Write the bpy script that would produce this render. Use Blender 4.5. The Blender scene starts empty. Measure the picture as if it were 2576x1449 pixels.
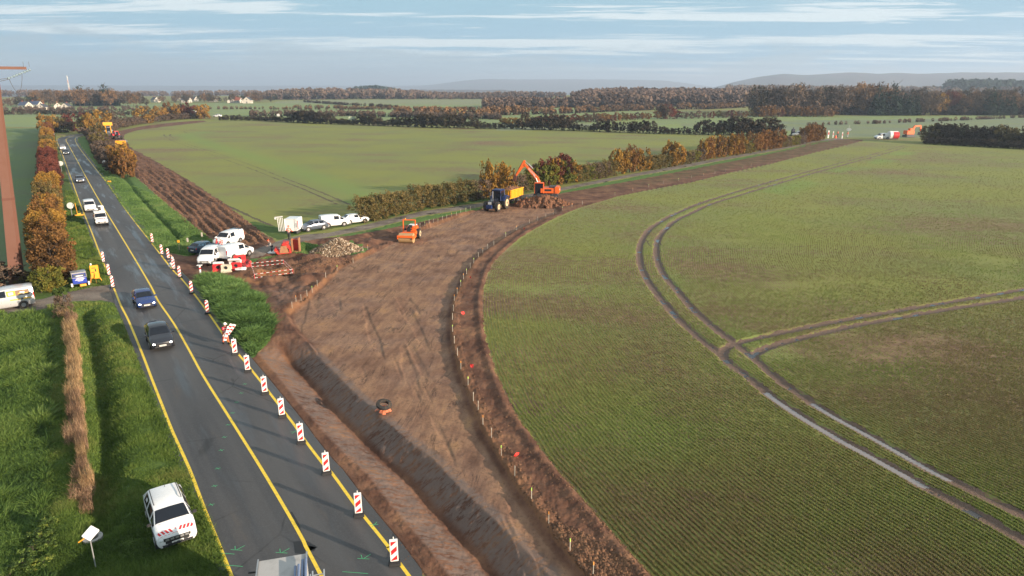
import bpy, bmesh, math, random
import numpy as np
from mathutils import Vector, Matrix
R = math.radians
random.seed(7); rng = np.random.default_rng(11)
S = bpy.context.scene; C = S.collection

# ---------------------------------------------------------------- camera, sky, sun, exposure
CAMH = 19.5; F = 1717.0; PITCH = R(16.5)
cd = bpy.data.cameras.new('camera'); cam = bpy.data.objects.new('camera', cd); C.objects.link(cam)
cam.location = (0, 0, CAMH); cam.rotation_euler = (R(90)-PITCH, 0, 0)
cd.sensor_width = 36; cd.lens = F/2576*36; cd.clip_start = .5; cd.clip_end = 60000
S.camera = cam
SUN_EL = R(12.5); SUN_AZ = math.atan2(4.65, -2.6)          # clockwise from +Y
sd_ = Vector((math.sin(SUN_AZ)*math.cos(SUN_EL), math.cos(SUN_AZ)*math.cos(SUN_EL), math.sin(SUN_EL)))
sl = bpy.data.lights.new('sun', 'SUN'); sl.energy = 5.0; sl.angle = R(.6); sl.color = (1, .81, .62)
so = bpy.data.objects.new('sun', sl); C.objects.link(so); so.rotation_euler = sd_.to_track_quat('Z', 'Y').to_euler()
so.location = (60, -40, 80)
S.view_settings.view_transform = 'Standard'; S.view_settings.look = 'None'
S.view_settings.exposure = 1.04; S.view_settings.gamma = 1; S.view_settings.use_curve_mapping = False
S.cycles.max_bounces = 5; S.cycles.volume_bounces = 0; S.cycles.transparent_max_bounces = 8
S.cycles.diffuse_bounces = 2; S.cycles.glossy_bounces = 2; S.cycles.caustics_reflective = False

class NT:
    """tiny node-graph writer"""
    def __init__(s, tree): s.t = tree; s.n = tree.nodes; s.l = tree.links
    def new(s, kind, **k):
        n = s.n.new(kind)
        for a, b in k.items(): setattr(n, a, b)
        return n
    def put(s, sock, v):
        if v is None: return
        if hasattr(v, 'is_output') or isinstance(v, bpy.types.NodeSocket): s.l.new(v, sock)
        else:
            if isinstance(v, (tuple, list)) and len(v) == 3 and sock.type == 'RGBA': v = (*v, 1)
            sock.default_value = v
    def math(s, op, a, b=0.0, c=None, clamp=False):
        n = s.new('ShaderNodeMath', operation=op, use_clamp=clamp)
        s.put(n.inputs[0], a); s.put(n.inputs[1], b)
        if c is not None: s.put(n.inputs[2], c)
        return n.outputs[0]
    def noise(s, scale, detail=4, rough=.55, vec=None, dist=0.0):
        n = s.new('ShaderNodeTexNoise'); n.inputs['Scale'].default_value = scale; n.inputs['Detail'].default_value = detail
        n.inputs['Roughness'].default_value = rough; n.inputs['Distortion'].default_value = dist
        if vec is not None: s.l.new(vec, n.inputs['Vector'])
        return n.outputs[0]
    def vor(s, scale, vec=None, out='Distance'):
        n = s.new('ShaderNodeTexVoronoi'); n.inputs['Scale'].default_value = scale
        if vec is not None: s.l.new(vec, n.inputs['Vector'])
        return n.outputs[out]
    def pos(s): return s.new('ShaderNodeNewGeometry').outputs['Position']
    def mapv(s, v, scale=(1, 1, 1), rot=0.0, loc=(0, 0, 0)):
        if rot:
            r = s.new('ShaderNodeMapping'); s.l.new(v, r.inputs[0]); r.inputs['Rotation'].default_value = (0, 0, rot); v = r.outputs[0]
        n = s.new('ShaderNodeMapping'); s.l.new(v, n.inputs[0]); n.inputs['Scale'].default_value = scale
        n.inputs['Location'].default_value = loc
        return n.outputs[0]
    def attr(s, name, out='Fac'):
        return s.new('ShaderNodeAttribute', attribute_name=name).outputs[out]
    def ramp(s, fac, stops, interp='LINEAR'):
        n = s.new('ShaderNodeValToRGB'); n.color_ramp.interpolation = interp
        e = n.color_ramp.elements
        while len(e) < len(stops): e.new(.5)
        for i, (p, c) in enumerate(stops):
            e[i].position = p
            e[i].color = (c, c, c, 1) if not isinstance(c, (tuple, list)) else (*c, 1)
        s.put(n.inputs[0], fac); return n.outputs[0]
    def step(s, fac, a, b):     # 0 below a, 1 above b
        n = s.new('ShaderNodeMapRange', interpolation_type='SMOOTHSTEP'); s.put(n.inputs[0], fac)
        n.inputs[1].default_value = a; n.inputs[2].default_value = b; return n.outputs[0]
    def mix(s, fac, a, b, blend='MIX'):
        n = s.new('ShaderNodeMix', data_type='RGBA', blend_type=blend); s.put(n.inputs[0], fac)
        s.put(n.inputs[6], a); s.put(n.inputs[7], b); return n.outputs[2]
    def bump(s, h, strength=.5, dist=.05, normal=None):
        n = s.new('ShaderNodeBump'); n.inputs['Strength'].default_value = strength; n.inputs['Distance'].default_value = dist
        s.put(n.inputs['Height'], h)
        if normal: s.l.new(normal, n.inputs['Normal'])
        return n.outputs[0]

W = bpy.data.worlds.new('World'); S.world = W; W.use_nodes = True
w = NT(W.node_tree); w.n.clear()
sky = w.new('ShaderNodeTexSky', sky_type='NISHITA'); sky.sun_disc = False; sky.sun_elevation = SUN_EL; sky.sun_rotation = SUN_AZ
sky.altitude = 150; sky.air_density = 1.2; sky.dust_density = 1.4; sky.ozone_density = 1.2
gd = w.new('ShaderNodeTexCoord').outputs['Generated']
sx = w.new('ShaderNodeSeparateXYZ'); w.l.new(gd, sx.inputs[0])
zc = w.math('MAXIMUM', sx.outputs[2], 0.0)
den = w.math('ADD', zc, .035)
cv = w.new('ShaderNodeCombineXYZ'); w.l.new(w.math('DIVIDE', sx.outputs[0], den), cv.inputs[0]); w.l.new(w.math('DIVIDE', sx.outputs[1], den), cv.inputs[1])
# high streaked cloud sheet, seen from below on a plane
v1 = w.mapv(cv.outputs[0], (.30, 1.7, 1), R(7)); n1 = w.noise(2.6, 12, .70, v1, .9)
v2 = w.mapv(cv.outputs[0], (.11, .42, 1), R(-5), (3.1, 5.2, 0)); n2 = w.noise(1.5, 6, .55, v2, .5)
st = w.step(w.math('ADD', n1, w.math('MULTIPLY', w.math('SUBTRACT', n2, .5), 1.7)), .50, .64)
veil = w.step(n2, .34, .66)
base = w.mix(.88, sky.outputs[0], w.mix(veil, (1.85, 3.3, 4.1), (2.35, 3.65, 4.3)))
base = w.mix(w.step(zc, .17, .03), base, (2.2, 3.45, 4.35))
base = w.mix(w.math('MULTIPLY', st, .92), base, (4.6, 5.2, 5.4))
# low grey bank of stratus near the horizon, with puffy tops
v3 = w.mapv(gd, (6.5, 6.5, 30)); n3 = w.noise(1.0, 8, .58, v3, .3)
lx = w.math('MULTIPLY', sx.outputs[0], -.035)
topn = w.math('ADD', w.math('ADD', w.math('MULTIPLY', w.math('SUBTRACT', n3, .5), .17), .040), lx)
bank = w.step(w.math('SUBTRACT', topn, zc), -.010, .016)
rim = w.math('MULTIPLY', w.step(w.math('SUBTRACT', topn, zc), -.03, -.004), w.math('MULTIPLY', w.step(n2, .45, .6), .6))
base = w.mix(rim, base, (4.2, 4.9, 5.2))
v4 = w.mapv(gd, (5, 5, 45)); n4 = w.noise(1.0, 6, .55, v4)
base = w.mix(w.math('MULTIPLY', bank, .85), base, w.mix(n4, (2.15, 2.95, 3.5), (3.3, 4.1, 4.5)))
# thin bright overcast added overhead, out of frame, to neutralise the ambient light
base = w.mix(w.math('MULTIPLY', w.step(zc, .22, .5), .8), base, (3.7, 3.95, 4.0))
bg = w.new('ShaderNodeBackground'); bg.inputs[1].default_value = .088; w.l.new(base, bg.inputs[0])
wo = w.new('ShaderNodeOutputWorld'); w.l.new(bg.outputs[0], wo.inputs[0])

# ---------------------------------------------------------------- small helpers
def G(x, y, z=0.0):
    """a point of the photograph (2576 px wide) -> the spot on level ground z it shows"""
    u = (x-1288)/F; v = (724.5-y)/F
    t = (z-CAMH)/(-math.sin(PITCH)+v*math.cos(PITCH))
    return (u*t, (math.cos(PITCH)+v*math.sin(PITCH))*t)
def GP(pts, z=0.0): return [G(p[0], p[1], z) for p in pts]
def smooth(pts, n=4):
    P = [np.array(p, float) for p in pts]; P = [2*P[0]-P[1]]+P+[2*P[-1]-P[-2]]; out = []
    for i in range(1, len(P)-2):
        for k in range(n):
            t = k/n
            out.append(.5*((2*P[i])+(-P[i-1]+P[i+1])*t+(2*P[i-1]-5*P[i]+4*P[i+1]-P[i+2])*t*t+(-P[i-1]+3*P[i]-3*P[i+1]+P[i+2])*t**3))
    out.append(P[-2]); return [tuple(q) for q in out]
def tag(o, label=None, cat=None, group=None, kind=None):
    if label: o['label'] = label
    if cat: o['category'] = cat
    if group: o['group'] = group
    if kind: o['kind'] = kind
    return o
def T(name, label, cat, loc=(0, 0, 0), rz=0.0, group=None):
    o = bpy.data.objects.new(name, None); o.empty_display_size = .3; C.objects.link(o)
    o.location = loc; o.rotation_euler = (0, 0, rz)
    return tag(o, label, cat, group)
def copy_tree(o, parent=None):
    c = o.copy(); C.objects.link(c)
    if parent: c.parent = parent
    for ch in list(o.children): copy_tree(ch, c)
    return c
def npmesh(name, co, quads=None, tris=None, smooth_=True):
    me = bpy.data.meshes.new(name); co = np.asarray(co, np.float32)
    me.vertices.add(len(co)); me.vertices.foreach_set('co', co.ravel())
    parts = []; tot = []
    if quads is not None and len(quads): parts.append(np.asarray(quads, np.int32).ravel()); tot += [4]*len(quads)
    if tris is not None and len(tris): parts.append(np.asarray(tris, np.int32).ravel()); tot += [3]*len(tris)
    li = np.concatenate(parts); tot = np.array(tot, np.int32)
    me.loops.add(len(li)); me.loops.foreach_set('vertex_index', li)
    me.polygons.add(len(tot)); me.polygons.foreach_set('loop_start', np.concatenate([[0], np.cumsum(tot)[:-1]]).astype(np.int32))
    me.polygons.foreach_set('loop_total', tot)
    if smooth_: me.polygons.foreach_set('use_smooth', np.ones(len(tot), bool))
    me.update(calc_edges=True); return me
def fattr(me, name, arr, dom='POINT'):
    a = me.attributes.new(name, 'FLOAT', dom); a.data.foreach_set('value', np.asarray(arr, np.float32))
def link(name, me, m=None, parent=None):
    o = bpy.data.objects.new(name, me); C.objects.link(o)
    if m: me.materials.append(m)
    if parent: o.parent = parent
    return o

class MB:
    """collects shapes into one mesh"""
    def __init__(s): s.v = []; s.f = []
    def add(s, vs, fs, M=None):
        b = len(s.v)
        s.v += [tuple(M @ Vector(p)) if M else tuple(p) for p in vs]; s.f += [tuple(b+i for i in f) for f in fs]; return s
    def box(s, c, d, M=None, tx=1.0, ty=1.0):
        x, y, z = d[0]/2, d[1]/2, d[2]/2
        vs = [(-x, -y, -z), (x, -y, -z), (x, y, -z), (-x, y, -z), (-x*tx, -y*ty, z), (x*tx, -y*ty, z), (x*tx, y*ty, z), (-x*tx, y*ty, z)]
        vs = [(a+c[0], b+c[1], e+c[2]) for a, b, e in vs]
        return s.add(vs, [(3, 2, 1, 0), (4, 5, 6, 7), (0, 1, 5, 4), (1, 2, 6, 5), (2, 3, 7, 6), (3, 0, 4, 7)], M)
    def bar(s, a, b, r0, r1=None, n=8, cap=True):
        r1 = r0 if r1 is None else r1
        a, b = Vector(a), Vector(b); d = (b-a); q = d.to_track_quat('Z', 'Y').to_matrix()
        vs = []; 
        for P, r in ((a, r0), (b, r1)):
            for k in range(n):
                t = 2*math.pi*(k+.5)/n; vs.append(P+q @ Vector((r*math.cos(t), r*math.sin(t), 0)))
        fs = [(k, (k+1) % n, n+(k+1) % n, n+k) for k in range(n)]
        if cap: fs += [tuple(range(n))[::-1], tuple(range(n, 2*n))]
        return s.add(vs, fs)
    def tube(s, pts, r, n=6):
        for a, b in zip(pts, pts[1:]): s.bar(a, b, r, r, n)
        return s
    def beam(s, a, b, w, h, up=(0, 0, 1)):       # rectangular bar
        a, b = Vector(a), Vector(b); d = (b-a).normalized(); sv = d.cross(Vector(up)).normalized()*w/2; uv = sv.cross(d).normalized()*h/2
        vs = [a-sv-uv, a+sv-uv, a+sv+uv, a-sv+uv, b-sv-uv, b+sv-uv, b+sv+uv, b-sv+uv]
        return s.add(vs, [(0, 1, 2, 3), (7, 6, 5, 4), (0, 4, 5, 1), (1, 5, 6, 2), (2, 6, 7, 3), (3, 7, 4, 0)])
    def prism(s, prof, y0, y1, M=None):           # profile in x,z pulled along y
        n = len(prof); vs = [(x, y0, z) for x, z in prof]+[(x, y1, z) for x, z in prof]
        return s.add(vs, [tuple(range(n)), tuple(range(n, 2*n))[::-1]]+[(i, n+i, n+(i+1) % n, (i+1) % n) for i in range(n)], M)
    def quad(s, a, b, c, d): return s.add([a, b, c, d], [(0, 1, 2, 3)])
    def build(s, name, m, parent=None, bev=0.0, sm=False, fix=True):
        me = bpy.data.meshes.new(name); me.from_pydata(s.v, [], s.f)
        if fix or bev:
            bm = bmesh.new(); bm.from_mesh(me)
            if fix: bmesh.ops.recalc_face_normals(bm, faces=bm.faces)
            if bev:
                es = [e for e in bm.edges if len(e.link_faces) == 2 and e.calc_face_angle() > .6]
                bmesh.ops.bevel(bm, geom=es, offset=bev, segments=2, affect='EDGES', clamp_overlap=True)
            bm.to_mesh(me); bm.free()
        if sm:
            for p in me.polygons: p.use_smooth = True
            me.set_sharp_from_angle(angle=R(38))
        return link(name, me, m, parent)
def ring(a, b, n): return [(a*math.cos(2*math.pi*k/n), b*math.sin(2*math.pi*k/n)) for k in range(n)]

MATS = {}
def PM(name, col, rough=.6, metal=0.0, dirt=.12, spec=.5, coat=0.0, emit=0.0, dscale=3.0, dirtcol=None):
    """painted / plain material with a little procedural wear"""
    if name in MATS: return MATS[name]
    m = bpy.data.materials.new(name); m.use_nodes = True; t = NT(m.node_tree); b = t.n['Principled BSDF']
    oc = t.new('ShaderNodeTexCoord').outputs['Object']
    n = t.noise(dscale, 5, .6, oc)
    dk = dirtcol or tuple(c*.45+.02 for c in col)
    c = t.mix(t.math('MULTIPLY', t.step(n, .45, .75), dirt*2.5), col, dk)
    t.l.new(c, b.inputs['Base Color'])
    t.put(b.inputs['Roughness'], t.math('ADD', rough, t.math('MULTIPLY', t.math('SUBTRACT', n, .5), .2)))
    b.inputs['Metallic'].default_value = metal; b.inputs['Specular IOR Level'].default_value = spec
    if coat: b.inputs['Coat Weight'].default_value = coat; b.inputs['Coat Roughness'].default_value = .06
    if emit: b.inputs['Emission Color'].default_value = (*col, 1); b.inputs['Emission Strength'].default_value = emit
    MATS[name] = m; return m
# ---------------------------------------------------------------- the lie of the land: outlines read off the photograph, on the ground
def rnd2(ix, iy, seed):
    h = (ix.astype(np.int64)*374761393+iy.astype(np.int64)*668265263+seed*974634777) & 0x7fffffff
    h = ((h ^ (h >> 13))*1274126177) & 0x7fffffff
    return ((h ^ (h >> 16)) & 0xffff)/65535.0
def vnoise(x, y, seed=0):
    ix = np.floor(x); iy = np.floor(y); fx = x-ix; fy = y-iy; fx = fx*fx*(3-2*fx); fy = fy*fy*(3-2*fy)
    a = rnd2(ix, iy, seed); b = rnd2(ix+1, iy, seed); c = rnd2(ix, iy+1, seed); d = rnd2(ix+1, iy+1, seed)
    return (a+(b-a)*fx)*(1-fy)+(c+(d-c)*fx)*fy-.5
def fbm(x, y, o=4, seed=0, g=.5):
    s = 0; a = 1.0
    for k in range(o): s = s+a*vnoise(x*2**k+17.3*k, y*2**k-9.1*k, seed+k); a *= g
    return s
def pdist(poly, X, Y, closed=False):
    """distance to a polyline and the side (+ = right of its direction)"""
    P = list(poly)+([poly[0]] if closed else []); best = np.full(X.shape, 1e9); side = np.zeros(X.shape)
    for a, b in zip(P, P[1:]):
        vx, vy = b[0]-a[0], b[1]-a[1]; L = vx*vx+vy*vy
        if L < 1e-9: continue
        t = np.clip(((X-a[0])*vx+(Y-a[1])*vy)/L, 0, 1); dx = X-a[0]-t*vx; dy = Y-a[1]-t*vy; d = dx*dx+dy*dy
        k = d < best; best = np.where(k, d, best); side = np.where(k, dx*vy-dy*vx, side)
    return np.sqrt(best), np.sign(side)
def sdpoly(poly, X, Y, pad=4.0):
    """signed distance, + inside"""
    xs = [p[0] for p in poly]; ys = [p[1] for p in poly]
    out = np.full(X.shape, -1e3); m = (X > min(xs)-pad) & (X < max(xs)+pad) & (Y > min(ys)-pad) & (Y < max(ys)+pad)
    x, y = X[m], Y[m]; d, _ = pdist(poly, x, y, True); ins = np.zeros(x.shape, bool)
    for a, b in zip(poly, list(poly[1:])+[poly[0]]):
        if a[1] == b[1]: continue
        c = ((a[1] > y) != (b[1] > y)) & (x < (b[0]-a[0])*(y-a[1])/(b[1]-a[1])+a[0]); ins ^= c
    out[m] = np.where(ins, d, -d); return out
def sdline(line, half, X, Y, pad=2.0):
    xs = [p[0] for p in line]; ys = [p[1] for p in line]
    out = np.full(X.shape, -1e3); m = (X > min(xs)-pad) & (X < max(xs)+pad) & (Y > min(ys)-pad) & (Y < max(ys)+pad)
    d, _ = pdist(line, X[m], Y[m]); out[m] = half-d; return out

yelL = [(212,336),(198,337),(173,341),(151,346),(143,353),(155,383),(167,416),(185,466),(203,516),(231,585),(251,638),(270,686),(288,729),(304,769),(323,806),(357,888),(384,959),(410,1025),(434,1086),(476,1179),(516,1285),(556,1383),(582,1449)]
yelC = [(216,338.5),(200,340),(186,342),(171,347),(166,353),(173,366),(200,415),(215,443),(245,497),(291,572),(331,638),(380,721),(397,756),(437,814),(476,882),(511,946),(575,1048),(649,1166),(716,1278),(763,1361),(808,1449)]
yelR = [(218,340.5),(208,341.5),(193,346),(189,352),(198,370),(231,413),(274,466),(317,529),(380,610),(433,678),(456,701),(509,767),(575,861),(617,912),(657,962),(702,1020),(739,1068),(766,1107),(811,1166),(834,1190),(887,1263),(922,1308),(978,1378),(1028,1449)]
def ext(l, d=22.0):
    a, b = np.array(l[-3]), np.array(l[-1]); u = (b-a)/np.linalg.norm(b-a); return l+[tuple(b+u*d)]
YL, YC, YR = ext(GP(yelL)), ext(GP(yelC)), ext(GP(yelR))
def offs(l, d):       # + = right of direction
    out = []
    for i, p in enumerate(l):
        a = np.array(l[max(0, i-1)]); b = np.array(l[min(len(l)-1, i+1)]); u = (b-a)/max(1e-6, np.linalg.norm(b-a)); out.append((p[0]+u[1]*d, p[1]-u[0]*d))
    return out
RL, RR = offs(YL, .40), offs(YR, -.60)       # lines run towards the viewer: right of direction is -x side
ROADP = RL+RR[::-1]

LIPB = [(705,888),(739,925),(787,975),(829,1026),(896,1096),(958,1157),(1023,1210),(1081,1281),(1129,1331),(1182,1387),(1235,1449)]
DITCH = GP(LIPB, -1.1); DITCH = [tuple(2*np.array(DITCH[0])-np.array(DITCH[1]))]+ext(DITCH, 14)
STK_R = [(1231,1105),(1210,1070),(1198,1035),(1186,1012),(1173,972),(1155,932),(1147,897),(1139,865),(1135,837),(1135,807),(1137,784),(1140,757),(1147,741),(1156,722),(1163,705),(1171,690),(1180,676),(1189,664),(1201,648),(1212,637),(1224,628),(1240,618),(1270,597),(1297,580),(1330,564),(1371,548),(1413,532),(1463,516)]
STK_RN = [(1560,1530),(1484,1452),(1427,1387),(1374,1319),(1331,1260),(1289,1201),(1256,1148)]
STK_F = [(1500,505),(1545,493),(1590,482),(1630,472),(1667,463),(1705,456),(1738,449),(1768,443),(1797,438),(1824,432),(1866,427),(1888,419),(1930,409),(1975,399),(2020,388),(2060,378)]
LIP_R = GP(STK_RN+STK_R)
EDGE_F = [(1760,1560),(1640,1449),(1618,1427),(1553,1356),(1493,1288),(1444,1230),(1395,1176),(1362,1135),(1332,1086),(1315,1069),(1280,1012),(1252,945),(1234,892),(1222,853),(1216,804),(1213,772),(1216,733),(1225,695),(1241,660),(1273,628),(1312,596),(1347,575),(1400,548),(1450,527),(1560,494),(1650,476),(1738,460),(1841,434),(1937,414),(2049,384),(2134,365),(2178,352)]
FEDGE = smooth(GP(EDGE_F), 3)
CL = [(723,785),(760,756),(805,716),(852,669),(892,648),(937,630)]
CLIFF_L = GP(CL)                                                  # orange cut bank left of the corridor
CLIFF_U = GP([(1045,579),(1120,553),(1200,526),(1290,505)])
CORR = CLIFF_L+GP([(985,606)])+CLIFF_U+GP([(1380,500),(1413,532)])+LIP_R[::-1][1:]+GP([(1350,1560)])+GP([(1278,1358),(1193,1272),(1093,1172),(993,1084),(927,1026),(821,933),(776,862),(735,820)])
DIRT = GP([(2178,352),(2105,350),(2060,357),(1965,378),(1853,400),(1700,428),(1600,450),(1469,474),(1348,496),(1230,519),(1185,529),(1060,558),(960,577),(880,592),(830,597),(760,603),(700,618),(655,632),(610,640),(545,630),(470,644),(398,630),(420,665),(470,700),(487,706),(505,698),(545,697),(585,706),(625,735),(650,750),(664,772),(688,815),(684,842),(655,878),(640,896),(618,900),(650,945),(700,1010),(765,1095),(830,1178),(915,1290),(975,1368),(1035,1449),(1110,1560)])+[p for p in GP(EDGE_F)]
PLOUGH = GP([(262,338),(300,330),(357,317),(440,307),(511,302),(520,306),(437,316),(357,326),(318,336),(310,345),(330,372),(400,410),(480,455),(560,507),(620,552),(650,578),(690,604),(700,612),(640,632),(560,612),(500,590),(462,560),(428,520),(385,482),(345,448),(322,430),(305,405),(290,375),(262,352)])
PATH = GP([(2120,346),(2061,351),(1965,370),(1853,390),(1750,409),(1600,436),(1469,461),(1348,486),(1226,510),(1058,533),(916,566),(830,585),(761,590),(720,600),(660,618),(620,634),(620,650),(660,643),(735,616),(830,595),(930,576),(1060,544),(1226,519),(1348,494),(1469,469),(1600,444),(1750,417),(1853,397),(1965,376),(2061,356),(2120,350)])
LANE = GP([(-260,800),(0,772),(60,758),(110,750),(150,738),(185,728),(230,719),(283,712),(300,740),(297,768),(250,757),(190,760),(150,770),(90,783),(0,800),(-260,850)])
GRASS_R = GP([(195,346),(215,344),(232,352),(262,395),(300,436),(345,452),(385,486),(428,524),(462,562),(500,594),(540,612),(530,632),(480,646),(398,632),(380,610),(317,529),(274,466),(231,413),(198,370)])
GRASS_L = GP([(140,335),(142,353),(155,383),(185,466),(203,516),(231,585),(270,686),(288,729),(300,765),(323,806),(384,959),(434,1086),(516,1285),(582,1449),(700,1800),(-600,1800),(-600,810),(0,795),(0,745),(60,722),(108,700),(130,640),(138,560),(140,480),(138,400),(126,350),(128,335)])
EMBANK = GP([(487,706),(505,697),(545,696),(585,704),(622,730),(645,735),(664,768),(690,815),(684,842),(655,878),(640,900),(612,900),(560,836),(509,763),(478,722)])
GRASS_C = GP([(622,655),(680,640),(735,618),(800,612),(900,606),(930,632),(890,645),(850,640),(800,636),(740,638),(700,640),(660,650),(640,668),(622,668)])
GRASS_P = GP([(830,597),(930,578),(1060,546),(1226,520),(1348,495),(1469,470),(1600,445),(1750,418),(1853,398),(1965,378),(2061,357),(2090,352),(2120,353),(2061,364),(1965,385),(1853,408),(1750,428),(1600,456),(1469,480),(1348,501),(1270,514),(1187,531),(1060,557),(960,580),(880,594)])
GRASS_N = GP([(620,552),(650,580),(700,604),(761,588),(916,563),(1058,531),(1226,508),(1348,484),(1348,478),(1226,496),(1058,520),(916,545),(850,552),(780,560),(700,572),(660,560)])
GRASS_E = GP([(312,446),(322,437),(345,448),(385,482),(428,520),(462,560),(430,560),(390,520),(350,480)])
VDR = GP([(250,404),(280,425),(317,451),(350,492),(390,536),(430,576),(450,598)])
VDL = GP([(210,790),(220,822),(233,867),(246,941),(254,994),(262,1060),(266,1130),(262,1240),(255,1340)])
OT = [(1750,515),(1692,540),(1644,569),(1621,593),(1609,622),(1610,659),(1621,691),(1639,720),(1682,775),(1734,828),(1785,871),(1809,888),(1836,915),(1886,951),(1939,996),(2011,1045),(2110,1104),(2200,1153),(2281,1198),(2379,1252),(2469,1301),(2576,1360),(2750,1450)]
OT0 = [(2275,366),(2180,393),(2080,419),(1950,453),(1850,482),(1790,501)]
IT = [(1705,551),(1676,574),(1655,601),(1651,630),(1655,659),(1671,693),(1703,730),(1740,775),(1785,815),(1848,863),(1903,906),(1953,951),(2011,992),(2087,1041),(2177,1090),(2289,1153),(2379,1202),(2469,1247),(2576,1297),(2750,1380)]
IT0 = [(2288,368),(2200,394),(2100,421),(1970,457),(1880,484),(1787,513),(1753,529)]
TRK = [smooth(GP(OT0+OT), 3), smooth(GP(IT0+IT), 3)]
TRK2 = [smooth(GP([(1836,915),(1822,900),(1820,882),(1850,864),(1912,848),(2020,825),(2132,803),(2340,767),(2576,727),(2800,690)]), 3),
        smooth(GP([(1903,906),(1896,893),(1912,882),(1948,868),(2020,849),(2132,822),(2258,799),(2430,770),(2576,748),(2800,716)]), 3)]
TRK3 = [GP([(1606,660),(1705,647),(1764,639),(1904,622),(2100,602),(2300,583),(2576,557)]), GP([(1608,668),(1727,652),(1800,643),(1904,631),(2100,611),(2300,592),(2576,566)]),
        smooth(GP([(1625,600),(1640,622),(1690,632),(1763,640)]), 3), smooth(GP([(1655,605),(1672,622),(1720,632),(1790,640)]), 3),
        GP([(1790,512),(1900,502),(2100,494),(2576,470)]), GP([(2150,428),(2300,424),(2576,420)])]
TRKL = [smooth(GP([(470,330),(430,336),(412,339),(430,352),(489,375),(549,395),(608,416),(668,439),(760,475),(850,515)]), 3), smooth(GP([(480,333),(440,336),(427,340),(450,354),(510,375),(570,394),(630,415),(690,438),(785,475),(880,515)]), 3)]
TRKD = [GP([(330,400),(470,470),(600,530),(700,575)])]
WATER = [(TRK[0], G(1925,985), G(2330,1226), .27), (TRK[1], G(2040,1012), G(2390,1208), .23)]

az = np.concatenate([np.arange(-180, -50, 5.0), np.arange(-50, 50, .085), np.arange(50, 180.1, 5.0)])*math.pi/180
ph = np.concatenate([[89.9, 80, 70, 62, 56, 52], np.arange(50, .75, -.085)])*math.pi/180
rr = np.concatenate([CAMH/np.tan(ph), np.geomspace(1550, 15000, 90)])
NA, NR = len(az), len(rr)
RRg, AZg = np.meshgrid(rr, az, indexing='ij'); GX = RRg*np.sin(AZg); GY = RRg*np.cos(AZg)
CELL = np.maximum(RRg*.085*math.pi/180, np.gradient(rr)[:, None])
near = RRg < 420

sdC = sdpoly(CORR, GX, GY); sdD = sdpoly(DIRT, GX, GY); sdPl = sdpoly(PLOUGH, GX, GY)
sdRoad = sdpoly(ROADP, GX, GY)
sdE = sdpoly(EMBANK, GX, GY)
Hh = fbm(GX/60, GY/60, 3, 5)*.25*np.clip((RRg-60)/80, 0, 1)
def near_only(line, X, Y, far=9.0, m=None):
    xs = [p[0] for p in line]; ys = [p[1] for p in line]; k = (X > min(xs)-far) & (X < max(xs)+far) & (Y > min(ys)-far) & (Y < max(ys)+far)
    d = np.full(X.shape, 1e3); s = np.ones(X.shape); a, b = pdist(line, X[k], Y[k]); d[k] = a; s[k] = b; return d, s
dch, sch = near_only(DITCH, GX, GY)
sm = lambda a, b, x: (lambda t: t*t*(3-2*t))(np.clip((x-a)/(b-a), 0, 1))
wob = fbm(GX/1.1, GY/1.1, 3, 3)
Hc = -.27*sm(-.12, .30, sdC+wob*.12)
fade = sm(-1.0, 3.0, -(GY-DITCH[1][1]))                         # the ditch runs out at its upper end
left = sch > 0                                                    # towards the road
vd = np.where(left, np.minimum(0, -1.12*(1-dch/2.15)), np.minimum(-.27, -.27-.85*(1-dch/1.6)))
vd = np.where(left, np.maximum(vd, -1.5), vd)
vv = np.where(left, vd, np.where(dch < 1.7, np.minimum(vd, Hc), Hc))
vv = np.where(dch < 900, vv, Hc)
blend = fade*np.where((sch > 0), 1.0, 1.0)
Hc = Hc*(1-blend)+np.where(left, np.minimum(vv, 0), vv)*blend
dr1, _ = near_only(VDR, GX, GY); dr2, s2 = near_only(VDL, GX, GY)
Hg = -.45*np.exp(-(dr1/.45)**2)-.45*np.exp(-(dr2/.6)**2)+.25*np.exp(-((dr2-1.5)/.9)**2)*(dr2 < 900)
Hg = Hg+.28*sm(0, 1.2, sdE)+fbm(GX/.8, GY/.8, 3, 21)*.10*sm(0, 1, sdE)
Hg = Hg*sm(.1, .8, -sdRoad)
# churned soil: rough on the stripped strip and the compound, nearly flat on the rolled platform
strip = (sdD > 0) & (sdC < 0)
rough = fbm(GX/.55, GY/.55, 4, 9, .6)
clod = np.abs(fbm(GX/.22, GY/.22, 2, 31))
dF, sF = near_only(FEDGE, GX, GY, 4.0)
windrow = .11*np.exp(-((dF-.35)/.3)**2)
dL, sL = near_only(LIP_R, GX, GY, 3.0)
amp = np.where(sdC > .35, .022, .075)*sm(0, .25, sdD)
amp = np.where((dL < .8) & (sdC < 0), .12, amp)
near_road = sm(.0, .6, -sdRoad)
Hd = (rough*amp+clod*amp*.6)*near_road*np.clip((160-RRg)/80, .35, 1)+windrow*(strip)+np.where((sdC < 0) & (dL < .6), .03, 0)
# tyre marks of the machines on the platform
trk = fbm(GX/.9+GY*.35, GY/9, 3, 40); Hd = Hd-.05*sm(.12, .3, trk)*(sdC > .4)*(sch < 0)
# ploughed strip: long thrown ridges
dP, _ = near_only(GP([(310,345),(330,372),(400,410),(480,455),(560,507),(620,552),(690,604)]), GX, GY, 25.0)
pa = R(-42); al = GX*math.sin(pa)+GY*math.cos(pa)
rdg = np.sin(dP*2*math.pi/1.15+fbm(dP/5, al/22, 3, 51)*4.5)
Hp = (.17*rdg*(.75+vnoise(dP/2, al/9, 8))+fbm(dP/.7, al/4.5, 4, 61)*.34)*sm(0, 1.2, sdPl)*sm(0, 1.5, -sdRoad)
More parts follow.
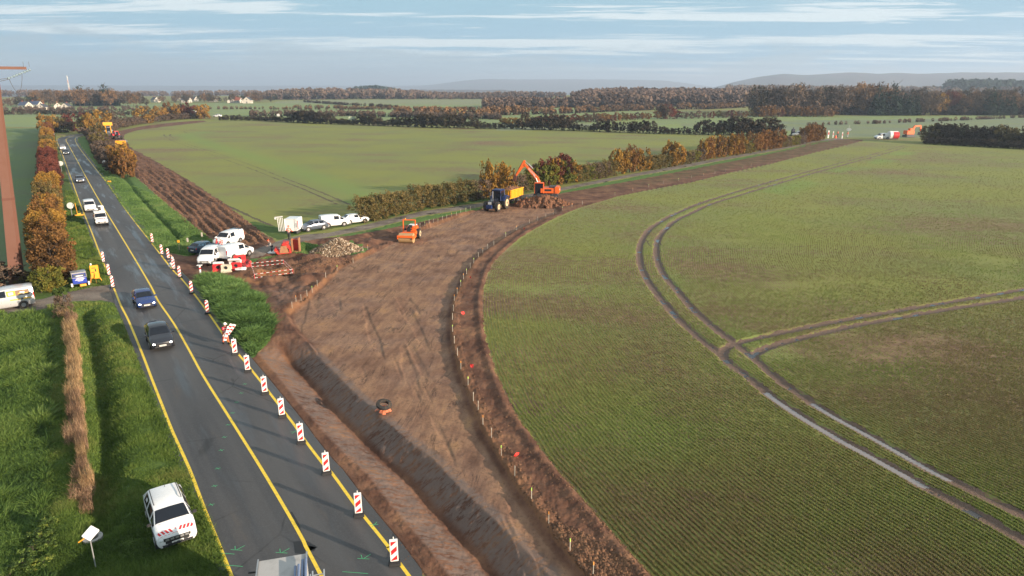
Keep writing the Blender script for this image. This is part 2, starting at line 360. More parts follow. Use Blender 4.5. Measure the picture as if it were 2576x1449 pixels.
# compound mound and hollows
Hm = fbm(GX/2.4, GY/2.4, 4, 71, .6)*.62*sm(.3, 2.5, sdD)*(sdC < 0)*(GX < -12)*(GY > 58)*sm(1, 3, -sdRoad)
TRENCH = GP([(652,696),(736,688),(728,680),(650,686)]); Hm = Hm-.75*sm(-.15, .1, sdpoly(TRENCH, GX, GY))
# far country: valley beyond the plateau, wooded ridges behind it
azd = AZg*180/math.pi
def ridge(r0, wr, h, a0, a1, soft, seed):
    e = sm(a0-soft, a0+soft, azd)*(1-sm(a1-soft, a1+soft, azd)); return h*np.exp(-((RRg-r0)/wr)**2)*e*(1+.12*fbm(azd/2.5, RRg/1500, 3, seed))
Hf = -42*sm(1500, 3200, RRg)*sm(-60, -25, azd)+ridge(9500, 1500, 128, -6, 15, 4, 80)+ridge(5200, 900, 132, 16.5, 70, 4.5, 83)
Hf = Hf+ridge(7200, 1200, 150, 20, 70, 6, 84)+ridge(3900, 600, 42, -14, 1, 2, 86)+ridge(11500, 1700, 62, -70, 8, 9, 85)+ridge(3100, 420, 30, -40, -16, 3, 87)
Hh = Hh+Hf*(RRg > 1400)
HT = Hh*(near == 0)+near*(Hh*sm(60, 110, RRg)+Hc+Hg+Hd+Hp+Hm)
rutd = np.full(GX.shape, -1e3)
for l in TRK+TRK2: rutd = np.maximum(rutd, sdline(l, .36, GX, GY))
HT = HT-.10*sm(-.12, .14, rutd)*(RRg < 200)
HT = np.where(sdRoad > -.2, np.minimum(HT, 0)*(1-sm(-.2, .1, sdRoad)), HT)

def hgt(x, y):
    """terrain height at a point (scalar)"""
    r = math.hypot(x, y); a = math.atan2(x, y); i = int(np.clip(np.searchsorted(rr, r)-1, 0, NR-2)); j = int(np.clip(np.searchsorted(az, a)-1, 0, NA-2))
    fr = (r-rr[i])/(rr[i+1]-rr[i]); fa = (a-az[j])/(az[j+1]-az[j])
    return float((HT[i, j]*(1-fa)+HT[i, j+1]*fa)*(1-fr)+(HT[i+1, j]*(1-fa)+HT[i+1, j+1]*fa)*fr)
def at(x, y, z=None):
    X, Y = G(x, y, 0 if z is None else z); h = hgt(X, Y); return (X, Y, h)
def hgts(x, y):
    r = np.hypot(x, y); a = np.arctan2(x, y); i = np.clip(np.searchsorted(rr, r)-1, 0, NR-2); j = np.clip(np.searchsorted(az, a)-1, 0, NA-2)
    fr = (r-rr[i])/(rr[i+1]-rr[i]); fa = (a-az[j])/(az[j+1]-az[j])
    return (HT[i, j]*(1-fa)+HT[i, j+1]*fa)*(1-fr)+(HT[i+1, j]*(1-fa)+HT[i+1, j+1]*fa)*fr

idx = np.arange(NA*NR).reshape(NR, NA)
def sheet(name, mask_v, zoff, attrs, m, kind='structure', zz=None):
    """the part of the land grid where any corner of a cell is in mask_v"""
    k = mask_v; cell = k[:-1, :-1] | k[1:, :-1] | k[:-1, 1:] | k[1:, 1:]
    q = np.stack([idx[:-1, :-1][cell], idx[:-1, 1:][cell], idx[1:, 1:][cell], idx[1:, :-1][cell]], 1)
    u, inv = np.unique(q, return_inverse=True); q = inv.reshape(-1, 4)
    Z = (HT if zz is None else zz)+zoff
    co = np.stack([GX.ravel()[u], GY.ravel()[u], Z.ravel()[u]], 1)
    me = npmesh(name, co, quads=q)
    for n, a in attrs.items(): fattr(me, n, a.ravel()[u])
    o = link(name, me, m); tag(o, kind=kind); return o
def cover(name, sd, level, attrs, m, kind='structure', ragged=0.0, rs=.6):
    s0 = sd+(fbm(GX/rs, GY/rs, 3, len(name))*ragged if ragged else 0)
    s = np.clip(s0/CELL, -1, 1); lev = level+np.clip((RRg-100)/500, 0, 1)*.05
    return sheet(name, (s0 > -CELL*1.3) & (sdRoad < .6), np.where(s > 0, s*lev, s*.08)-.12*sm(.0, .12, sdRoad+.03), attrs, m, kind)

# ---- ground materials
def gmat(name):
    m = bpy.data.materials.new(name); m.use_nodes = True; t = NT(m.node_tree); return m, t, t.n['Principled BSDF']
def crop_mat(name, soil, crop, bright, cov=.5, rows=.26, rowamp=.32, hue=None):
    m, t, b = gmat(name); p = t.pos()
    fine = t.noise(7, 3, .7, p); med = t.noise(1.1, 4, .6, p); pl = t.mapv(p, (.012, .045, 1), R(8)); big = t.noise(1.6, 6, .62, pl)
    big2 = t.noise(.035, 5, .6, p)
    fine2 = t.noise(17, 2, .6, p)
    row = t.math('SINE', t.math('MULTIPLY', t.math('ADD', t.attr('row'), t.math('MULTIPLY', med, .30)), 2*math.pi/rows))
    rowm = t.math('MULTIPLY', row, t.math('MULTIPLY', t.step(t.noise(.16, 4, .6, p), .32, .62), rowamp))
    d = t.math('ADD', t.math('MULTIPLY', fine, 1.1), rowm); d = t.math('ADD', d, t.math('MULTIPLY', fine2, .55)); d = t.math('ADD', d, t.math('MULTIPLY', t.math('SUBTRACT', big, .5), 1.9))
    d = t.math('ADD', d, t.math('MULTIPLY', t.math('SUBTRACT', med, .5), 1.0))
    d = t.math('ADD', d, t.math('MULTIPLY', t.math('SUBTRACT', big2, .5), 1.6))
    lush = t.attr('lush'); d = t.math('ADD', d, t.math('MULTIPLY', lush, .55)); d = t.math('ADD', d, t.math('MULTIPLY', t.attr('stand'), .26))
    cover_ = t.step(d, .95-cov, 1.45-cov)
    soilc = t.mix(t.step(med, .35, .7), soil, tuple(c*1.55 for c in soil))
    cropc = t.mix(t.step(big2, .38, .62), crop, tuple((c*1.15, c*1.1, c*.8)[i] for i, c in enumerate(crop)))
    cropc = t.mix(t.math('MULTIPLY', t.step(fine, .45, .7), .5), cropc, bright)
    cropc = t.mix(t.math('MULTIPLY', t.math('MULTIPLY', lush, t.step(fine, .35, .6)), .9), cropc, bright)
    t.l.new(t.mix(cover_, soilc, cropc), b.inputs['Base Color']); b.inputs['Roughness'].default_value = .85
    b.inputs['Specular IOR Level'].default_value = .25
    h = t.math('ADD', t.math('MULTIPLY', fine, .6), t.math('MULTIPLY', row, .35))
    t.l.new(t.bump(h, .3, .04), b.inputs['Normal'])
    return m
rowc, sR = pdist(FEDGE, GX[::1], GY[::1]) if False else (None, None)
rowc = np.zeros(GX.shape); k = (RRg < 520) & (np.abs(azd) < 51)
a_, s_ = pdist(FEDGE[::2], GX[k], GY[k]); rowc[k] = a_
lush = np.zeros(GX.shape)
a_, s_ = pdist(TRK[1][::2], GX[k], GY[k]); inn = (s_ < 0)
ln = sm(-.05, .25, fbm(GX[k]/14, GY[k]/14, 3, 91))
lush[k] = np.where(inn, np.exp(-((a_-4.0)/3.2)**2)*ln, 0)
kl = k & (GX < 0) & (sdRoad < -1)
d1, _ = pdist(TRKL[1][::2], GX, GY) if False else (None, None)
dd = np.full(GX.shape, 1e3); kk = k & (GY > 70); dd[kk], ss = pdist(TRKL[1][::2], GX[kk], GY[kk]); sg = np.zeros(GX.shape); sg[kk] = ss
lush = np.maximum(lush, np.where(sg < 0, np.exp(-((dd-6)/4)**2)*.8, 0))
LEFTF = GP([(-900,1000),(0,745),(60,722),(100,705),(128,640),(138,560),(138,480),(128,400),(120,345),(118,322),(-900,322)])
m_ground = crop_mat('winter cereal field', (.165,.102,.062), (.190,.200,.068), (.165,.265,.058), .42, .26, .30)
inner = (RRg < 1600) & ((sdRoad < .5))
gr = sheet('ground', (RRg < 1700), 0.0, {'row': rowc, 'lush': lush, 'stand': sm(45, 130, RRg)}, m_ground, zz=np.where(sdD > .6, HT-.25, np.where(sdRoad > .2, -.25, HT)))
far_m, t, b = gmat('wooded hills'); p = t.pos()
n = t.noise(.0022, 5, .6, p); n2 = t.noise(.03, 4, .7, p)
c = t.ramp(n, [(.35, (.085,.060,.060)), (.5, (.115,.078,.072)), (.56, (.060,.062,.055)), (.66, (.11,.13,.08))])
c = t.mix(t.math('MULTIPLY', n2, .8), c, (.02,.02,.02)); t.l.new(c, b.inputs['Base Color']); b.inputs['Roughness'].default_value = .95
t.l.new(t.bump(n2, 1, 12), b.inputs['Normal'])
sheet('hills', RRg > 1640, 0.0, {}, far_m)
m_left = crop_mat('young cereal field', (.11,.11,.065), (.105,.155,.065), (.13,.20,.075), .66, .5, .2)
sdLF = sdpoly(LEFTF, GX, GY, 6)
cover('field', sdLF, .004, {'row': rowc, 'lush': lush*0, 'stand': lush*0}, m_left)
m_far = crop_mat('far green field', (.20,.205,.115), (.185,.235,.105), (.19,.27,.11), .80, 3.0, .02)
m_pale = crop_mat('far pale stubble', (.20,.19,.125), (.20,.225,.13), (.20,.24,.13), .6, 3.0, .02)
zf = {'row': rowc*0, 'lush': lush*0, 'stand': lush*0}
cover('far_field', sdpoly(GP([(-300,318),(118,320),(300,312),(520,290),(900,300),(1300,316),(1890,338),(2080,342),(2900,362),(2900,300),(2576,290),(1890,292),(1200,262),(600,258),(300,262),(-300,270)]), GX, GY, 60), .006, zf, m_far)
cover('stubble_field', sdpoly(GP([(1250,330),(1450,326),(1700,334),(1700,318),(1420,305),(1220,305)]), GX, GY, 20), .012, zf, m_pale)
cover('stubble_field', sdpoly(GP([(680,262),(1300,268),(1300,250),(900,251),(700,254)]), GX, GY, 60), .012, zf, m_pale)
m_pale2 = crop_mat('far grey green field', (.17,.18,.125), (.165,.20,.125), (.17,.215,.13), .7, 3.0, .02)
cover('far_field', sdpoly(GP([(2100,345),(2576,352),(2900,360),(2900,292),(2576,293),(1950,300),(1660,309),(1680,320),(1900,325),(2000,335)]), GX, GY, 20), .014, zf, m_pale2)

def grass_mat(name, a, bb, cc, dry):
    m, t, b = gmat(name); p = t.pos(); f = t.noise(5.5, 5, .7, p); g = t.noise(.8, 4, .6, p); h = t.noise(.12, 3, .5, p)
    c = t.mix(t.step(g, .35, .65), a, bb); c = t.mix(t.math('MULTIPLY', t.step(f, .45, .75), .7), c, cc)
    c = t.mix(t.math('MULTIPLY', t.step(h, .52, .7), dry), c, (.11,.095,.04))
    t.l.new(c, b.inputs['Base Color']); b.inputs['Roughness'].default_value = .9; b.inputs['Specular IOR Level'].default_value = .2
    t.l.new(t.bump(t.math('ADD', f, t.math('MULTIPLY', g, .5)), .7, .12), b.inputs['Normal']); return m
m_gr = grass_mat('verge turf', (.058,.100,.022), (.085,.135,.030), (.12,.18,.040), .45)
m_gr2 = grass_mat('right verge turf', (.075,.145,.038), (.10,.170,.042), (.14,.22,.06), .25)
cover('grass_verge', sdpoly(GRASS_L, GX, GY), .02, {}, m_gr)
cover('grass_verge', np.maximum(sdpoly(GRASS_R, GX, GY), sdpoly(GRASS_E, GX, GY)), .02, {}, m_gr2)
cover('grass_verge', np.maximum(sdpoly(GRASS_N, GX, GY), -50), .02, {}, m_gr, ragged=.5)
# bare earth
def mud_mat():
    m, t, b = gmat('bare wet earth'); p = t.pos()
    a = t.noise(.35, 6, .65, p); f = t.noise(6, 5, .72, p); pm = t.mapv(p, (1.4, .22, 1), R(8)); tr = t.noise(1.3, 6, .62, pm); wet = t.noise(.22, 5, .6, p)
    c = t.ramp(a, [(.30, (.062,.028,.018)), (.45, (.120,.058,.037)), (.57, (.185,.095,.058)), (.72, (.28,.150,.078))])
    plat = t.attr('plat')
    cp = t.ramp(t.math('ADD', t.math('MULTIPLY', a, .55), t.math('MULTIPLY', tr, .45)), [(.34, (.125,.066,.042)), (.46, (.215,.120,.078)), (.56, (.295,.172,.105)), (.68, (.38,.210,.100))])
    c = t.mix(plat, c, cp)
    c = t.mix(t.math('MULTIPLY', t.attr('bank'), .85), c, t.mix(f, (.22,.10,.045), (.32,.165,.08)))
    c = t.mix(t.math('MULTIPLY', t.step(f, .50, .66), .45), c, (.070,.037,.025))
    tm = t.noise(1.0, 5, .6, t.mapv(p, (.55, .07, 1), R(4)), 1.2); ln_ = t.math('SUBTRACT', 1, t.math('ABSOLUTE', t.math('MULTIPLY', t.math('SUBTRACT', tm, .5), 44))); ln_ = t.math('MULTIPLY', t.step(ln_, .2, .9), t.math('MULTIPLY', plat, t.step(t.noise(.3, 3, .5, p), .48, .56))); c = t.mix(t.math('MULTIPLY', ln_, .6), c, (.045,.028,.022))
    smear = t.math('MULTIPLY', t.attr('clay'), t.step(t.noise(2.0, 6, .72, t.mapv(p, (.6, 2.4, 1), R(-38))), .40, .52))
    c = t.mix(t.math('MULTIPLY', smear, .8), c, (.160,.120,.102))
    fz = t.attr('green'); c = t.mix(t.math('MULTIPLY', fz, t.step(t.noise(.9, 5, .7, p), .42, .6)), c, (.075,.10,.032))
    rfac = t.math('MULTIPLY', t.step(wet, .44, .62), t.math('ADD', .35, t.math('MULTIPLY', plat, .65)))
    rgh = t.math('SUBTRACT', .95, t.math('MULTIPLY', rfac, .32)); rgh = t.math('SUBTRACT', rgh, t.math('MULTIPLY', smear, .22))
    t.l.new(c, b.inputs['Base Color']); t.put(b.inputs['Roughness'], rgh); b.inputs['Specular IOR Level'].default_value = .22
    h = t.math('ADD', t.math('MULTIPLY', f, .7), t.math('MULTIPLY', tr, .9)); h = t.math('ADD', h, t.math('MULTIPLY', t.noise(22, 3, .7, p), .25))
    t.l.new(t.bump(h, .7, .055), b.inputs['Normal']); return m
m_mud = mud_mat()
bank = np.zeros(GX.shape)
for l in (CLIFF_L, CLIFF_U):
    d_, _ = near_only(l, GX, GY); bank = np.maximum(bank, np.exp(-(d_/.38)**2)*(.55+.8*fbm(GX/1.2, GY/1.2, 3, 15)))
dO, _ = near_only(GP([(690,885),(680,905),(700,925)]), GX, GY); bank = np.maximum(bank, np.exp(-(dO/1.0)**2)); dO, _ = near_only(GP([(600,700),(650,708),(720,700),(765,690),(790,678)]), GX, GY); bank = np.maximum(bank, np.exp(-(dO/.9)**2)*sm(-.1, .15, fbm(GX/1.5, GY/1.5, 3, 17))); dO, _ = near_only(GP([(640,686),(700,680),(728,675)]), GX, GY); bank = np.maximum(bank, np.exp(-(dO/.7)**2)*.9)
bank = np.maximum(bank, .55*np.exp(-(dL/.5)**2)*(sdC < .1)*(RRg < 130))
clay = np.where(dch < 2.3, sm(.1, .5, dch)*(1-sm(1.9, 2.3, dch)), 0)*fade
clay = np.maximum(clay, .8*sm(0, 3, sdpoly(GP([(640,730),(760,705),(800,720),(740,770),(700,790),(660,780)]), GX, GY)))
green = sm(0, 2, sdD)*np.maximum(sm(122, 160, RRg)*.55*(dF > 3.5), sm(170, 230, RRg)*.6)*(sdC < 0)*(GX > 0)
mudattr = {'plat': sm(.25, .6, sdC)*np.where(sch > 0, 1-fade*(dch < 900), 1), 'bank': bank, 'clay': clay, 'green': green}
cover('earthworks', sdD, .03, mudattr, m_mud, ragged=.22)
cover('ploughed_soil', sdPl, .03, {'plat': bank*0, 'bank': bank*0, 'clay': bank*0, 'green': bank*0}, m_mud, ragged=.6)
cover('grass_verge', sdE, .05, {}, m_gr2, ragged=.7)
cover('grass_verge', sdpoly(GRASS_C, GX, GY), .05, {}, m_gr2, ragged=1.0)
cover('grass_verge', sdpoly(GRASS_P, GX, GY), .045, {}, m_gr2, ragged=.9)
def gravel_mat():
    m, t, b = gmat('gravel track'); p = t.pos(); f = t.noise(9, 5, .7, p); g = t.noise(.5, 5, .6, p)
    c = t.ramp(g, [(.35, (.10,.078,.062)), (.5, (.17,.14,.115)), (.65, (.23,.19,.155))]); c = t.mix(t.step(f, .5, .68), c, (.07,.055,.045))
    pud = t.step(g, .60, .63) if False else t.step(t.noise(.35, 4, .55, t.mapv(p, (1, 1, 1), 0, (4, 9, 0))), .61, .635)
    c = t.mix(pud, c, (.05,.045,.042)); t.l.new(c, b.inputs['Base Color']); t.put(b.inputs['Roughness'], t.math('SUBTRACT', .9, t.math('MULTIPLY', pud, .84)))
    t.l.new(t.bump(f, .5, .05), b.inputs['Normal']); return m
m_grav = gravel_mat()
cover('gravel_path', sdpoly(PATH, GX, GY), .055, {}, m_grav, ragged=.25)
cover('gravel_path', sdpoly(LANE, GX, GY), .045, {}, m_grav, ragged=.35)
# wheel ruts
m, t, b = gmat('rutted wet mud'); p = t.pos(); f = t.noise(7, 4, .7, p); g = t.noise(.45, 4, .6, p); along = t.noise(1.2, 4, .6, p)
c = t.mix(f, (.075,.045,.034), (.22,.145,.105)); pud = t.math('MULTIPLY', t.step(g, .56, .60), t.step(t.attr('core'), .18, .28))
c = t.mix(pud, c, (.05,.045,.045)); t.l.new(c, b.inputs['Base Color']); t.put(b.inputs['Roughness'], t.math('SUBTRACT', .85, t.math('MULTIPLY', pud, .82)))
bs = t.bump(t.math('MULTIPLY', f, t.math('SUBTRACT', 1, pud)), .9, .12); t.l.new(bs, b.inputs['Normal']); m_rut = m
s1 = np.full(GX.shape, -1e3)
for l in TRK: s1 = np.maximum(s1, sdline(l, .46, GX, GY))
for l in TRK2: s1 = np.maximum(s1, sdline(l, .42, GX, GY))
cover('wheel_ruts', s1, .02, {'core': s1}, m_rut, ragged=.34, rs=.6)
m, t, b = gmat('faint wheel marks'); p = t.pos(); f = t.noise(4, 4, .7, p); c = t.mix(t.step(f, .4, .6), (.080,.055,.032), (.085,.075,.035)); t.l.new(c, b.inputs['Base Color']); b.inputs['Roughness'].default_value = .9; m_rutf = m
s1 = np.full(GX.shape, -1e3)
for l in TRK3: s1 = np.maximum(s1, sdline(l, .16, GX, GY))
for l in TRKL+TRKD: s1 = np.maximum(s1, sdline(l, .38, GX, GY))
cover('wheel_ruts', s1, .01, {'core': s1}, m_rutf, ragged=.25, rs=1.2)
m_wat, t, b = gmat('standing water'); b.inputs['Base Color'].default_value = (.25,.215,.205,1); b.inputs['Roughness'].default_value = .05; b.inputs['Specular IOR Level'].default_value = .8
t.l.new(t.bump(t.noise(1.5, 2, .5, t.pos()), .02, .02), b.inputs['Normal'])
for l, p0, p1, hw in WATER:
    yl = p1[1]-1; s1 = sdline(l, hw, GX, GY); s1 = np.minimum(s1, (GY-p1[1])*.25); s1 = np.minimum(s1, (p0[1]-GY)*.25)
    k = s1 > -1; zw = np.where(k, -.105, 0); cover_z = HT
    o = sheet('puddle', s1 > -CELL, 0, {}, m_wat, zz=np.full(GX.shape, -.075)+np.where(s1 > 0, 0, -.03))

# asphalt and its painted lines
def strip_mesh(name, A, B, z, m, kind='structure'):
    n = len(A); co = [(p[0], p[1], z) for p in A]+[(p[0], p[1], z) for p in B]
    me = npmesh(name, co, quads=[(i, i+1, n+i+1, n+i) for i in range(n-1)], smooth_=False)
    me.flip_normals() if me.polygons[0].normal.z < 0 else None
    o = link(name, me, m); tag(o, kind=kind); return o
m, t, b = gmat('old asphalt'); p = t.pos(); f = t.noise(14, 4, .7, p); g = t.noise(.22, 5, .55, t.mapv(p, (1, .2, 1), R(-34))); wet = t.noise(.55, 5, .6, t.mapv(p, (1.2, .12, 1), R(-34)))
c = t.mix(t.step(g, .35, .65), (.040,.040,.043), (.068,.067,.068)); c = t.mix(t.math('MULTIPLY', t.step(f, .45, .7), .45), c, (.10,.10,.105))
cr = t.vor(.42, t.mapv(p, (1, .3, 1), R(-34)), 'Distance')
ve = t.new('ShaderNodeTexVoronoi', feature='DISTANCE_TO_EDGE'); ve.inputs['Scale'].default_value = .22; t.l.new(t.mix(.12, p, t.noise(1.2, 4, .6, p)), ve.inputs['Vector'])
crack = t.math('MULTIPLY', t.step(ve.outputs[0], .012, .004), t.step(t.noise(.15, 2, .5, p), .5, .55)); c = t.mix(t.math('MULTIPLY', crack, .7), c, (.015,.015,.015))
wm = t.step(wet, .50, .66); c = t.mix(t.math('MULTIPLY', wm, .45), c, (.028,.028,.032))
sp = t.new('ShaderNodeSeparateXYZ'); t.l.new(p, sp.inputs[0]); lt = t.math('ADD', t.math('MULTIPLY', sp.outputs[0], .83), t.math('MULTIPLY', sp.outputs[1], .558)); wt = t.noise(.9, 3, .5, t.mapv(p, (1.0, .03, 1), R(-34)))
c = t.mix(t.math('MULTIPLY', t.step(wt, .42, .62), .35), c, (.105,.10,.098)); c = t.mix(t.math('MULTIPLY', t.step(t.noise(.6, 6, .7, t.mapv(p, (1.5, .3, 1), R(-34), (5, 2, 0))), .56, .68), .28), c, (.11,.085,.065))
t.l.new(c, b.inputs['Base Color'])
t.put(b.inputs['Roughness'], t.math('SUBTRACT', .66, t.math('MULTIPLY', wm, .36))); b.inputs['Specular IOR Level'].default_value = .55
t.l.new(t.bump(f, .25, .015), b.inputs['Normal']); m_asph = m
strip_mesh('road', RL, RR, .03, m_asph)
m_yel = PM('yellow road paint', (.85,.60,.045), .6, dirt=.16, dscale=6, dirtcol=(.30,.20,.05))
for l in (YL, YC, YR):
    l2 = smooth(l, 3); strip_mesh('road_marking', offs(l2, .078), offs(l2, -.078), .0345, m_yel)
# ---------------------------------------------------------------- vehicles
m_glass = PM('dark car glass', (.008,.011,.018), .08, dirt=.02, spec=.42)
m_tyre = PM('black tyre rubber', (.022,.022,.022), .85, dirt=.3, dirtcol=(.12,.08,.05))
m_rim = PM('alloy rim', (.42,.42,.43), .35, .6)
m_steel = PM('bare steel', (.45,.46,.47), .4, .8)
m_black = PM('black plastic', (.02,.02,.022), .55, dirt=.2)
m_dgrey = PM('dark grey metal', (.06,.06,.065), .55)
m_white = PM('white gloss paint', (.78,.79,.80), .28, coat=.5, dirt=.05, dirtcol=(.45,.40,.34))
m_whitem = PM('white matt plastic', (.78,.77,.75), .5, dirt=.10, dirtcol=(.5,.45,.38))
m_red = PM('red retroreflective film', (.62,.025,.03), .4)
m_lamp = PM('clear headlamp', (.75,.78,.80), .12, .2)
m_lit = PM('lit headlamp', (1,.97,.9), .2, emit=3.0)
m_tail = PM('red tail lamp', (.5,.02,.02), .2)
m_plate = PM('white number plate', (.75,.75,.72), .5, dirt=.02)
m_orange = PM('orange machine paint', (.80,.14,.022), .4, dirt=.12, dirtcol=(.35,.16,.07))
m_yellow = PM('yellow machine paint', (.80,.36,.02), .45, dirt=.12, dirtcol=(.4,.22,.06))
m_gold = PM('yellow ochre muddy rim', (.62,.45,.27), .6, dirt=.3)

HATCH = [(2.03,.33,.60,.64,.55,.58,.62,.44,.66),(1.93,.22,.78,.83,.62,.74,.71,.55,.77),(1.5,.20,.85,.88,.76,.78,.85,.6,.91),(1.05,.20,.86,.89,.89,.80,.95,.66,1.0),
         (.28,.20,.86,.89,.93,.66,1.36,.52,1.43),(-.5,.20,.86,.89,.94,.67,1.40,.53,1.47),(-1.30,.20,.86,.89,.98,.63,1.35,.5,1.42),(-1.82,.24,.84,.87,1.0,.72,1.04,.55,1.08),(-2.0,.34,.72,.78,.80,.66,.86,.5,.9)]
VAN = [(2.2,.36,.64,.70,.64,.64,.72,.48,.78),(2.06,.24,.82,.87,.80,.78,.90,.6,.96),(1.65,.22,.88,.92,.98,.8,1.05,.62,1.11),(1.28,.22,.89,.93,1.04,.83,1.13,.68,1.18),
       (.62,.22,.89,.93,1.08,.77,1.68,.62,1.76),(-.35,.22,.89,.93,1.08,.79,1.76,.66,1.84),(-1.2,.22,.89,.93,1.08,.80,1.77,.66,1.85),(-2.05,.24,.88,.92,1.08,.79,1.74,.66,1.83),(-2.18,.30,.84,.89,1.02,.76,1.68,.62,1.76)]
def scl(st, sx=1., sy=1., sz=1.): return [(a*sx, b*sz, c*sy, d*sy, e*sz, f*sy, g*sz, h*sy, i*sz) for a, b, c, d, e, f, g, h, i in st]
SUV = scl(HATCH, 1.07, 1.04, 1.15)
def ringpts(s):
    x, zb, wl, wb, zbe, ws, zs, wt, zt = s
    h = [(x, 0, zb), (x, wl*.88, zb), (x, wl, zb+.12), (x, wb, (zb+zbe)/2+.04), (x, wb*.985, zbe), (x, ws, zs), (x, wt, zt-.02), (x, 0, zt)]
    return h+[(x, -y, z) for x, y, z in h[-2:0:-1]]
def lerp(a, b, t): return tuple(a[i]+(b[i]-a[i])*t for i in range(len(a)))
def inset(q, m, off):
    c = Vector((0, 0, 0)); q = [Vector(v) for v in q]; out = []
    n = (q[1]-q[0]).cross(q[3]-q[0]); n = n.normalized() if n.length > 1e-6 else (q[2]-q[1]).cross(q[0]-q[1]).normalized()
    for u, v in ((m, m), (1-m, m), (1-m, 1-m), (m, 1-m)):
        p = (q[0]*(1-u)+q[1]*u)*(1-v)+(q[3]*(1-u)+q[2]*u)*v; out.append(p)
    return out, n
def make_car(name, label, st, paint, loc, rz, cat='car', win=(3, 4, 5, 6, 7), wheels=(1.25, -1.22), wr=.32, lit=False, group=None, sidewin=((3,4),(4,5),(5,6)), low=None, front_only=False):
    t = T(name, label, cat, loc, rz, group)
    rs = [ringpts(s) for s in st]; n = len(rs[0]); mb = MB(); vs = [p for r in rs for p in r]; fs = []
    for i in range(len(rs)-1):
        for k in range(n): fs.append((i*n+k, i*n+(k+1) % n, (i+1)*n+(k+1) % n, (i+1)*n+k))
    fs += [tuple(range(n)), tuple(range((len(rs)-1)*n, len(rs)*n))[::-1]]
    mb.add(vs, fs)
    # wheel arches are dark rings let into the flanks
    body = mb.build('body', paint, t, sm=True)
    W = st[3][3]
    for x in wheels:
        for s in (-1, 1): MB().bar((x, s*(W-.16), wr+.02), (x, s*(W+.008), wr+.02), wr+.075, n=20).build('wheel_arch', m_black, t)
    for x in wheels:
        for s in (-1, 1):
            wb_ = MB().bar((x, s*(W-.20), wr), (x, s*(W+.016), wr), wr, n=20).build('wheel', m_tyre, t)
            MB().bar((x, s*(W-.01), wr), (x, s*(W+.03), wr), wr*.64, wr*.56, n=12).build('rim', m_rim, wb_)
    def pane(nm, i, j, ks, m=.06, parent=t, mt=m_glass):
        for side in (0, 1):
            g = MB()
            for k in ks:
                k0, k1 = (k, k+1) if side == 0 else ((n-k) % n, (n-k-1) % n)
                q = [rs[i][k0], rs[i][k1], rs[j][k1], rs[j][k0]]; qq, nn = inset(q, 0 if False else m, 0)
                ctr = sum((Vector(v) for v in q), Vector())/4; out = ctr-Vector((ctr.x*.6, 0, .9))
                if nn.dot(out) < 0: nn = -nn
                g.add([v+nn*.012 for v in qq], [(0, 1, 2, 3)])
            g.build(nm, mt, parent)
    def wide(nm, i, j, a=.07, b=.10):        # one pane right across: windscreen or rear window
        A = [rs[i][5], rs[i][6], rs[i][7], rs[i][-6+0] if False else (rs[i][6][0], -rs[i][6][1], rs[i][6][2]), (rs[i][5][0], -rs[i][5][1], rs[i][5][2])]
        B = [rs[j][5], rs[j][6], rs[j][7], (rs[j][6][0], -rs[j][6][1], rs[j][6][2]), (rs[j][5][0], -rs[j][5][1], rs[j][5][2])]
        nrm = (Vector(A[2])-Vector(B[2])).cross(Vector((0, 1, 0))).normalized(); nrm = nrm if nrm.z > 0 else -nrm
        g = MB(); rows_ = []
        for v in (a, 1-b):
            row = [Vector(lerp(A[k], B[k], v)) for k in range(5)]; row[0] = row[0].lerp(row[1], .35); row[4] = row[4].lerp(row[3], .35)
            rows_.append([p+nrm*.014 for p in row])
        g.add(rows_[0]+rows_[1], [(k, k+1, 6+k, 5+k) for k in range(4)]); return g.build(nm, m_glass, t)
    wide('windscreen', win[0], win[1])
    if not front_only: wide('rear_window', win[4], win[3], .1, .1)
    for i, j in sidewin: pane('side_window', i, j, (4,), .09)
    f0, f1, f2 = st[0], st[1], st[2]
    for s in (-1, 1):
        h = MB(); zc = f1[6]-.02
        h.add([(f0[0]-.02, s*f0[5]*.78, f0[6]-.06), (f0[0]+.01, s*f0[5]*.98, f0[6]-.04), (f1[0]+.02, s*(f1[5]+.07), zc-.05), (f1[0]-.16, s*(f1[5]+.06), zc+.04), (f1[0]-.05, s*(f1[5]-.06), zc+.03)], [(0, 1, 2, 3, 4)])
        h2 = MB().box((f0[0]-.05, s*f0[3]*.93, f0[6]-.06), (.14, .22, .15)); h2.build('headlight', m_lit if lit else m_lamp, t, bev=.03)
        MB().box((st[3][0]-.22, s*(W+.10), st[3][4]+.10), (.12, .20, .15)).build('wing_mirror', m_black if paint in (m_white,) else paint, t, bev=.03)
        MB().box((st[-1][0]+.03, s*st[-1][3]*.92, st[-1][4]+.02), (.10, .14, .22 if len(sidewin) > 2 else .55)).build('tail_light', m_tail, t, bev=.02)
    MB().box((f0[0]-.02, 0, f0[1]+.17), (.10, f0[3]*1.5, .16)).build('grille', m_black, t, bev=.02)
    MB().box((f0[0]-.02, 0, f0[1]+.01), (.14, f0[3]*1.9, .10)).build('bumper', low or m_black, t, bev=.02)
    pl = MB().box((f0[0]+.035, 0, f0[1]+.10), (.02, .52, .12)).build('number_plate', m_plate, t)
    c = MB()
    for k, wd in enumerate((.035,.035,.012,.035,.035,.035,.012,.035,.035)): c.box((f0[0]+.048, .19-k*.047, f0[1]+.10), (.004, wd, .055))
    c.build('characters', m_black, pl)
    MB().box((st[-1][0]-.01, 0, st[-1][1]+.26), (.02, .52, .12)).build('number_plate', m_plate, t)
    return t
def heading(dx, dy): return math.atan2(dy, dx)
def on_road(x, y):
    X, Y, Z = at(x, y); return (X, Y, .036)
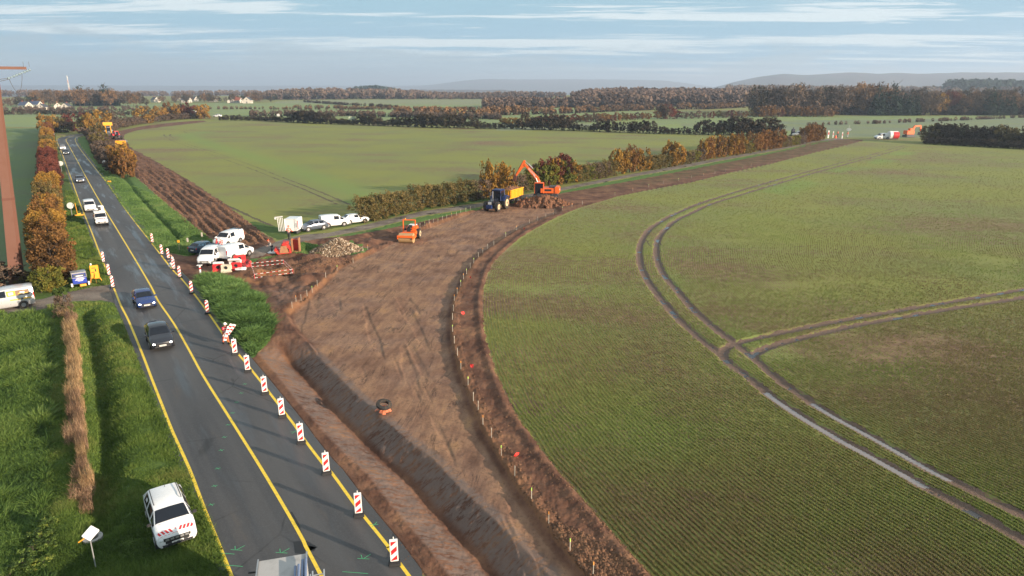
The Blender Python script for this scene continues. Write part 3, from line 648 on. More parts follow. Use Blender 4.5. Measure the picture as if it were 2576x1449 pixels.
def road_dir(X, Y):
    b = min(range(len(YC)-1), key=lambda i: math.hypot(YC[i][0]-X, YC[i][1]-Y)); a = YC[b]; c = YC[b+1]; return heading(c[0]-a[0], c[1]-a[1])
def road_car(name, label, st, paint, px, py, L=2.0, **k):
    X, Y = G(px, py+3); h = road_dir(X, Y); L = L*.92-.2; t = make_car(name, label, st, paint, (X-math.cos(h)*L, Y-math.sin(h)*L, .036), h, **k); t.scale = (.92, .92, .92); return t
m_navy = PM('deep blue car paint', (.010,.030,.13), .25, coat=.8, dirt=.03)
m_ink = PM('black blue car paint', (.010,.012,.020), .22, coat=.8, dirt=.03)
m_slate = PM('slate grey car paint', (.10,.12,.16), .3, .3, coat=.6, dirt=.05)
m_petrol = PM('petrol blue car paint', (.012,.045,.085), .28, coat=.7, dirt=.05)
m_silver = PM('silver van paint', (.62,.63,.64), .3, .35, coat=.5, dirt=.08, dirtcol=(.4,.36,.3))
road_car('compact_car', 'bright blue hatchback driving just above the black car on the road', HATCH, m_navy, 371, 774, lit=True)
blk = road_car('crossover_car', 'black car with wide chrome grille, nearest moving car on the road', SUV, m_ink, 411, 878, 2.15, wr=.36, lit=True)
MB().tube([(2.12, .55, .60), (2.14, .48, .42), (2.14, -.48, .42), (2.12, -.55, .60)], .018).build('grille_trim', m_steel, blk)
road_car('estate_car', 'dark grey car with lit headlamps driving alone above the white vans', HATCH, m_slate, 203, 457, lit=True, group=None)
road_car('compact_car', 'dark green black car following close ahead of the white car at the road bend', HATCH, m_ink, 167, 386, lit=True)
road_car('compact_car', 'white car at the far bend of the road, behind the dark car', HATCH, m_white, 159, 374, lit=True)
road_car('small_van', 'white van driving behind the white four wheel drive with a lift', VAN, m_white, 229, 531, 2.2, cat='van', sidewin=((3,4),(4,5)), front_only=True)
# utility four wheel drive with an access lift folded on its roof
DEF = [(2.1,.45,.78,.82,.72,.74,.86,.6,.92),(2.0,.40,.84,.88,.85,.78,1.0,.62,1.06),(1.5,.40,.85,.88,.95,.8,1.08,.64,1.14),(.95,.40,.86,.89,1.05,.82,1.15,.7,1.20),
       (.70,.40,.86,.89,1.08,.76,1.85,.66,1.92),(-.2,.40,.86,.89,1.08,.77,1.90,.66,1.96),(-.55,.40,.86,.89,1.08,.76,1.88,.66,1.94),(-.62,.40,.86,.89,.95,.78,1.05,.7,1.10),(-2.3,.42,.86,.89,.85,.78,.92,.7,.95)]
df = road_car('utility_truck', 'white four wheel drive truck with folded access lift and red chevrons, driving on the road', DEF, m_white, 258, 566, 2.15, cat='truck', wr=.40, lit=False, sidewin=((3,4),(4,5)), front_only=True, low=m_black)
MB().box((-.2, 0, 2.02), (1.5, 1.6, .10)).build('roof_rack', m_whitem, df)
lf_ = MB().box((-1.2, .35, 1.9), (1.4, .7, .9)).box((-.55, .30, 2.45), (.9, .75, .8)).build('lift_basket', m_whitem, df, bev=.03)
MB().box((-.09, .12, 2.45), (.02, .35, .6)).build('basket_opening', m_black, lf_)
MB().beam((-2.2, -.2, 1.5), (-.3, -.25, 2.35), .22, .25).build('lift_arm', m_whitem, df)
def top_z(st, x, y):
    x = max(min(x, st[0][0]), st[-1][0]); i = next(i for i in range(len(st)-1) if st[i+1][0] <= x+1e-9); t_ = (st[i][0]-x)/(st[i][0]-st[i+1][0])
    s_ = lerp(st[i], st[i+1], t_); y = abs(y); P_ = [(0, s_[8]), (s_[7], s_[8]-.02), (s_[5], s_[6]), (s_[3]*.985, s_[4])]
    return float(np.interp(y, [p[0] for p in P_], [p[1] for p in P_]))
def chevrons(parent, st, x, w, n=3, d=.26, wd=.11, name='warning_chevron'):
    for s in (-1, 1):
        for k in range(n):
            y0 = w*(.12+.88*k/n); g = MB(); rows_ = []
            for q in range(4):
                xx = x-d*q/3; yy = s*(y0+q*.045); rows_ += [(xx, yy, top_z(st, xx, yy)+.012), (xx, yy+s*wd, top_z(st, xx, yy+s*wd)+.012)]
            g.add(rows_, [(2*q, 2*q+1, 2*q+3, 2*q+2) for q in range(3)]); g.build(name, m_red, parent)
    g = MB().add([(x, -.09, top_z(st, x, .09)+.014), (x, .09, top_z(st, x, .09)+.014), (x-d, 0, top_z(st, x-d, 0)+.014)], [(0, 1, 2)]); g.build(name, m_red, parent)
chevrons(df, DEF, 1.95, .6, 2, .3, .08)
# the white off-roader parked on the verge
DU = [(2.14,.42,.68,.72,.66,.66,.80,.50,.86),(2.05,.30,.84,.90,.80,.80,.93,.62,1.0),(1.7,.28,.90,.93,.97,.82,1.05,.66,1.12),(1.28,.28,.90,.94,1.06,.84,1.13,.70,1.19),
      (.52,.28,.90,.94,1.10,.70,1.56,.58,1.63),(-.5,.28,.90,.94,1.12,.71,1.60,.59,1.67),(-1.55,.28,.90,.94,1.15,.69,1.57,.57,1.64),(-2.0,.32,.88,.92,1.15,.76,1.2,.58,1.24),(-2.14,.40,.78,.84,.95,.70,1.0,.54,1.04)]
q0 = Vector((*G(450, 1379), 0)); q1 = Vector((*G(421, 1297), 0)); hd = heading(q0.x-q1.x, q0.y-q1.y); dv = Vector((math.cos(hd), math.sin(hd), 0))
du = make_car('off_road_car', 'white off-roader with red chevrons on the bonnet, parked on the grass', DU, m_white, tuple(q0-dv*1.78+Vector((0, 0, .02))), hd, wr=.37, wheels=(1.32, -1.32)); du.scale = (.89, .89, .89)
chevrons(du, DU, 2.08, .78, 4, .27, .10)
for s in (-1, 1): MB().tube([(.2, s*.63, 1.66), (.1, s*.64, 1.72), (-1.3, s*.63, 1.73), (-1.45, s*.62, 1.66)], .025).build('roof_rail', m_dgrey, du)
MB().bar((-1.3, .1, 1.66), (-1.42, .1, 1.80), .012).build('aerial', m_black, du)
MB().box((2.13, 0, .74), (.06, 1.25, .17)).build('grille_panel', m_black, du, bev=.02); MB().box((1.27, 0, 1.155), (.10, 1.35, .03)).build('cowl', m_black, du)
g_ = MB()
for k in range(5): g_.box((2.165, -.44+k*.22, .73), (.03, .17, .10))
g_.build('grille_bars', m_rim, du, bev=.01); MB().box((2.17, 0, .45), (.06, .9, .10)).build('skid_plate', m_black, du)
# vans in the lay-by
def park(name, label, st, paint, fx, fy, bx, by, **k):
    a = Vector((*G(fx, fy), 0)); c = Vector((*G(bx, by), 0)); h = heading(a.x-c.x, a.y-c.y); m_ = (a+c)/2
    z = max(hgt(m_.x+dx, m_.y+dy) for dx in (-.9, 0, .9) for dy in (-.9, 0, .9)); t = make_car(name, label, st, paint, (m_.x, m_.y, z*.7+.04), h, **k); t.scale = (.94, .94, .94) if name != 'delivery_van' else (1, 1, 1); return t
vk = dict(cat='van', sidewin=((3,4),(4,5)))
park('small_van', 'white panel van facing the road at the junction, nearest the red plastic barriers', VAN, m_white, 512, 671, 547, 645, **vk)
park('small_van', 'white panel van seen from its rear doors, middle van of the lay-by', VAN, m_white, 622, 640, 568, 655, front_only=True, **vk)
park('small_van', 'white panel van behind two workers, farthest van of the lay-by', VAN, m_white, 552, 622, 600, 607, **vk)
park('hatchback_car', 'dark petrol blue car parked at the lay-by in front of the white vans', HATCH, m_petrol, 540, 628, 492, 641)
park('saloon_car', 'slate blue car parked on the grass by the gravel track, first of three', HATCH, m_slate, 768, 581, 812, 575)
park('small_van', 'white van parked on the grass between the slate car and the white hatchback', VAN, m_white, 862, 567, 822, 571, front_only=True, **vk)
park('hatchback_car', 'white hatchback parked on the grass nearest the trimmed hedge', HATCH, m_white, 913, 559, 876, 563)
BIGV = scl(VAN, 1.08, 1.05, 1.06)
bv = park('delivery_van', 'silver van with yellow pictures on its side, cut by the left edge', BIGV, m_silver, -48, 786, 70, 768, cat='van', wheels=(1.35, -1.45), sidewin=((3,4),(4,5)), front_only=True)
yv = PM('yellow vinyl', (.85,.55,.05), .35); bw = PM('brown picture vinyl', (.22,.13,.07), .4)
for s in (1, -1):
    def sidept(x, z): return (x, s*(.975-(z-1.0)*.155 if z > 1.1 else .985), z)
    def patch(nm, x0, x1, z0, z1, m_, off=.012, par=bv):
        P_ = [sidept(x0, z0), sidept(x1, z0), sidept(x1, z1), sidept(x0, z1)]; P_ = [(p[0], p[1]+s*off, p[2]) for p in P_]; return MB().quad(*P_).build(nm, m_, par)
    pn = patch('side_picture', -.35, -2.05, 1.25, 1.72, bw); patch('picture_block', -.38, -1.0, 1.27, 1.70, yv, .016, pn); patch('picture_screen', -.48, -.85, 1.36, 1.6, m_whitem, .020, pn)
    patch('picture_tool', -1.35, -1.7, 1.36, 1.58, m_whitem, .016, pn); patch('picture_wrench', -1.2, -1.95, 1.40, 1.45, yv, .020, pn)
    st_ = patch('side_stripe', -.55, -1.35, .86, .95, yv); patch('side_stripe', -1.5, -2.1, .88, 1.0, yv); patch('badge', -1.36, -1.52, .84, 1.02, m_slate, .016)
# truck with a flat white load bed and ladders, cut by the bottom edge
tX, tY = G(757, 1431, 2.6); h = road_dir(tX, tY); hd = h+math.pi
tk = T('box_truck', 'truck with a pale flat roof carrying pipes and a ladder, at the bottom edge', 'truck', (0, 0, .036), 0)
ra = Vector((*G(650, 1411, 2.7), 2.7)); rb = Vector((*G(771, 1391, 2.7), 2.7)); ax = (rb-ra).normalized(); bw_ = (rb-ra).length; ay = Vector((ax.y, -ax.x, 0))
ay = ay if ay.y < 0 else -ay
def tp(u, v, z): p = ra+ax*u+ay*v; return (p.x, p.y, z-.036)
def tbox(mb, u0, u1, v0, v1, z0, z1):
    vs = [tp(u0, v0, z0), tp(u1, v0, z0), tp(u1, v1, z0), tp(u0, v1, z0), tp(u0, v0, z1), tp(u1, v0, z1), tp(u1, v1, z1), tp(u0, v1, z1)]
    return mb.add(vs, [(3, 2, 1, 0), (4, 5, 6, 7), (0, 1, 5, 4), (1, 2, 6, 5), (2, 3, 7, 6), (3, 0, 4, 7)])
m_roof = PM('weathered grey white roof', (.42,.41,.40), .7, dirt=.2, dscale=2)
tbox(MB(), 0, bw_, 0, 4.2, .7, 2.7).build('box_body', m_roof, tk, bev=.03)
e_ = MB(); tbox(e_, -.03, .02, -.03, 4.2, 2.70, 2.75); tbox(e_, bw_-.02, bw_+.04, -.03, 4.2, 2.70, 2.75); e_.build('roof_edge', m_steel, tk)
for v in (1.2, 3.6):
    for u in (.1, bw_-.1): 
        a = Vector(tp(u-.12, v, .42)); c = Vector(tp(u+.12, v, .42)); MB().bar(a, c, .42, n=18).build('wheel', m_tyre, tk)
tbox(MB(), .2, bw_-.2, -.1, 4.2, .4, .7).build('chassis', m_dgrey, tk)
MB().beam(tp(-.02, .3, 2.45), tp(-.35, .25, 2.45), .05, .05).build('mirror_arm', m_black, tk)
rk = T('pipe_bundle', 'bundle of grey blue pipes strapped on the edge of the truck roof', 'pipes', (0, 0, .036))
for k in range(4):
    u = bw_-.36+k*.12; v0 = .85 if k < 2 else .55
    MB().bar(tp(u, v0, 2.83+.05*(k % 2)), tp(u+.02, 4.1, 2.83), .05, n=10).build('pipe', PM('grey blue pipe', (.16,.21,.33), .35), rk)
MB().beam(tp(bw_-.42, 1.75, 2.90), tp(bw_+.06, 1.75, 2.90), .04, .03).build('strap', m_black, rk)
ld = T('ladder', 'aluminium ladder lying along the right side of the truck at the bottom edge', 'ladder', (0, 0, .036))
m_al = PM('aluminium', (.62,.62,.62), .35, .7)
for u in (bw_+.22, bw_+.62): MB().beam(tp(u, .95, 2.55), tp(u, 4.3, 2.55), .05, .09).build('rail', m_al, ld)
r_ = MB()
for k in range(11): r_.beam(tp(bw_+.22, 1.15+k*.28, 2.55), tp(bw_+.62, 1.15+k*.28, 2.55), .03, .03)
r_.build('rungs', m_al, ld)
ld2 = MB()
for u in (bw_+.10, bw_+.16): ld2.beam(tp(u, 1.3, 2.72), tp(u, 4.3, 2.72), .03, .07)
ld2.build('load_rail', m_al, tk); tbox(MB(), bw_, bw_+.7, 1.5, 1.56, 2.42, 2.47).build('side_bracket', m_steel, tk)

# ---------------------------------------------------------------- excavator
X, Y, Z = at(1387, 507)
yaw = math.radians(182)
ex = T('crawler_excavator', 'orange tracked excavator with raised boom tipping soil into the yellow trailer', 'excavator', (X-1.0, Y+2.2, Z+.1), 0)
Mx = Matrix.Rotation(R(-8), 4, 'Z')
def bx(mb, c, d, M=Mx): return mb.box(c, d, M)
for s in (-1, 1):
    tr = MB(); pr = [(-2.2, .25), (-1.9, 0), (1.9, 0), (2.2, .25), (2.3, .5), (2.0, .85), (-2.0, .85), (-2.3, .5)]
    tr.prism(pr, s*1.25-.28, s*1.25+.28, Mx); tr.build('track', m_dgrey, ex, bev=.05)
MB().box((0, 0, .75), (2.6, 1.9, .5), Mx).build('undercarriage', m_dgrey, ex)
MB().bar((0, 0, .95), (0, 0, 1.15), 1.0, n=20).build('slew_ring', m_dgrey, ex)
MB().box((.75, 0, 1.65), (3.0, 2.5, .9), Mx).build('house', m_orange, ex, bev=.06)
MB().box((2.15, 0, 1.75), (.9, 2.7, 1.15), Mx).build('counterweight', m_orange, ex, bev=.15)
MB().box((1.35, .1, 2.2), (1.3, 1.6, .3), Mx).build('engine_hood', m_dgrey, ex, bev=.05)
MB().box((.6, -1.252, 1.75), (1.2, .02, .35), Mx).build('side_grille', m_black, ex)
MB().box((2.615, -.5, 1.85), (.02, .7, .25), Mx).build('white_decal', m_whitem, ex)
cab = MB().box((-1.0, -.75, 2.05), (1.6, 1.0, 1.75), Mx, .92, .95).build('cab', m_glass, ex, bev=.04)
cf = MB()
for x in (-1.78, -.22):
    for y in (-1.24, -.26): cf.beam(Mx @ Vector((x, y, 1.15)), Mx @ Vector((x*.98-.02, y*.97, 2.93)), .08, .08)
cf.build('cab_frame', m_orange, cab); MB().box((-1.0, -.75, 2.97), (1.6, 1.05, .10), Mx).build('cab_roof', m_orange, cab, bev=.03)
# boom seen from the side: foot beside the cab, elbow high above the trailer
def pl(u, z, v=.0): return Mx @ Vector((-.9+(u+.9)*.62, v, z))
bm_ = MB(); prof = [(-.2, 1.6), (-.9, 3.0), (-1.55, 3.7), (-5.1, 5.95), (-5.55, 6.1), (-5.55, 5.6), (-5.2, 5.45), (-1.9, 2.9), (-1.15, 2.3), (-.75, 1.6)]
sc = lambda P_, k=1.0: [(x*k, z) for x, z in P_]
KU = lambda x: -.9+(x+.9)*.62
bm_.prism([(KU(x), z+.2) for x, z in prof], -.22, .22, Mx); boom = bm_.build('boom', m_orange, ex, bev=.05)
def text_on(word, size, M, m_, parent, name='lettering', depth=.005):
    cu = bpy.data.curves.new(name, 'FONT'); cu.body = word; cu.size = size; cu.extrude = depth; cu.align_x = 'CENTER'; cu.align_y = 'CENTER'
    tmp = bpy.data.objects.new('tmp', cu); C.objects.link(tmp); dg = bpy.context.evaluated_depsgraph_get(); me = bpy.data.meshes.new_from_object(tmp.evaluated_get(dg))
    bpy.data.objects.remove(tmp); me.transform(M); return link(name, me, m_, parent)
text_on('DOOSAN', .42, Mx @ Matrix.Translation((KU(-3.35), -.235, 4.74)) @ Matrix.Rotation(R(90), 4, 'X') @ Matrix.Rotation(R(-45), 4, 'Z'), m_whitem, boom)
MB().box((0, 0, 0), (.12, .02, 1.1), Mx @ Matrix.Translation((-.98, -.235, 2.75)) @ Matrix.Rotation(R(-14), 4, 'Y')).build('white_decal', m_whitem, boom)
for v in (-.33, .33): MB().bar(pl(-.9, 1.9, v), pl(-2.1, 3.7, v), .09).bar(pl(-2.0, 3.55, v), pl(-2.9, 4.3, v), .05).build('boom_cylinder', m_steel, ex)
MB().bar(pl(-3.1, 5.35), pl(-4.3, 6.1), .12).bar(pl(-4.2, 6.05), pl(-5.5, 6.75), .06).build('arm_cylinder', m_steel, ex)
arm = MB().prism([(KU(x), z) for x, z in [(-5.2, 6.75), (-5.75, 6.8), (-6.2, 6.3), (-7.9, 4.35), (-8.05, 4.0), (-7.75, 3.95), (-5.9, 5.5), (-5.4, 5.6)]], -.16, .16, Mx).build('arm', m_orange, ex, bev=.04)
MB().bar(pl(-5.9, 6.55), pl(-7.2, 5.15), .10).bar(pl(-7.1, 5.2), pl(-8.1, 4.3), .05).build('bucket_cylinder', m_black, ex)
bk = [(KU(x), z) for x, z in [(-7.75, 4.05), (-8.3, 4.2), (-8.75, 3.7), (-8.5, 3.2), (-8.1, 3.0), (-7.9, 3.15), (-7.85, 3.6)]]
MB().prism(bk, -.6, .6, Mx).build('bucket', PM('rusty bucket steel', (.10,.035,.025), .7, .3, dirt=.3), ex, bev=.02)
pz = MB()
# ---------------------------------------------------------------- tractor and tipping trailer
def wheel_part(parent, c, r, w, axis, rim_m, name='wheel'):
    a = Vector(axis).normalized(); c = Vector(c); o = MB().bar(c-a*w/2, c+a*w/2, r, n=22).build(name, m_tyre, parent)
    MB().bar(c-a*(w/2+.02), c+a*(w/2+.02), r*.58, n=16).build('rim', rim_m, o); hb = MB().bar(c-a*(w/2+.04), c+a*(w/2+.04), r*.18, n=10); hb.build('hub', m_dgrey, o); return o
def make_tractor(name, label, paint, hood, loc, rz, rim=m_gold, s=1.0):
    t = T(name, label, 'tractor', loc, rz); t.scale = (s, s, s)
    for y in (-1, 1):
        wheel_part(t, (-.9, y*.95, .92), .92, .50, (0, 1, 0), rim); wheel_part(t, (1.75, y*.90, .68), .68, .42, (0, 1, 0), rim)
        MB().prism([(-1.9, 1.3), (-1.6, 1.85), (-.9, 2.05), (-.2, 1.8), (0, 1.3), (-.3, 1.35), (-.9, 1.92), (-1.5, 1.7)], y*1.2, y*.65).build('mudguard', paint, t)
        MB().box((.3, y*1.15, 2.3), (.06, .22, .5)).beam((.35, y*.75, 2.5), (.3, y*1.1, 2.5), .03, .03).build('wing_mirror', m_black, t)
    MB().prism([(.35, .9), (.35, 1.75), (1.0, 1.72), (2.35, 1.5), (2.5, 1.2), (2.5, .85)], -.38, .38).build('bonnet', hood, t, bev=.06)
    MB().box((2.5, 0, 1.15), (.06, .6, .5)).build('grille', m_lamp if hood is m_dgrey else m_black, t, bev=.04)
    MB().box((.4, 0, .85), (3.4, .6, .5)).build('chassis', m_dgrey, t)
    cb = MB().box((-.45, 0, 2.02), (1.5, 1.45, 1.45), None, .88, .9).build('cab', m_glass, t, bev=.03)
    fr = MB()
    for x in (-1.2, .3):
        for y in (-.72, .72): fr.beam((x, y, 1.3), (-.45+(x+.45)*.88, y*.9, 2.75), .09, .09)
    fr.build('cab_frame', paint, cb); MB().box((-.45, 0, 2.82), (1.55, 1.5, .16)).build('cab_roof', paint, cb, bev=.06)
    MB().bar((.55, -.42, 1.7), (.55, -.42, 2.7), .045).build('exhaust', m_steel, t)
    return t
X, Y, Z = at(1252, 527)
m_tblue = PM('tractor blue', (.012,.030,.12), .4, dirt=.2)
tc = make_tractor('tractor', 'dark blue tractor with muddy ochre rims hitched to the yellow trailer', m_tblue, m_ink, (X-.1, Y+.8, Z+.1), R(246), s=1.12)
MB().box((2.75, 0, .75), (.4, .9, .5)).build('front_weight', m_tblue, tc, bev=.05)
MB().box((2.55, 0, 1.25), (.06, .5, .35)).build('headlight', m_lamp, tc)
hv = Vector((math.cos(R(246)), math.sin(R(246)), 0)); hv2 = Vector((math.cos(R(241)), math.sin(R(241)), 0))
tl = T('tipping_trailer', 'yellow twin axle tipping trailer heaped with soil behind the blue tractor', 'trailer', tuple(Vector((X-.1, Y+.8, Z+.1))-hv*1.7-hv2*3.3), R(241))
tub = MB(); L2, W2 = 2.2, 1.15
tub.box((0, 0, 1.55), (2*L2, 2*W2, .1))
for y in (-W2, W2): tub.box((0, y, 2.15), (2*L2, .08, 1.25))
for x in (-L2, L2): tub.box((x, 0, 2.15), (.08, 2*W2, 1.25))
tub.build('tub', m_yellow, tl); rb_ = MB()
for k in range(9): 
    for y in (-W2-.07, W2+.07): rb_.box((-L2+.2+k*(2*L2-.4)/8, y, 2.12), (.10, .09, 1.2))
for y in (-W2-.06, W2+.06): rb_.box((0, y, 2.8), (2*L2+.1, .14, .10))
for x in (-L2-.06, L2+.06): rb_.box((x, 0, 2.8), (.12, 2*W2+.1, .10))
for k in range(3): rb_.box((L2+.07, -.7+k*.7, 2.1), (.08, .08, 1.2))
rb_.build('ribs', m_yellow, tl); MB().beam((2.5, 0, .9), (3.9, 0, .7), .16, .2).box((0, 0, 1.3), (4.2, .9, .3)).build('drawbar', m_yellow, tl)
for x in (-1.9, -.3):
    for y in (-1, 1): wheel_part(tl, (x, y*1.05, .62), .62, .42, (0, 1, 0), m_rim)
def heap_mesh(nx, ny, fx, fy, hfun, seed, rough, zoff=0):
    xs = np.linspace(-fx, fx, nx); ys = np.linspace(-fy, fy, ny); A, B = np.meshgrid(xs, ys, indexing='ij')
    Hh_ = hfun(A/fx, B/fy); Hh_ = Hh_+(fbm(A*2.2, B*2.2, 4, seed, .6)*rough)*np.clip(Hh_*3, 0, 1)
    A = A+fbm(A*3, B*3, 3, seed+5)*.25*rough; B = B+fbm(A*3+9, B*3, 3, seed+6)*.25*rough
    co = np.stack([A.ravel(), B.ravel(), Hh_.ravel()+zoff], 1); i = np.arange(nx*ny).reshape(nx, ny)
    return npmesh('heap', co, quads=np.stack([i[:-1, :-1], i[1:, :-1], i[1:, 1:], i[:-1, 1:]], -1).reshape(-1, 4))
def earth(name, cols, sc_=2.5, strength=.9):
    m, t, b = gmat(name); oc = t.new('ShaderNodeTexCoord').outputs['Object']; f = t.noise(sc_, 6, .7, oc); c = t.ramp(f, [(.3+.4*i/(len(cols)-1), c_) for i, c_ in enumerate(cols)])
    t.l.new(c, b.inputs['Base Color']); b.inputs['Roughness'].default_value = .9; t.l.new(t.bump(t.noise(sc_*3, 5, .7, oc), strength, .12), b.inputs['Normal']); return m
m_dirt = earth('loose brown soil', [(.07,.030,.016), (.17,.075,.038), (.26,.125,.06)])
o = link('soil_load', heap_mesh(40, 24, 2.1, 1.05, lambda a, b: .75*(1-a*a*.6)*(1-b*b), 5, .3, 2.45), m_dirt, tl)
X, Y, Z = at(1362, 520)
o = link('soil_heap', heap_mesh(90, 60, 5.2, 3.2, lambda a, b: 1.75*np.clip(1.15-np.sqrt(a*a*1.0+b*b), 0, 1)**.8*(1-.25*a), 15, .9, -.3), m_dirt); o.location = (X+.6, Y+2.2, Z)
tag(o, 'heap of dug brown soil in front of the orange excavator', 'soil heap')
# ---------------------------------------------------------------- roller
X, Y, Z = at(1027, 605)
ro = T('road_roller', 'orange soil compactor with roll bar working on the brown platform', 'roller', (X, Y+1.2, Z), R(262))
MB().bar((1.3, -.95, .62), (1.3, .95, .62), .65, n=32).build('drum', PM('muddy drum', (.42,.27,.13), .6, dirt=.2), ro, sm=True)
fr = MB()
for y in (-1.02, 1.02): fr.box((1.25, y, .75), (1.7, .10, .35))
fr.box((2.1, 0, .95), (.15, 2.1, .3)).box((.45, 0, .95), (.2, 2.1, .4)); fr.build('drum_frame', m_orange, ro, bev=.03)
for y in (-.85, .85): wheel_part(ro, (-1.5, y, .68), .68, .45, (0, 1, 0), m_gold)
MB().box((-1.5, 0, 1.35), (1.9, 1.2, .8)).build('engine_cover', m_orange, ro, bev=.15)
MB().box((-1.75, 0, 1.78), (1.1, 1.0, .08)).build('bonnet_top', m_whitem, ro, bev=.02)
MB().box((-.2, 0, 1.0), (1.1, 1.7, .4)).build('platform', m_orange, ro, bev=.03)
st_ = MB().box((-.4, 0, 1.45), (.5, .5, .15)).box((-.62, 0, 1.7), (.12, .5, .55)); st_.build('seat', m_black, ro, bev=.04)
MB().box((.2, 0, 1.5), (.15, .5, .5)).bar((.1, 0, 1.75), (0, 0, 1.82), .18, n=14).build('console', m_black, ro)
rp = MB()
for y in (-.82, .82): rp.beam((-.1, y, 1.1), (-.15, y, 2.75), .13, .13)
rp.beam((-.15, -.88, 2.75), (-.15, .88, 2.75), .13, .13); rp.build('roll_bar', m_orange, ro, bev=.02)
MB().bar((-.15, -.5, 2.8), (-.15, -.5, 2.98), .06).build('beacon', PM('amber lamp', (.9,.45,.05), .2), ro)
# ---------------------------------------------------------------- far machines by the ploughed strip
X, Y, Z = at(272, 345); m_greyp = PM('grey tractor paint', (.25,.27,.32), .5)
bl = make_tractor('loader_tractor', 'grey tractor with its orange bucket raised, beyond the ploughed strip', m_greyp, m_greyp, (X, Y+1, Z+.2), R(300), s=1.25)
MB().beam((2.0, -.7, 1.2), (2.6, -.7, 3.6), .25, .35).beam((2.0, .7, 1.2), (2.6, .7, 3.6), .25, .35).build('loader_arm', m_yellow, bl)
MB().box((2.7, 0, 4.0), (.7, 2.6, 1.0)).build('raised_bucket', m_yellow, bl, bev=.05)
MB().bar((-.9, .8, 3.0), (-.9, .8, 3.3), .1).build('beacon', m_lamp, bl)
X, Y, Z = at(291, 352)
t2 = make_tractor('tractor', 'small red black tractor right in front of the raised orange bucket', m_red, m_ink, (X, Y+1, Z), R(320), rim=m_gold, s=1.05)
X, Y, Z = at(302, 366)
sk = T('loader_bucket', 'orange loader bucket standing above the autumn bushes by the ploughed strip', 'bucket', (X, Y, Z+.2), R(8))
MB().prism([(-.9, 0), (-.9, 1.5), (-.8, 1.5), (-.7, .15), (.6, .10), (.6, 0)], -1.7, 1.7, Matrix.Rotation(R(-90), 4, 'Z')).build('scoop', m_yellow, sk)
tt = MB()
for k in range(7): tt.box((-1.5+k*.5, -.75, .08), (.1, .35, .08))
tt.build('teeth', m_steel, sk); ra_ = MB().beam((-1.2, 1.0, .9), (-1.2, 3.4, 1.1), .3, .4).beam((1.2, 1.0, .9), (1.2, 3.4, 1.1), .3, .4).box((0, 3.0, 1.2), (2.2, 1.6, .5)); ra_.build('loader_frame', m_steel, sk)
# ---------------------------------------------------------------- beacons, stakes, signs
def make_beacon(framed):
    t = T('lane_beacon', 'x', 'beacon', (0, 0, 0)); h = 1.0; w = .27
    MB().box((0, 0, .07), (.52, .36, .14), None, .88, .85).build('base', PM('black recycled rubber', (.02,.02,.022), .8, dirt=.3), t, bev=.02)
    pn = MB()
    if framed: pn.box((0, 0, .14+h/2+.06), (w+.07, .06, h+.08)); pn.bar((0, 0, 1.25), (0, 0, 1.36), .022)
    else:
        pr = [(-w/2, .14), (w/2, .14), (w/2, 1.15), (w/2*.7, 1.24), (0, 1.28), (-w/2*.7, 1.24), (-w/2, 1.15)]; pn.prism(pr, -.05, .05)
    b = pn.build('panel', m_whitem, t, bev=.012)
    y = -.034 if framed else -.054; z0, z1 = (.20, 1.14) if framed else (.16, 1.22)
    for side in (1, -1):
        g0 = 0
        for k in range(3 if framed else 4):
            zc, sl_, wz, a = (z0-.17+k*.44, .22, .22, w/2-.012) if framed else (z0-.12+k*.34, .20, .17, w/2-.005)
            P_ = [(-a, zc), (a, zc+sl_), (a, zc+sl_+wz), (-a, zc+wz)]
            # clip to the face
            P_ = [(x_, min(max(z_, z0), z1)) for x_, z_ in P_]
            if P_[3][1]-P_[0][1] < .005 and P_[2][1]-P_[1][1] < .005: continue
            MB().add([(x_, side*y, z_) for x_, z_ in P_], [(0, 1, 2, 3)]).build('red_stripe', m_red, b, fix=False)
    return t
bA = make_beacon(True); bB = make_beacon(False)
def ordn(i): return ['first','second','third','fourth','fifth','sixth','seventh','eighth','ninth','tenth','eleventh','twelfth','thirteenth','fourteenth','fifteenth','sixteenth','seventeenth','eighteenth','nineteenth','twentieth'][i]
used = set()
def put(proto, loc, rz, label, group, cat=None, s=1.0):
    o = proto if proto.name not in used else copy_tree(proto); used.add(proto.name)
    o.location = loc; o.rotation_euler = (0, 0, rz); o['label'] = label; o['group'] = group; o.scale = (s, s, s)
    if cat: o['category'] = cat
    return o
bl_ = [(993,1421),(903,1299),(822,1193),(758,1116),(710,1050),(667,992),(624,936),(592,893),(523,790),(483,739),(453,699),(438,679),(424.5,652),(408,642),(384,612)]
for i, (x, y) in enumerate(bl_):
    X, Y = G(x, y); fr_ = i < 8
    put(bA if fr_ else bB, (X, Y, .036 if i not in (9, 10) else .04), math.atan2(-X, Y)*1.0+R(random.uniform(-6, 6)), f'red and white beacon, {ordn(i)} from the bottom edge along the right yellow line', 'beacons along the right road edge')
for i, (x, y) in enumerate([(284.5,725),(275,694),(261,661)]):
    X, Y = G(x, y); put(bB, (X, Y, .036), math.atan2(-X, Y)+R(20), f'red and white beacon, {ordn(i)} from the near end beside the left yellow line', 'beacons along the left road edge')
m_stake = PM('whitewashed wood', (.40,.37,.31), .7, dirt=.2); m_st2 = PM('lime tip paint', (.55,.85,.15), .5); m_st3 = PM('orange tip paint', (.85,.35,.08), .5)
def make_stake(m_):
    t = T('survey_stake', 'x', 'stake'); MB().beam((0, 0, -.12), (0.01, 0, .52), .034, .026).build('shaft', m_stake, t); MB().box((.011, 0, .58), (.042, .032, .15)).build('tip', m_, t); return t
sp = [make_stake(m_stake), make_stake(m_st2), make_stake(m_st3)]
sr = STK_RN[::-1][:0]
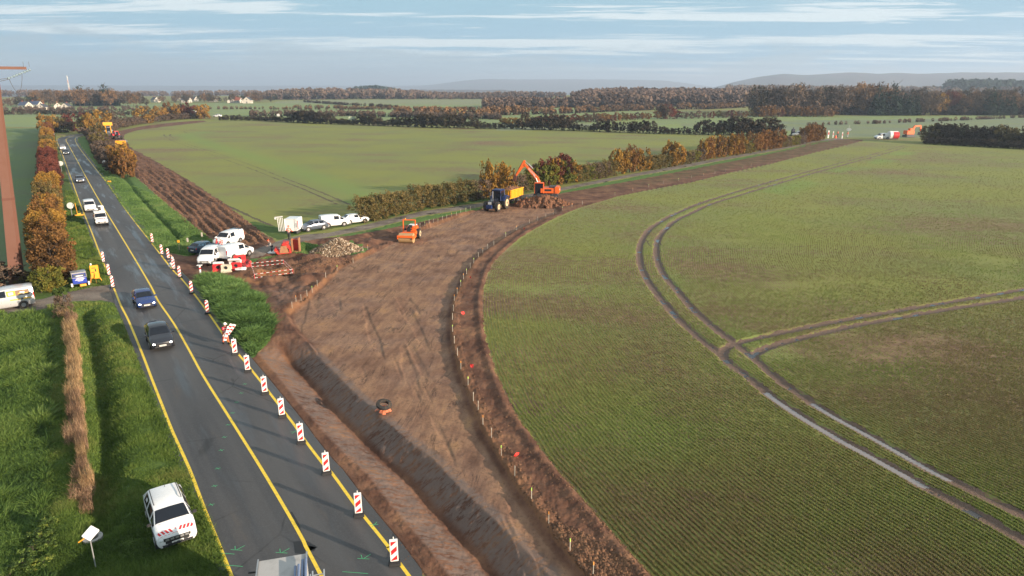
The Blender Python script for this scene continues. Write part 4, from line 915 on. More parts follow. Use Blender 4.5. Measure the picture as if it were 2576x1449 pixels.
for i, (x, y) in enumerate([(1484,1452),(1427,1387),(1374,1319),(1331,1260),(1289,1201),(1256,1148)]+STK_R+[(1350,556),(1390,540),(1437,523)]+STK_F[1:-4]):
    X, Y, Z = at(x, y); kk_ = [2, 1, 2, 1, 0, 1, 0, 2, 0, 0, 1, 2, 0, 0, 1, 0, 0, 2][i % 18]; X += .12
    put(sp[kk_], (X, Y, hgt(X, Y)), random.uniform(0, 3), ['thin white survey stake on the brown strip edge right of the platform', 'white survey stake with lime green tip at the platform right edge', 'white survey stake with orange tip at the platform right edge'][kk_], 'survey stakes along the right edge of the platform' if kk_ == 0 else f'tipped survey stakes right edge {["", "lime", "orange"][kk_]}')
for i, (x, y) in enumerate([(740,776),(750,764),(762,755),(777,744),(790,735),(803,722),(824,700),(852,678),(892,657),(917,634),(929,630),(1047,581),(1060,573),(1072,570),(1083,567),(1094,562),(1105,560),(1116,554),(1127,551),(1139,547),(1152,543),(1162,538),(1175,534),(1186,530),(1198,527)]):
    X, Y, Z = at(x, y); kk_ = [0, 2, 0, 0, 1, 0, 0, 1, 0][i % 9]
    put(sp[kk_], (X-.2, Y+.1, hgt(X-.2, Y+.1)), random.uniform(0, 3), ['thin white survey stake above the orange cut bank left of the platform', 'white survey stake with lime green tip above the orange cut bank', 'white survey stake with orange tip above the orange cut bank'][kk_], ['survey stakes along the cut bank', 'lime tipped stakes along the cut bank', 'orange tipped stakes along the cut bank'][kk_])
m_flu = PM('fluorescent red cloth', (.95,.06,.05), .5)
for i, (x, y) in enumerate([(1299,1150),(1188,925),(1165,792),(1183,702),(1415,528),(1318,578)]):
    X, Y, Z = at(x, y); t = T('marker_flag', ['red marker rag on a short stake, nearest one on the brown strip', 'red marker rag on the brown strip, second from the viewer', 'red marker rag on the brown strip, third from the viewer', 'red marker rag on the brown strip beside the white puddle marks', 'red marker rag near the soil heap', 'small red marker rag past the bend of the stake line'][i], 'marker', (X, Y, Z), random.uniform(0, 6), 'red marker rags on the brown strip'); t.scale = (.7,)*3
    MB().beam((0, 0, -.1), (0, 0, .35), .04, .04).build('stake', m_stake, t)
    MB().add([(0, 0, .2), (.22, .05, .16), (.25, -.03, .38), (.02, 0, .42), (-.2, .08, .12), (-.15, -.05, .36), (0, .1, .02)], [(0, 1, 2, 3), (0, 3, 5, 4), (0, 4, 6, 1)]).build('rag', m_flu, t)
# sign posts along the road
m_back = PM('grey sign back', (.45,.46,.45), .5, dirt=.08); m_post = PM('galvanised post', (.42,.43,.43), .45, .5)
def signpost(px, py, h, shapes, label, face=0, cat='road sign'):
    X, Y, Z = at(px, py); t = T('road_sign', label, cat, (X, Y, Z), math.atan2(-X, Y)+face); MB().bar((0, .05, -.2), (0, .05, h), .035).build('post', m_post, t)
    for kind, z, r, mt in shapes:
        g = MB()
        if kind == 'o': g.bar((0, 0, z), (0, .03, z), r, n=24)
        elif kind == 't': g.prism([(-r, z-r*.6), (r, z-r*.6), (0, z+r)], 0, .03)
        elif kind == 'r': g.box((0, .015, z), (r*2, .03, r*1.1))
        elif kind == 's': g.box((0, .015, z), (r*1.3, .03, r*1.3))
        g.build('sign_plate', mt, t)
    return t
signpost(182, 545, 2.0, [('o', 1.75, .48, m_back)], 'round sign seen from its grey back beside the yellow tripod')
signpost(156, 432, 2.1, [('o', 1.9, .55, m_back)], 'round grey backed sign left of the road, second from the viewer')
signpost(136, 376, 2.6, [('t', 2.4, .55, m_back), ('t', 1.6, .5, m_back)], 'double triangular sign seen from its pale back left of the road')
signpost(135, 352, 2.6, [('t', 2.3, .65, m_back), ('s', 1.5, .4, m_back)], 'pale triangular sign over a small plate, farthest left of the road')
s_ = signpost(266.5, 428, 2.1, [('o', 1.8, .50, m_whitem)], 'white round end of restriction sign with black bar, right verge')
MB().beam((-.28, -.012, 1.55), (.28, -.012, 2.06), .01, .10, (0, 1, 0)).build('black_bar', m_black, s_)
s_ = signpost(203, 337, 4.2, [('r', 3.3, 1.5, PM('yellow direction board', (.75,.55,.12), .5))], 'yellow direction board on a white post at the road bend'); MB().bar((0, 0, 3.9), (0, .03, 3.9), .55, n=16).build('round_plate', m_back, s_)
signpost(701, 301, 3.4, [('o', 2.6, .9, m_back)], 'pale round sign standing in the dark far hedge')
signpost(886, 314, 4.5, [('r', 3.4, 1.6, PM('pale green board', (.35,.42,.30), .5))], 'pale green direction board at the far dark hedge')
signpost(1361, 325, 3.4, [('s', 2.7, .8, m_whitem)], 'small white board in the dark far hedge below the orange trees')
signpost(1956, 343, 3.2, [('s', 2.2, .6, m_whitem)], 'small white square marker by the far end of the path hedge')
for x, y, l in ((1800,394,'grey post standing in the dark hedge'), (1805,428,'thin grey pole before the orange bushes')): pass
for x, y, l in ((530,677,'white plank post beside the petrol blue car'), (586,660,'x')): pass
for i, (x, y, h_) in enumerate([(530.5,676,2.1),(586,668,2.2)]):
    X, Y = G([477,513][i], [641,628][i]); t = T('marker_post', ['grey weathered marker post left of the petrol blue car', 'grey pointed marker post behind the petrol blue car'][i], 'post', (X, Y, hgt(X, Y)), R(12)); MB().beam((0, 0, -.1), (0, 0, h_), .14, .06).build('plank', m_back, t); MB().box((0, -.05, h_-.25), (.2, .03, .5)).build('plate', m_stake, t)
X, Y = G(497, 618); t = T('yellow_marker', 'small yellow lamp on a thin stand in the grass by the marker posts', 'lamp', (*G(497-44, 640), 0)); MB().bar((0, 0, -.1), (0, 0, 1.5), .02).build('stand', m_dgrey, t); MB().box((0, 0, 1.6), (.28, .12, .28)).build('lamp', m_yellow, t, bev=.03)
# white and red road edge bollard before the van
X, Y = G(506, 700); t = T('edge_bollard', 'white bollard with a red band and flat top in front of the nearest van', 'bollard', (X, Y, hgt(X, Y)))
MB().bar((0, 0, 0), (0, 0, 1.35), .10, .09, 14).build('post', m_whitem, t); MB().bar((0, 0, .95), (0, 0, 1.15), .105, .103, 14).build('red_band', m_red, t); MB().box((0, 0, 1.39), (.5, .3, .06)).build('cap', m_whitem, t, bev=.01)
# yellow tripod boards
def tripod(px, py, label, s=1.0, low=False):
    X, Y, Z = at(px, py); t = T('tripod_sign', label, 'tripod sign', (X, Y, Z), math.atan2(-X, Y)); t.scale = (s, s, s)
    for k, (x, y) in enumerate(((-.45, .2), (.45, .2), (0, -.5))): MB().beam((x, y, 0), (0, .03, 1.1), .06, .05).build('leg', m_yellow, t)
    b = MB().box((0, -.02, .95), (.62, .04, 1.15)).build('board', m_yellow, t, bev=.02)
    g = MB()
    for x, z, w_, h_ in ((-.05, 1.3, .25, .05), (.08, 1.1, .08, .25), (-.12, .95, .2, .06), (0, .72, .08, .2)): g.box((x, -.045, z), (w_, .006, h_))
    g.build('black_markings', m_black, b); MB().box((-.18, 0, 1.62), (.12, .10, .16)).build('flash_lamp', m_whitem, t, bev=.02)
    return t
tripod(243, 712, 'yellow tripod board with black marks beside the blue trailer sign', 1.25)
X, Y, Z = at(200, 545); t = T('sign_stand', 'low yellow stand with a thin mast in the left verge', 'stand', (X, Y, Z), R(30)); MB().box((0, 0, .3), (1.2, .5, .12)).build('foot_bar', m_yellow, t); MB().box((0, .1, .45), (.5, .4, .2)).build('housing', m_yellow, t); MB().bar((-.2, 0, .3), (-.28, 0, 2.2), .04).build('mast', m_yellow, t)
X, Y, Z = at(275, 459); t = T('verge_marker', 'small yellow disc lying in the grass right of the road', 'marker', (X, Y, Z)); MB().box((0, 0, .2), (.7, .3, .3)).build('disc', m_yellow, t, bev=.05)
X, Y = G(230, 716); t = T('wooden_prop', 'short orange wooden prop leaning beside the blue trailer sign', 'prop', (X, Y, hgt(X, Y))); MB().beam((-.1, 0, 0), (.15, 0, .95), .07, .05).build('batten', m_st3, t)
# blue trailer carrying a message board
X, Y, Z = at(204, 724); t = T('advert_trailer', 'small blue trailer with white lettering bands and an orange plate, on the left verge', 'trailer', (X, Y, Z+.05), math.atan2(-X, Y)+R(4))
m_tr = PM('royal blue sheet', (.02,.05,.35), .35)
MB().box((0, .45, .95), (1.25, 1.0, 1.1), None, .97, .9).build('body', m_tr, t, bev=.06)
fr = MB()
for a, b_ in (((-.62, -.10, 1.5), (.62, -.10, 1.5)), ((-.62, -.07, 1.05), (.62, -.07, 1.05)), ((-.62, -.10, 1.5), (-.62, -.07, 1.05)), ((.62, -.10, 1.5), (.62, -.07, 1.05))): fr.beam(a, b_, .06, .06)
fr.box((0, .45, 1.55), (1.3, 1.05, .06)); fr.build('frame', m_rim, t)
bb = MB().box((0, -.075, .75), (1.2, .02, .62)).build('board', m_tr, t); g = MB()
for z, x0, w_ in ((1.0, .05, .6), (.9, .08, .8), (.8, -.02, .75), (.70, .05, .45)): g.box((x0, -.09, z), (w_, .008, .045))
g.build('white_writing', m_whitem, bb); MB().box((0, -.09, 1.27), (.95, .03, .26)).build('display', m_slate, t); MB().box((.02, -.11, 1.22), (.6, .02, .10)).build('display_panel', m_whitem, t)
for x in (-.72, .74): MB().box((x, -.05, .35), (.16, .12, .34)).build('marker_block', m_whitem, t, bev=.02)
for x in (-.72, .72): wheel_part(t, (x, .5, .28), .28, .15, (1, 0, 0), m_rim)
MB().box((.22, -.12, .24), (.55, .06, .22)).build('orange_plate', PM('orange plate', (.9,.38,.05), .4), t, bev=.02)
# white box sign on a thin pole, concrete ring, bottom left
X, Y, Z = at(242, 1432); t = T('solar_box', 'white square panel box on a thin pole in the bottom left grass', 'solar box', (X, Y, Z), R(28))
MB().bar((0, 0, -.2), (0, 0, 1.5), .025).build('pole', m_post, t)
MB().box((0, 0, 0), (.52, .42, .07), Matrix.Translation((.05, .05, 1.68)) @ Matrix.Rotation(R(38), 4, 'X') @ Matrix.Rotation(R(45), 4, 'Z')).build('panel', m_white, t, bev=.02)
MB().beam((-.05, .0, 1.62), (-.42, .02, 1.42), .05, .04).build('arm', m_yellow, t)
X, Y, Z = at(236, 1366); g = MB()
n = 26; ro_, ri = .40, .24
for k in range(n):
    a, b_ = 2*math.pi*k/n, 2*math.pi*(k+1)/n; 
    P_ = lambda r, q, z: (r*math.cos(q), r*math.sin(q), z)
    g.quad(P_(ri, a, .3), P_(ro_, a, .3), P_(ro_, b_, .3), P_(ri, b_, .3)); g.quad(P_(ro_, a, 0), P_(ro_, b_, 0), P_(ro_, b_, .3), P_(ro_, a, .3)); g.quad(P_(ri, b_, 0), P_(ri, a, 0), P_(ri, a, .3), P_(ri, b_, .3))
o = g.build('concrete_ring', PM('grey concrete', (.30,.29,.27), .85, dirt=.25, dscale=5), None, fix=False); o.location = (X, Y, Z); tag(o, 'grey concrete well ring in the grass behind the white panel box', 'concrete ring')
X, Y, Z = at(354, 1449); o = MB().beam((0, 0, 0), (0, 0, .5), .04, .04).build('wooden_peg', m_stake); o.location = (X, Y, Z); tag(o, 'short pale wooden peg in the grass at the bottom edge', 'peg')
# power pylon
m_rust = PM('red brown weathered steel', (.135,.058,.038), .7, dirt=.16, dscale=1.5, dirtcol=(.12,.05,.03))
X, Y = G(44, 716); t = T('power_pylon', 'tall red brown power pylon with one crossarm at the left edge', 'pylon', (X, Y, 0), 0)
cr_ = math.atan2(-X, Y); Mz = Matrix.Rotation(cr_, 4, 'Z')
sh = MB()
LEAN = Vector((CAMH and (-10-1288)/F*G(44, 716)[1]*math.cos(PITCH)-G(44, 716)[0], 0, 0))/CAMH
def sect(z, a, b_): return [Mz @ Vector(q)+LEAN*z for q in ((-a, -b_, z), (a*.45, -b_*1.05, z), (a, -b_*.4, z), (a, b_, z), (-a, b_, z))]
prv = None; zs_ = [(-.5, .70, .5), (1.0, .66, .48), (8, .54, .42), (12.0, .46, .36), (21.5, .28, .24)]
vs = [p for z, a, b_ in zs_ for p in sect(z, a, b_)]; fs = [(i*5+k, i*5+(k+1) % 5, (i+1)*5+(k+1) % 5, (i+1)*5+k) for i in range(len(zs_)-1) for k in range(5)]+[tuple(range(20, 25))]
sh.add(vs, fs); sh.build('shaft', m_rust, t); MB().add(sect(8.7, .55, .43)+sect(8.95, .55, .43), [(k, (k+1) % 5, 5+(k+1) % 5, 5+k) for k in range(5)]).build('joint_collar', PM('dark rust', (.12,.045,.03), .8), t)
ca = MB(); zt = 21.15
topc = Vector((0, 0, zt))
tipx = 3.3+1.0; A0 = Mz @ Vector((-5, 0, zt)); A1 = Mz @ Vector((tipx, .3, zt)) 
ca.beam(A0, A1, .30, .26).beam(Mz @ Vector((-5, .5, zt)), Mz @ Vector((tipx-.2, .42, zt)), .08, .2); ca.build('crossarm', m_rust, t)
m_ins = PM('blue grey glass insulator', (.20,.27,.31), .25)
P0 = Mz @ Vector((tipx+.25, 0, zt-.15)); P1 = Mz @ Vector((tipx-1.6, -1.0, zt-.95)); insu = MB()
for k in range(9):
    q = P0.lerp(P1, k/8); q2 = P0.lerp(P1, (k+.45)/8); insu.bar(q, q2, .13 if k % 4 != 3 else .06, .08, 10)
insu.bar(P0, P1, .04); insu.build('insulator_string', m_ins, t)
w1 = MB(); Pm = Mz @ Vector((tipx-.9, -.5, zt-.5))
w1.bar(P1, Mz @ Vector((-6, -4.6, zt-2.3)), .022).bar(P1+Vector((0, 0, -.1)), Mz @ Vector((-6, -4.6, zt-3.2)), .022); w1.build('cables', m_dgrey, t)
loop = [P1.lerp(P0, k/10*.62)+Vector((0, 0, -1.55*math.sin(math.pi*k/10)**.8)) for k in range(11)]; MB().tube(loop, .02).build('jumper_loop', m_dgrey, t)
MB().bar(Mz @ Vector((tipx-.2, 0, zt+.1)), Mz @ Vector((tipx-.2, 0, zt+.6)), .015).bar(Mz @ Vector((tipx+.25, 0, zt+.1)), Mz @ Vector((tipx+.25, 0, zt+.6)), .015).build('spikes', m_dgrey, t)
MB().bar(Mz @ Vector((.45, -.1, 18.9)), Mz @ Vector((.65, -.1, 18.9)), .16).build('lamp', m_whitem, t)

# ---------------------------------------------------------------- lay-by: barriers, trench frame, skips, stones
m_redp = PM('red plastic', (.62,.03,.035), .4, dirt=.12, dirtcol=(.35,.2,.15)); m_crm = PM('muddy white plastic', (.66,.60,.46), .5, dirt=.25)
def barrier(px, py, rz, mt, label, tip=0.0, w=1.15, z0=0):
    X, Y, Z = at(px, py); t = T('water_barrier', label, 'barrier', (X, Y, Z+z0), rz, 'plastic barriers heaped by the nearest van'); t.rotation_euler = (tip, 0, rz)
    h = .85; pr = [(-.30, 0), (.30, 0), (.27, .2), (.12, .38), (.10, h), (-.10, h), (-.12, .38), (-.27, .2)]
    MB().prism(pr, -w/2, w/2, Matrix.Rotation(R(90), 4, 'Z')).build('body', mt, t, bev=.04)
    for s in (-1, 1): MB().bar((-.0, s*.125, .55), (0, s*.15, .55), .18, n=14).build('recess', m_black, t)
    MB().box((0, 0, h+.02), (w*.8, .12, .05)).build('rim', mt, t, bev=.01)
    return t
barrier(550, 684, R(10), m_redp, 'dark red plastic barrier, leftmost in front of the nearest van')
barrier(571, 686, R(2), m_crm, 'muddy cream plastic barrier between two red ones')
barrier(597, 684, R(-4), m_redp, 'bright red plastic barrier right of the cream one')
barrier(552, 676, R(15), m_whitem, 'white plastic barrier with red corner behind the dark red one', .5)
barrier(594, 672, R(8), m_whitem, 'white topped red barrier lying on the heap', .9, 1.3, .3)
barrier(604, 665, R(30), m_redp, 'red curved barrier standing behind the white topped one', .2, 1.3, .3)
barrier(619, 673, R(-50), m_redp, 'red and grey barrier sloping down to the trench frame', -.5, 1.3, .1)
barrier(611, 684, R(-8), m_whitem, 'white barrier end sticking out by the trench frame', 1.3, .9, .05)
tr = T('trench_fence', 'low red and white striped frame fence around the open trench', 'fence', (0, 0, 0)); 
c4 = [at(633, 676), at(714, 667), at(737, 689), at(641, 702)]; c4 = [Vector((*c[:2], max(c[2], 0)+.05)) for c in c4]
for k in range(4):
    a, b_ = c4[k], c4[(k+1) % 4]; MB().bar(a, a+Vector((0, 0, .5)), .03).build('post', m_redp, tr)
    for z in (.08, .47):
        n = 13
        for nm, mt, ph_ in (('white_rail', m_whitem, 0), ('red_rail', m_red, 1)):
            g = MB()
            for q in range(ph_, n, 2): g.bar(a.lerp(b_, q/n)+Vector((0, 0, z)), a.lerp(b_, (q+1)/n)+Vector((0, 0, z)), .021, n=6)
            if nm == 'red_rail': g.build('rail_red_bands', mt, last)
            else: last = g.bar(a+Vector((0, 0, z)), b_+Vector((0, 0, z)), .019, n=6).build('rail', mt, tr)
X, Y, Z = at(697, 690); o = MB().box((0, 0, 0), (3.6, .9, .05)).build('trench_opening', m_black); o.location = (X, Y, Z+.12); o.rotation_euler = (0, 0, R(13)); bpy.data.objects.remove(o)
X, Y, Z = at(714, 636); m_redskip = PM('scuffed red steel', (.50,.03,.025), .5, dirt=.25, dirtcol=(.3,.12,.06)); m_rusty = PM('rusty edge steel', (.35,.17,.08), .75, dirt=.3)
t = T('skip_bucket', 'big red bucket with rusty rim lying in the grass by the track', 'bucket', (X, Y, Z), R(195)); t.scale = (.85,)*3
MB().prism([(-1.1, .1), (-1.0, .9), (-.6, 1.5), (-.1, 1.7), (.2, 1.3), (-.4, 1.1), (-.75, .7), (-.8, .25), (.5, .2), (1.0, .9), (1.3, .6), (.8, .0)], -.9, .9).build('shell', m_redskip, t, bev=.04)
[MB().box((-.1, s*.95, .7), (1.3, .1, 1.0), None, .6, 1).build('cheek_plate', m_rusty, t, bev=.02) for s in (-1, 1)]
MB().box((-.6, 0, 1.55), (.5, .9, .3)).build('hitch', m_redskip, t, bev=.05); MB().box((.95, 0, .45), (.25, 1.9, .08)).build('blade', m_rusty, t)
X, Y, Z = at(746, 634); t = T('steel_frame', 'narrow upright red box frame beside the big red bucket', 'frame', (X, Y, Z), R(8))
MB().box((-.42, 0, .8), (.12, .8, 1.7)).build('side_plate', m_rusty, t); MB().box((.42, 0, .85), (.12, .8, 1.8)).build('side_plate', m_rusty, t)
MB().box((0, .3, .75), (.75, .08, 1.4)).build('back_plate', m_redskip, t); MB().box((0, 0, .06), (.8, .8, .12)).build('base_plate', m_rusty, t); MB().beam((-.4, 0, 1.5), (.4, 0, 1.7), .08, .08).build('cross_bar', m_redskip, t)
X, Y, Z = at(691, 634); g = MB(); n = 12
g.add([(-1, -.4, .02), (.2, -.6, .03), (1.0, -.3, .25), (.9, .3, .6), (0, .4, .35), (-.9, .3, .05), (.1, 0, .25)], [(0, 1, 6), (1, 2, 6), (2, 3, 6), (3, 4, 6), (4, 5, 6), (5, 0, 6)])
o = g.build('white_tarpaulin', m_whitem, sm=True); o.location = (X, Y, Z+.05); tag(o, 'crumpled white sheet lying left of the big red bucket', 'tarpaulin')
# white box trailer seen from behind
X, Y, Z = at(724, 590); t = T('box_trailer', 'white box body with framed rear door and slatted gate beside it, by the gravel track', 'trailer', (X, Y+.4, Z+.35), R(-2))
bd = MB().box((.45, 1.0, .95), (1.75, 2.2, 1.6)).build('box', m_white, t, bev=.05)
fr = MB()
for a, b_ in (((-.40, -.13, .17), (1.30, -.13, .17)), ((-.40, -.13, 1.75), (1.30, -.13, 1.75)), ((-.40, -.13, .17), (-.40, -.13, 1.75)), ((1.30, -.13, .17), (1.30, -.13, 1.75)), ((1.08, -.13, .17), (1.08, -.13, 1.75))): fr.beam(a, b_, .09, .06, (0, 1, 0))
fr.build('door_frame', m_whitem, t); MB().box((1.19, -.15, .95), (.05, .03, .5)).build('lamp_strip', m_dgrey, t); MB().box((1.40, -.05, .95), (.05, .1, 1.2)).build('red_strip', m_red, t)
for k in range(4): MB().beam((-1.25+k*.22, -.1, .05), (-1.35+k*.22, -.1, 1.95), .10, .06).build('slat', m_whitem, t)
MB().beam((-1.7, -.1, 1.98), (-.6, -.1, 2.1), .10, .12).build('gate_top', m_whitem, t); MB().box((-1.62, -.1, 1.85), (.22, .1, .3)).build('hook', m_whitem, t)
for x in (-.2, 1.1): MB().box((x, .9, -.1), (.1, 1.6, .45)).build('leg', m_dgrey, t)
# stone pile
X, Y, Z = at(845, 636); base = link('core', heap_mesh(60, 40, 3.4, 2.3, lambda a, b: 1.75*np.clip(1.1-np.sqrt(a*a+b*b), 0, 1), 33, .3, -.15), earth('sandy rubble', [(.12,.075,.045), (.24,.16,.10)], 3))
sp_ = T('stone_pile', 'cone heap of pale broken stones beside the brown platform', 'stone pile', (X, Y+1.2, Z)); base.parent = sp_
vs = []; fs = []; rs_ = np.random.default_rng(5)
tmpl = [(1,0,0),(-1,0,0),(0,1,0),(0,-1,0),(0,0,1),(0,0,-1)]; tf = [(0,2,4),(2,1,4),(1,3,4),(3,0,4),(2,0,5),(1,2,5),(3,1,5),(0,3,5)]
for k in range(1500):
    a = rs_.uniform(0, 2*math.pi); q = math.sqrt(rs_.uniform(0, 1))*1.08; x, y = 3.4*q*math.cos(a), 2.3*q*math.sin(a)
    if y > .9 and rs_.random() < .7: continue
    z = 1.75*max(0, 1.1-q)-.1; s = rs_.uniform(.06, .17); Rm = Matrix.Rotation(rs_.uniform(0, 6), 3, Vector(rs_.normal(size=3)).normalized())
    b0 = len(vs); vs += [tuple(Rm @ Vector((p[0]*s*rs_.uniform(.8, 1.6), p[1]*s, p[2]*s*rs_.uniform(.6, 1)))+Vector((x, y, z))) for p in tmpl]; fs += [tuple(b0+i for i in f) for f in tf]
me = bpy.data.meshes.new('stones'); me.from_pydata(vs, [], fs); me.update()
nf = len(me.polygons); fattr(me, 'tint', np.repeat(rs_.random(nf//8), 8), 'FACE')
m, t, b = gmat('pale flint stones'); c = t.ramp(t.attr('tint'), [(0, (.10,.065,.04)), (.4, (.22,.15,.09)), (.75, (.36,.26,.17)), (1, (.52,.44,.34))]); t.l.new(c, b.inputs['Base Color']); b.inputs['Roughness'].default_value = .8
tag(link('stones', me, m, sp_), kind='stuff')
# tyre standing on a broken orange base, on the platform
X, Y, Z = at(967, 1052, -.6); ty = MB(); n = 28; pr = [(.62, -.14), (.70, -.10), (.72, 0), (.70, .10), (.62, .14), (.40, .13), (.36, 0), (.40, -.13)]
vs = [((.02+p[0])*math.cos(2*math.pi*k/n), (.02+p[0])*math.sin(2*math.pi*k/n), p[1]) for k in range(n) for p in pr]; m8 = len(pr)
fs = [(k*m8+j, k*m8+(j+1) % m8, ((k+1) % n)*m8+(j+1) % m8, ((k+1) % n)*m8+j) for k in range(n) for j in range(m8)]
cn = T('tyre_marker', 'black tyre resting on a crumpled orange base in the middle of the platform', 'tyre', (X, Y+.1, Z+.1), .3); cn.scale = (.75,)*3
ty.add(vs, fs); o = ty.build('tyre', m_tyre, cn, sm=True); o.location = (0, 0, .62); o.rotation_euler = (.25, .1, 0); o.scale = (.9, .9, 1)
g = MB()
for k in range(11):
    a = 2*math.pi*k/11; r_ = .42+.16*(k % 3); g.beam((r_*math.cos(a), r_*math.sin(a), .05+.03*(k % 2)), (.15*math.cos(a+.5), .15*math.sin(a+.5), .42), .26, .08)
g.box((0, 0, .2), (.7, .7, .35)); g.build('crumpled_base', PM('faded orange plastic', (.80,.24,.12), .5, dirt=.25), cn)
# spray marks on the asphalt
m_spray = PM('green spray paint', (.09,.45,.20), .6, dirt=.0)
k_ = 0
for (x, y, big) in [(616,967,0),(607,990,0),(596,1013,0),(585,1040,0),(574,1070,0),(565,1101,0),(557,1134,0),(548,1180,0),(540,1224,0),(532,1271,0),(524,1331,1),(598,1380,2),(711,1387,2),(916,1402,2),(739,1088,1),(941,1321,1),(894,1442,3),(580,1424,3),(560,1393,3)]:
    X, Y = G(x, y); g = MB(); w_ = .026
    def ln(a, b_): g.beam((a[0], a[1], 0), (b_[0], b_[1], 0), w_, .001)
    if big == 0: ln((-.13, -.06), (.13, .06)); ln((-.10, .08), (.10, -.08))
    elif big == 1: ln((-.2, 0), (.2, 0)); ln((-.05, -.2), (.1, .2))
    elif big == 2: ln((-.26, -.12), (.26, -.16)); ln((-.05, -.14), (-.16, .12)); ln((.0, -.14), (.25, .16))
    else: ln((-.55, .05), (.55, -.07))
    o = g.build('spray_mark', m_spray); o.location = (X, Y, .0385+.0006*k_/20); k_ += 1; tag(o, kind='structure')
m_patch = PM('fresh black tar', (.012,.012,.013), .5)
for P_ in ([(722,1289),(735,1289),(752,1318),(765,1362),(752,1350),(738,1320)], [(738,1364),(770,1361),(800,1378),(762,1395),(742,1393)], [(768,1373),(796,1378),(790,1388),(775,1388)]):
    g = MB(); Q = GP(P_); g.add([(x, y, .0325) for x, y in Q], [tuple(range(len(Q)))]); o = g.build('tar_patch', m_patch, fix=False)
    if o.data.polygons[0].normal.z < 0: o.data.flip_normals()
    tag(o, kind='structure')

# ---------------------------------------------------------------- people
m_skin = PM('skin', (.48,.27,.19), .6, dirt=0); m_hv = PM('hi-vis orange cloth', (.90,.13,.05), .7, dirt=.08); m_hvr = PM('hi-vis red cloth', (.75,.04,.05), .7, dirt=.05); m_tro = PM('dark work trousers', (.04,.04,.05), .8); m_boot = PM('work boots', (.03,.02,.015), .7)
m_refl = PM('silver reflective band', (.75,.77,.75), .4, dirt=0); m_hair = PM('brown hair', (.06,.035,.02), .8)
def skin_mesh(name, V, E, Rd, m_, parent, sub=1):
    me = bpy.data.meshes.new(name); me.from_pydata([tuple(v) for v in V], E, []); o = bpy.data.objects.new(name, me); C.objects.link(o)
    md = o.modifiers.new('skin', 'SKIN'); md.use_smooth_shade = True
    if not me.skin_vertices: 
        bpy.context.view_layer.objects.active = o
    lay = me.skin_vertices[0].data if me.skin_vertices else None
    if lay is None:
        bm = bmesh.new(); bm.from_mesh(me); bm.verts.layers.skin.verify(); bm.to_mesh(me); bm.free(); lay = me.skin_vertices[0].data
    for i, r in enumerate(Rd): lay[i].radius = (r, r) if not isinstance(r, tuple) else r; lay[i].use_root = (i == 0)
    sb = o.modifiers.new('sub', 'SUBSURF'); sb.levels = sub; sb.render_levels = sub
    dg = bpy.context.evaluated_depsgraph_get(); m2 = bpy.data.meshes.new_from_object(o.evaluated_get(dg)); bpy.data.objects.remove(o)
    return link(name, m2, m_, parent)
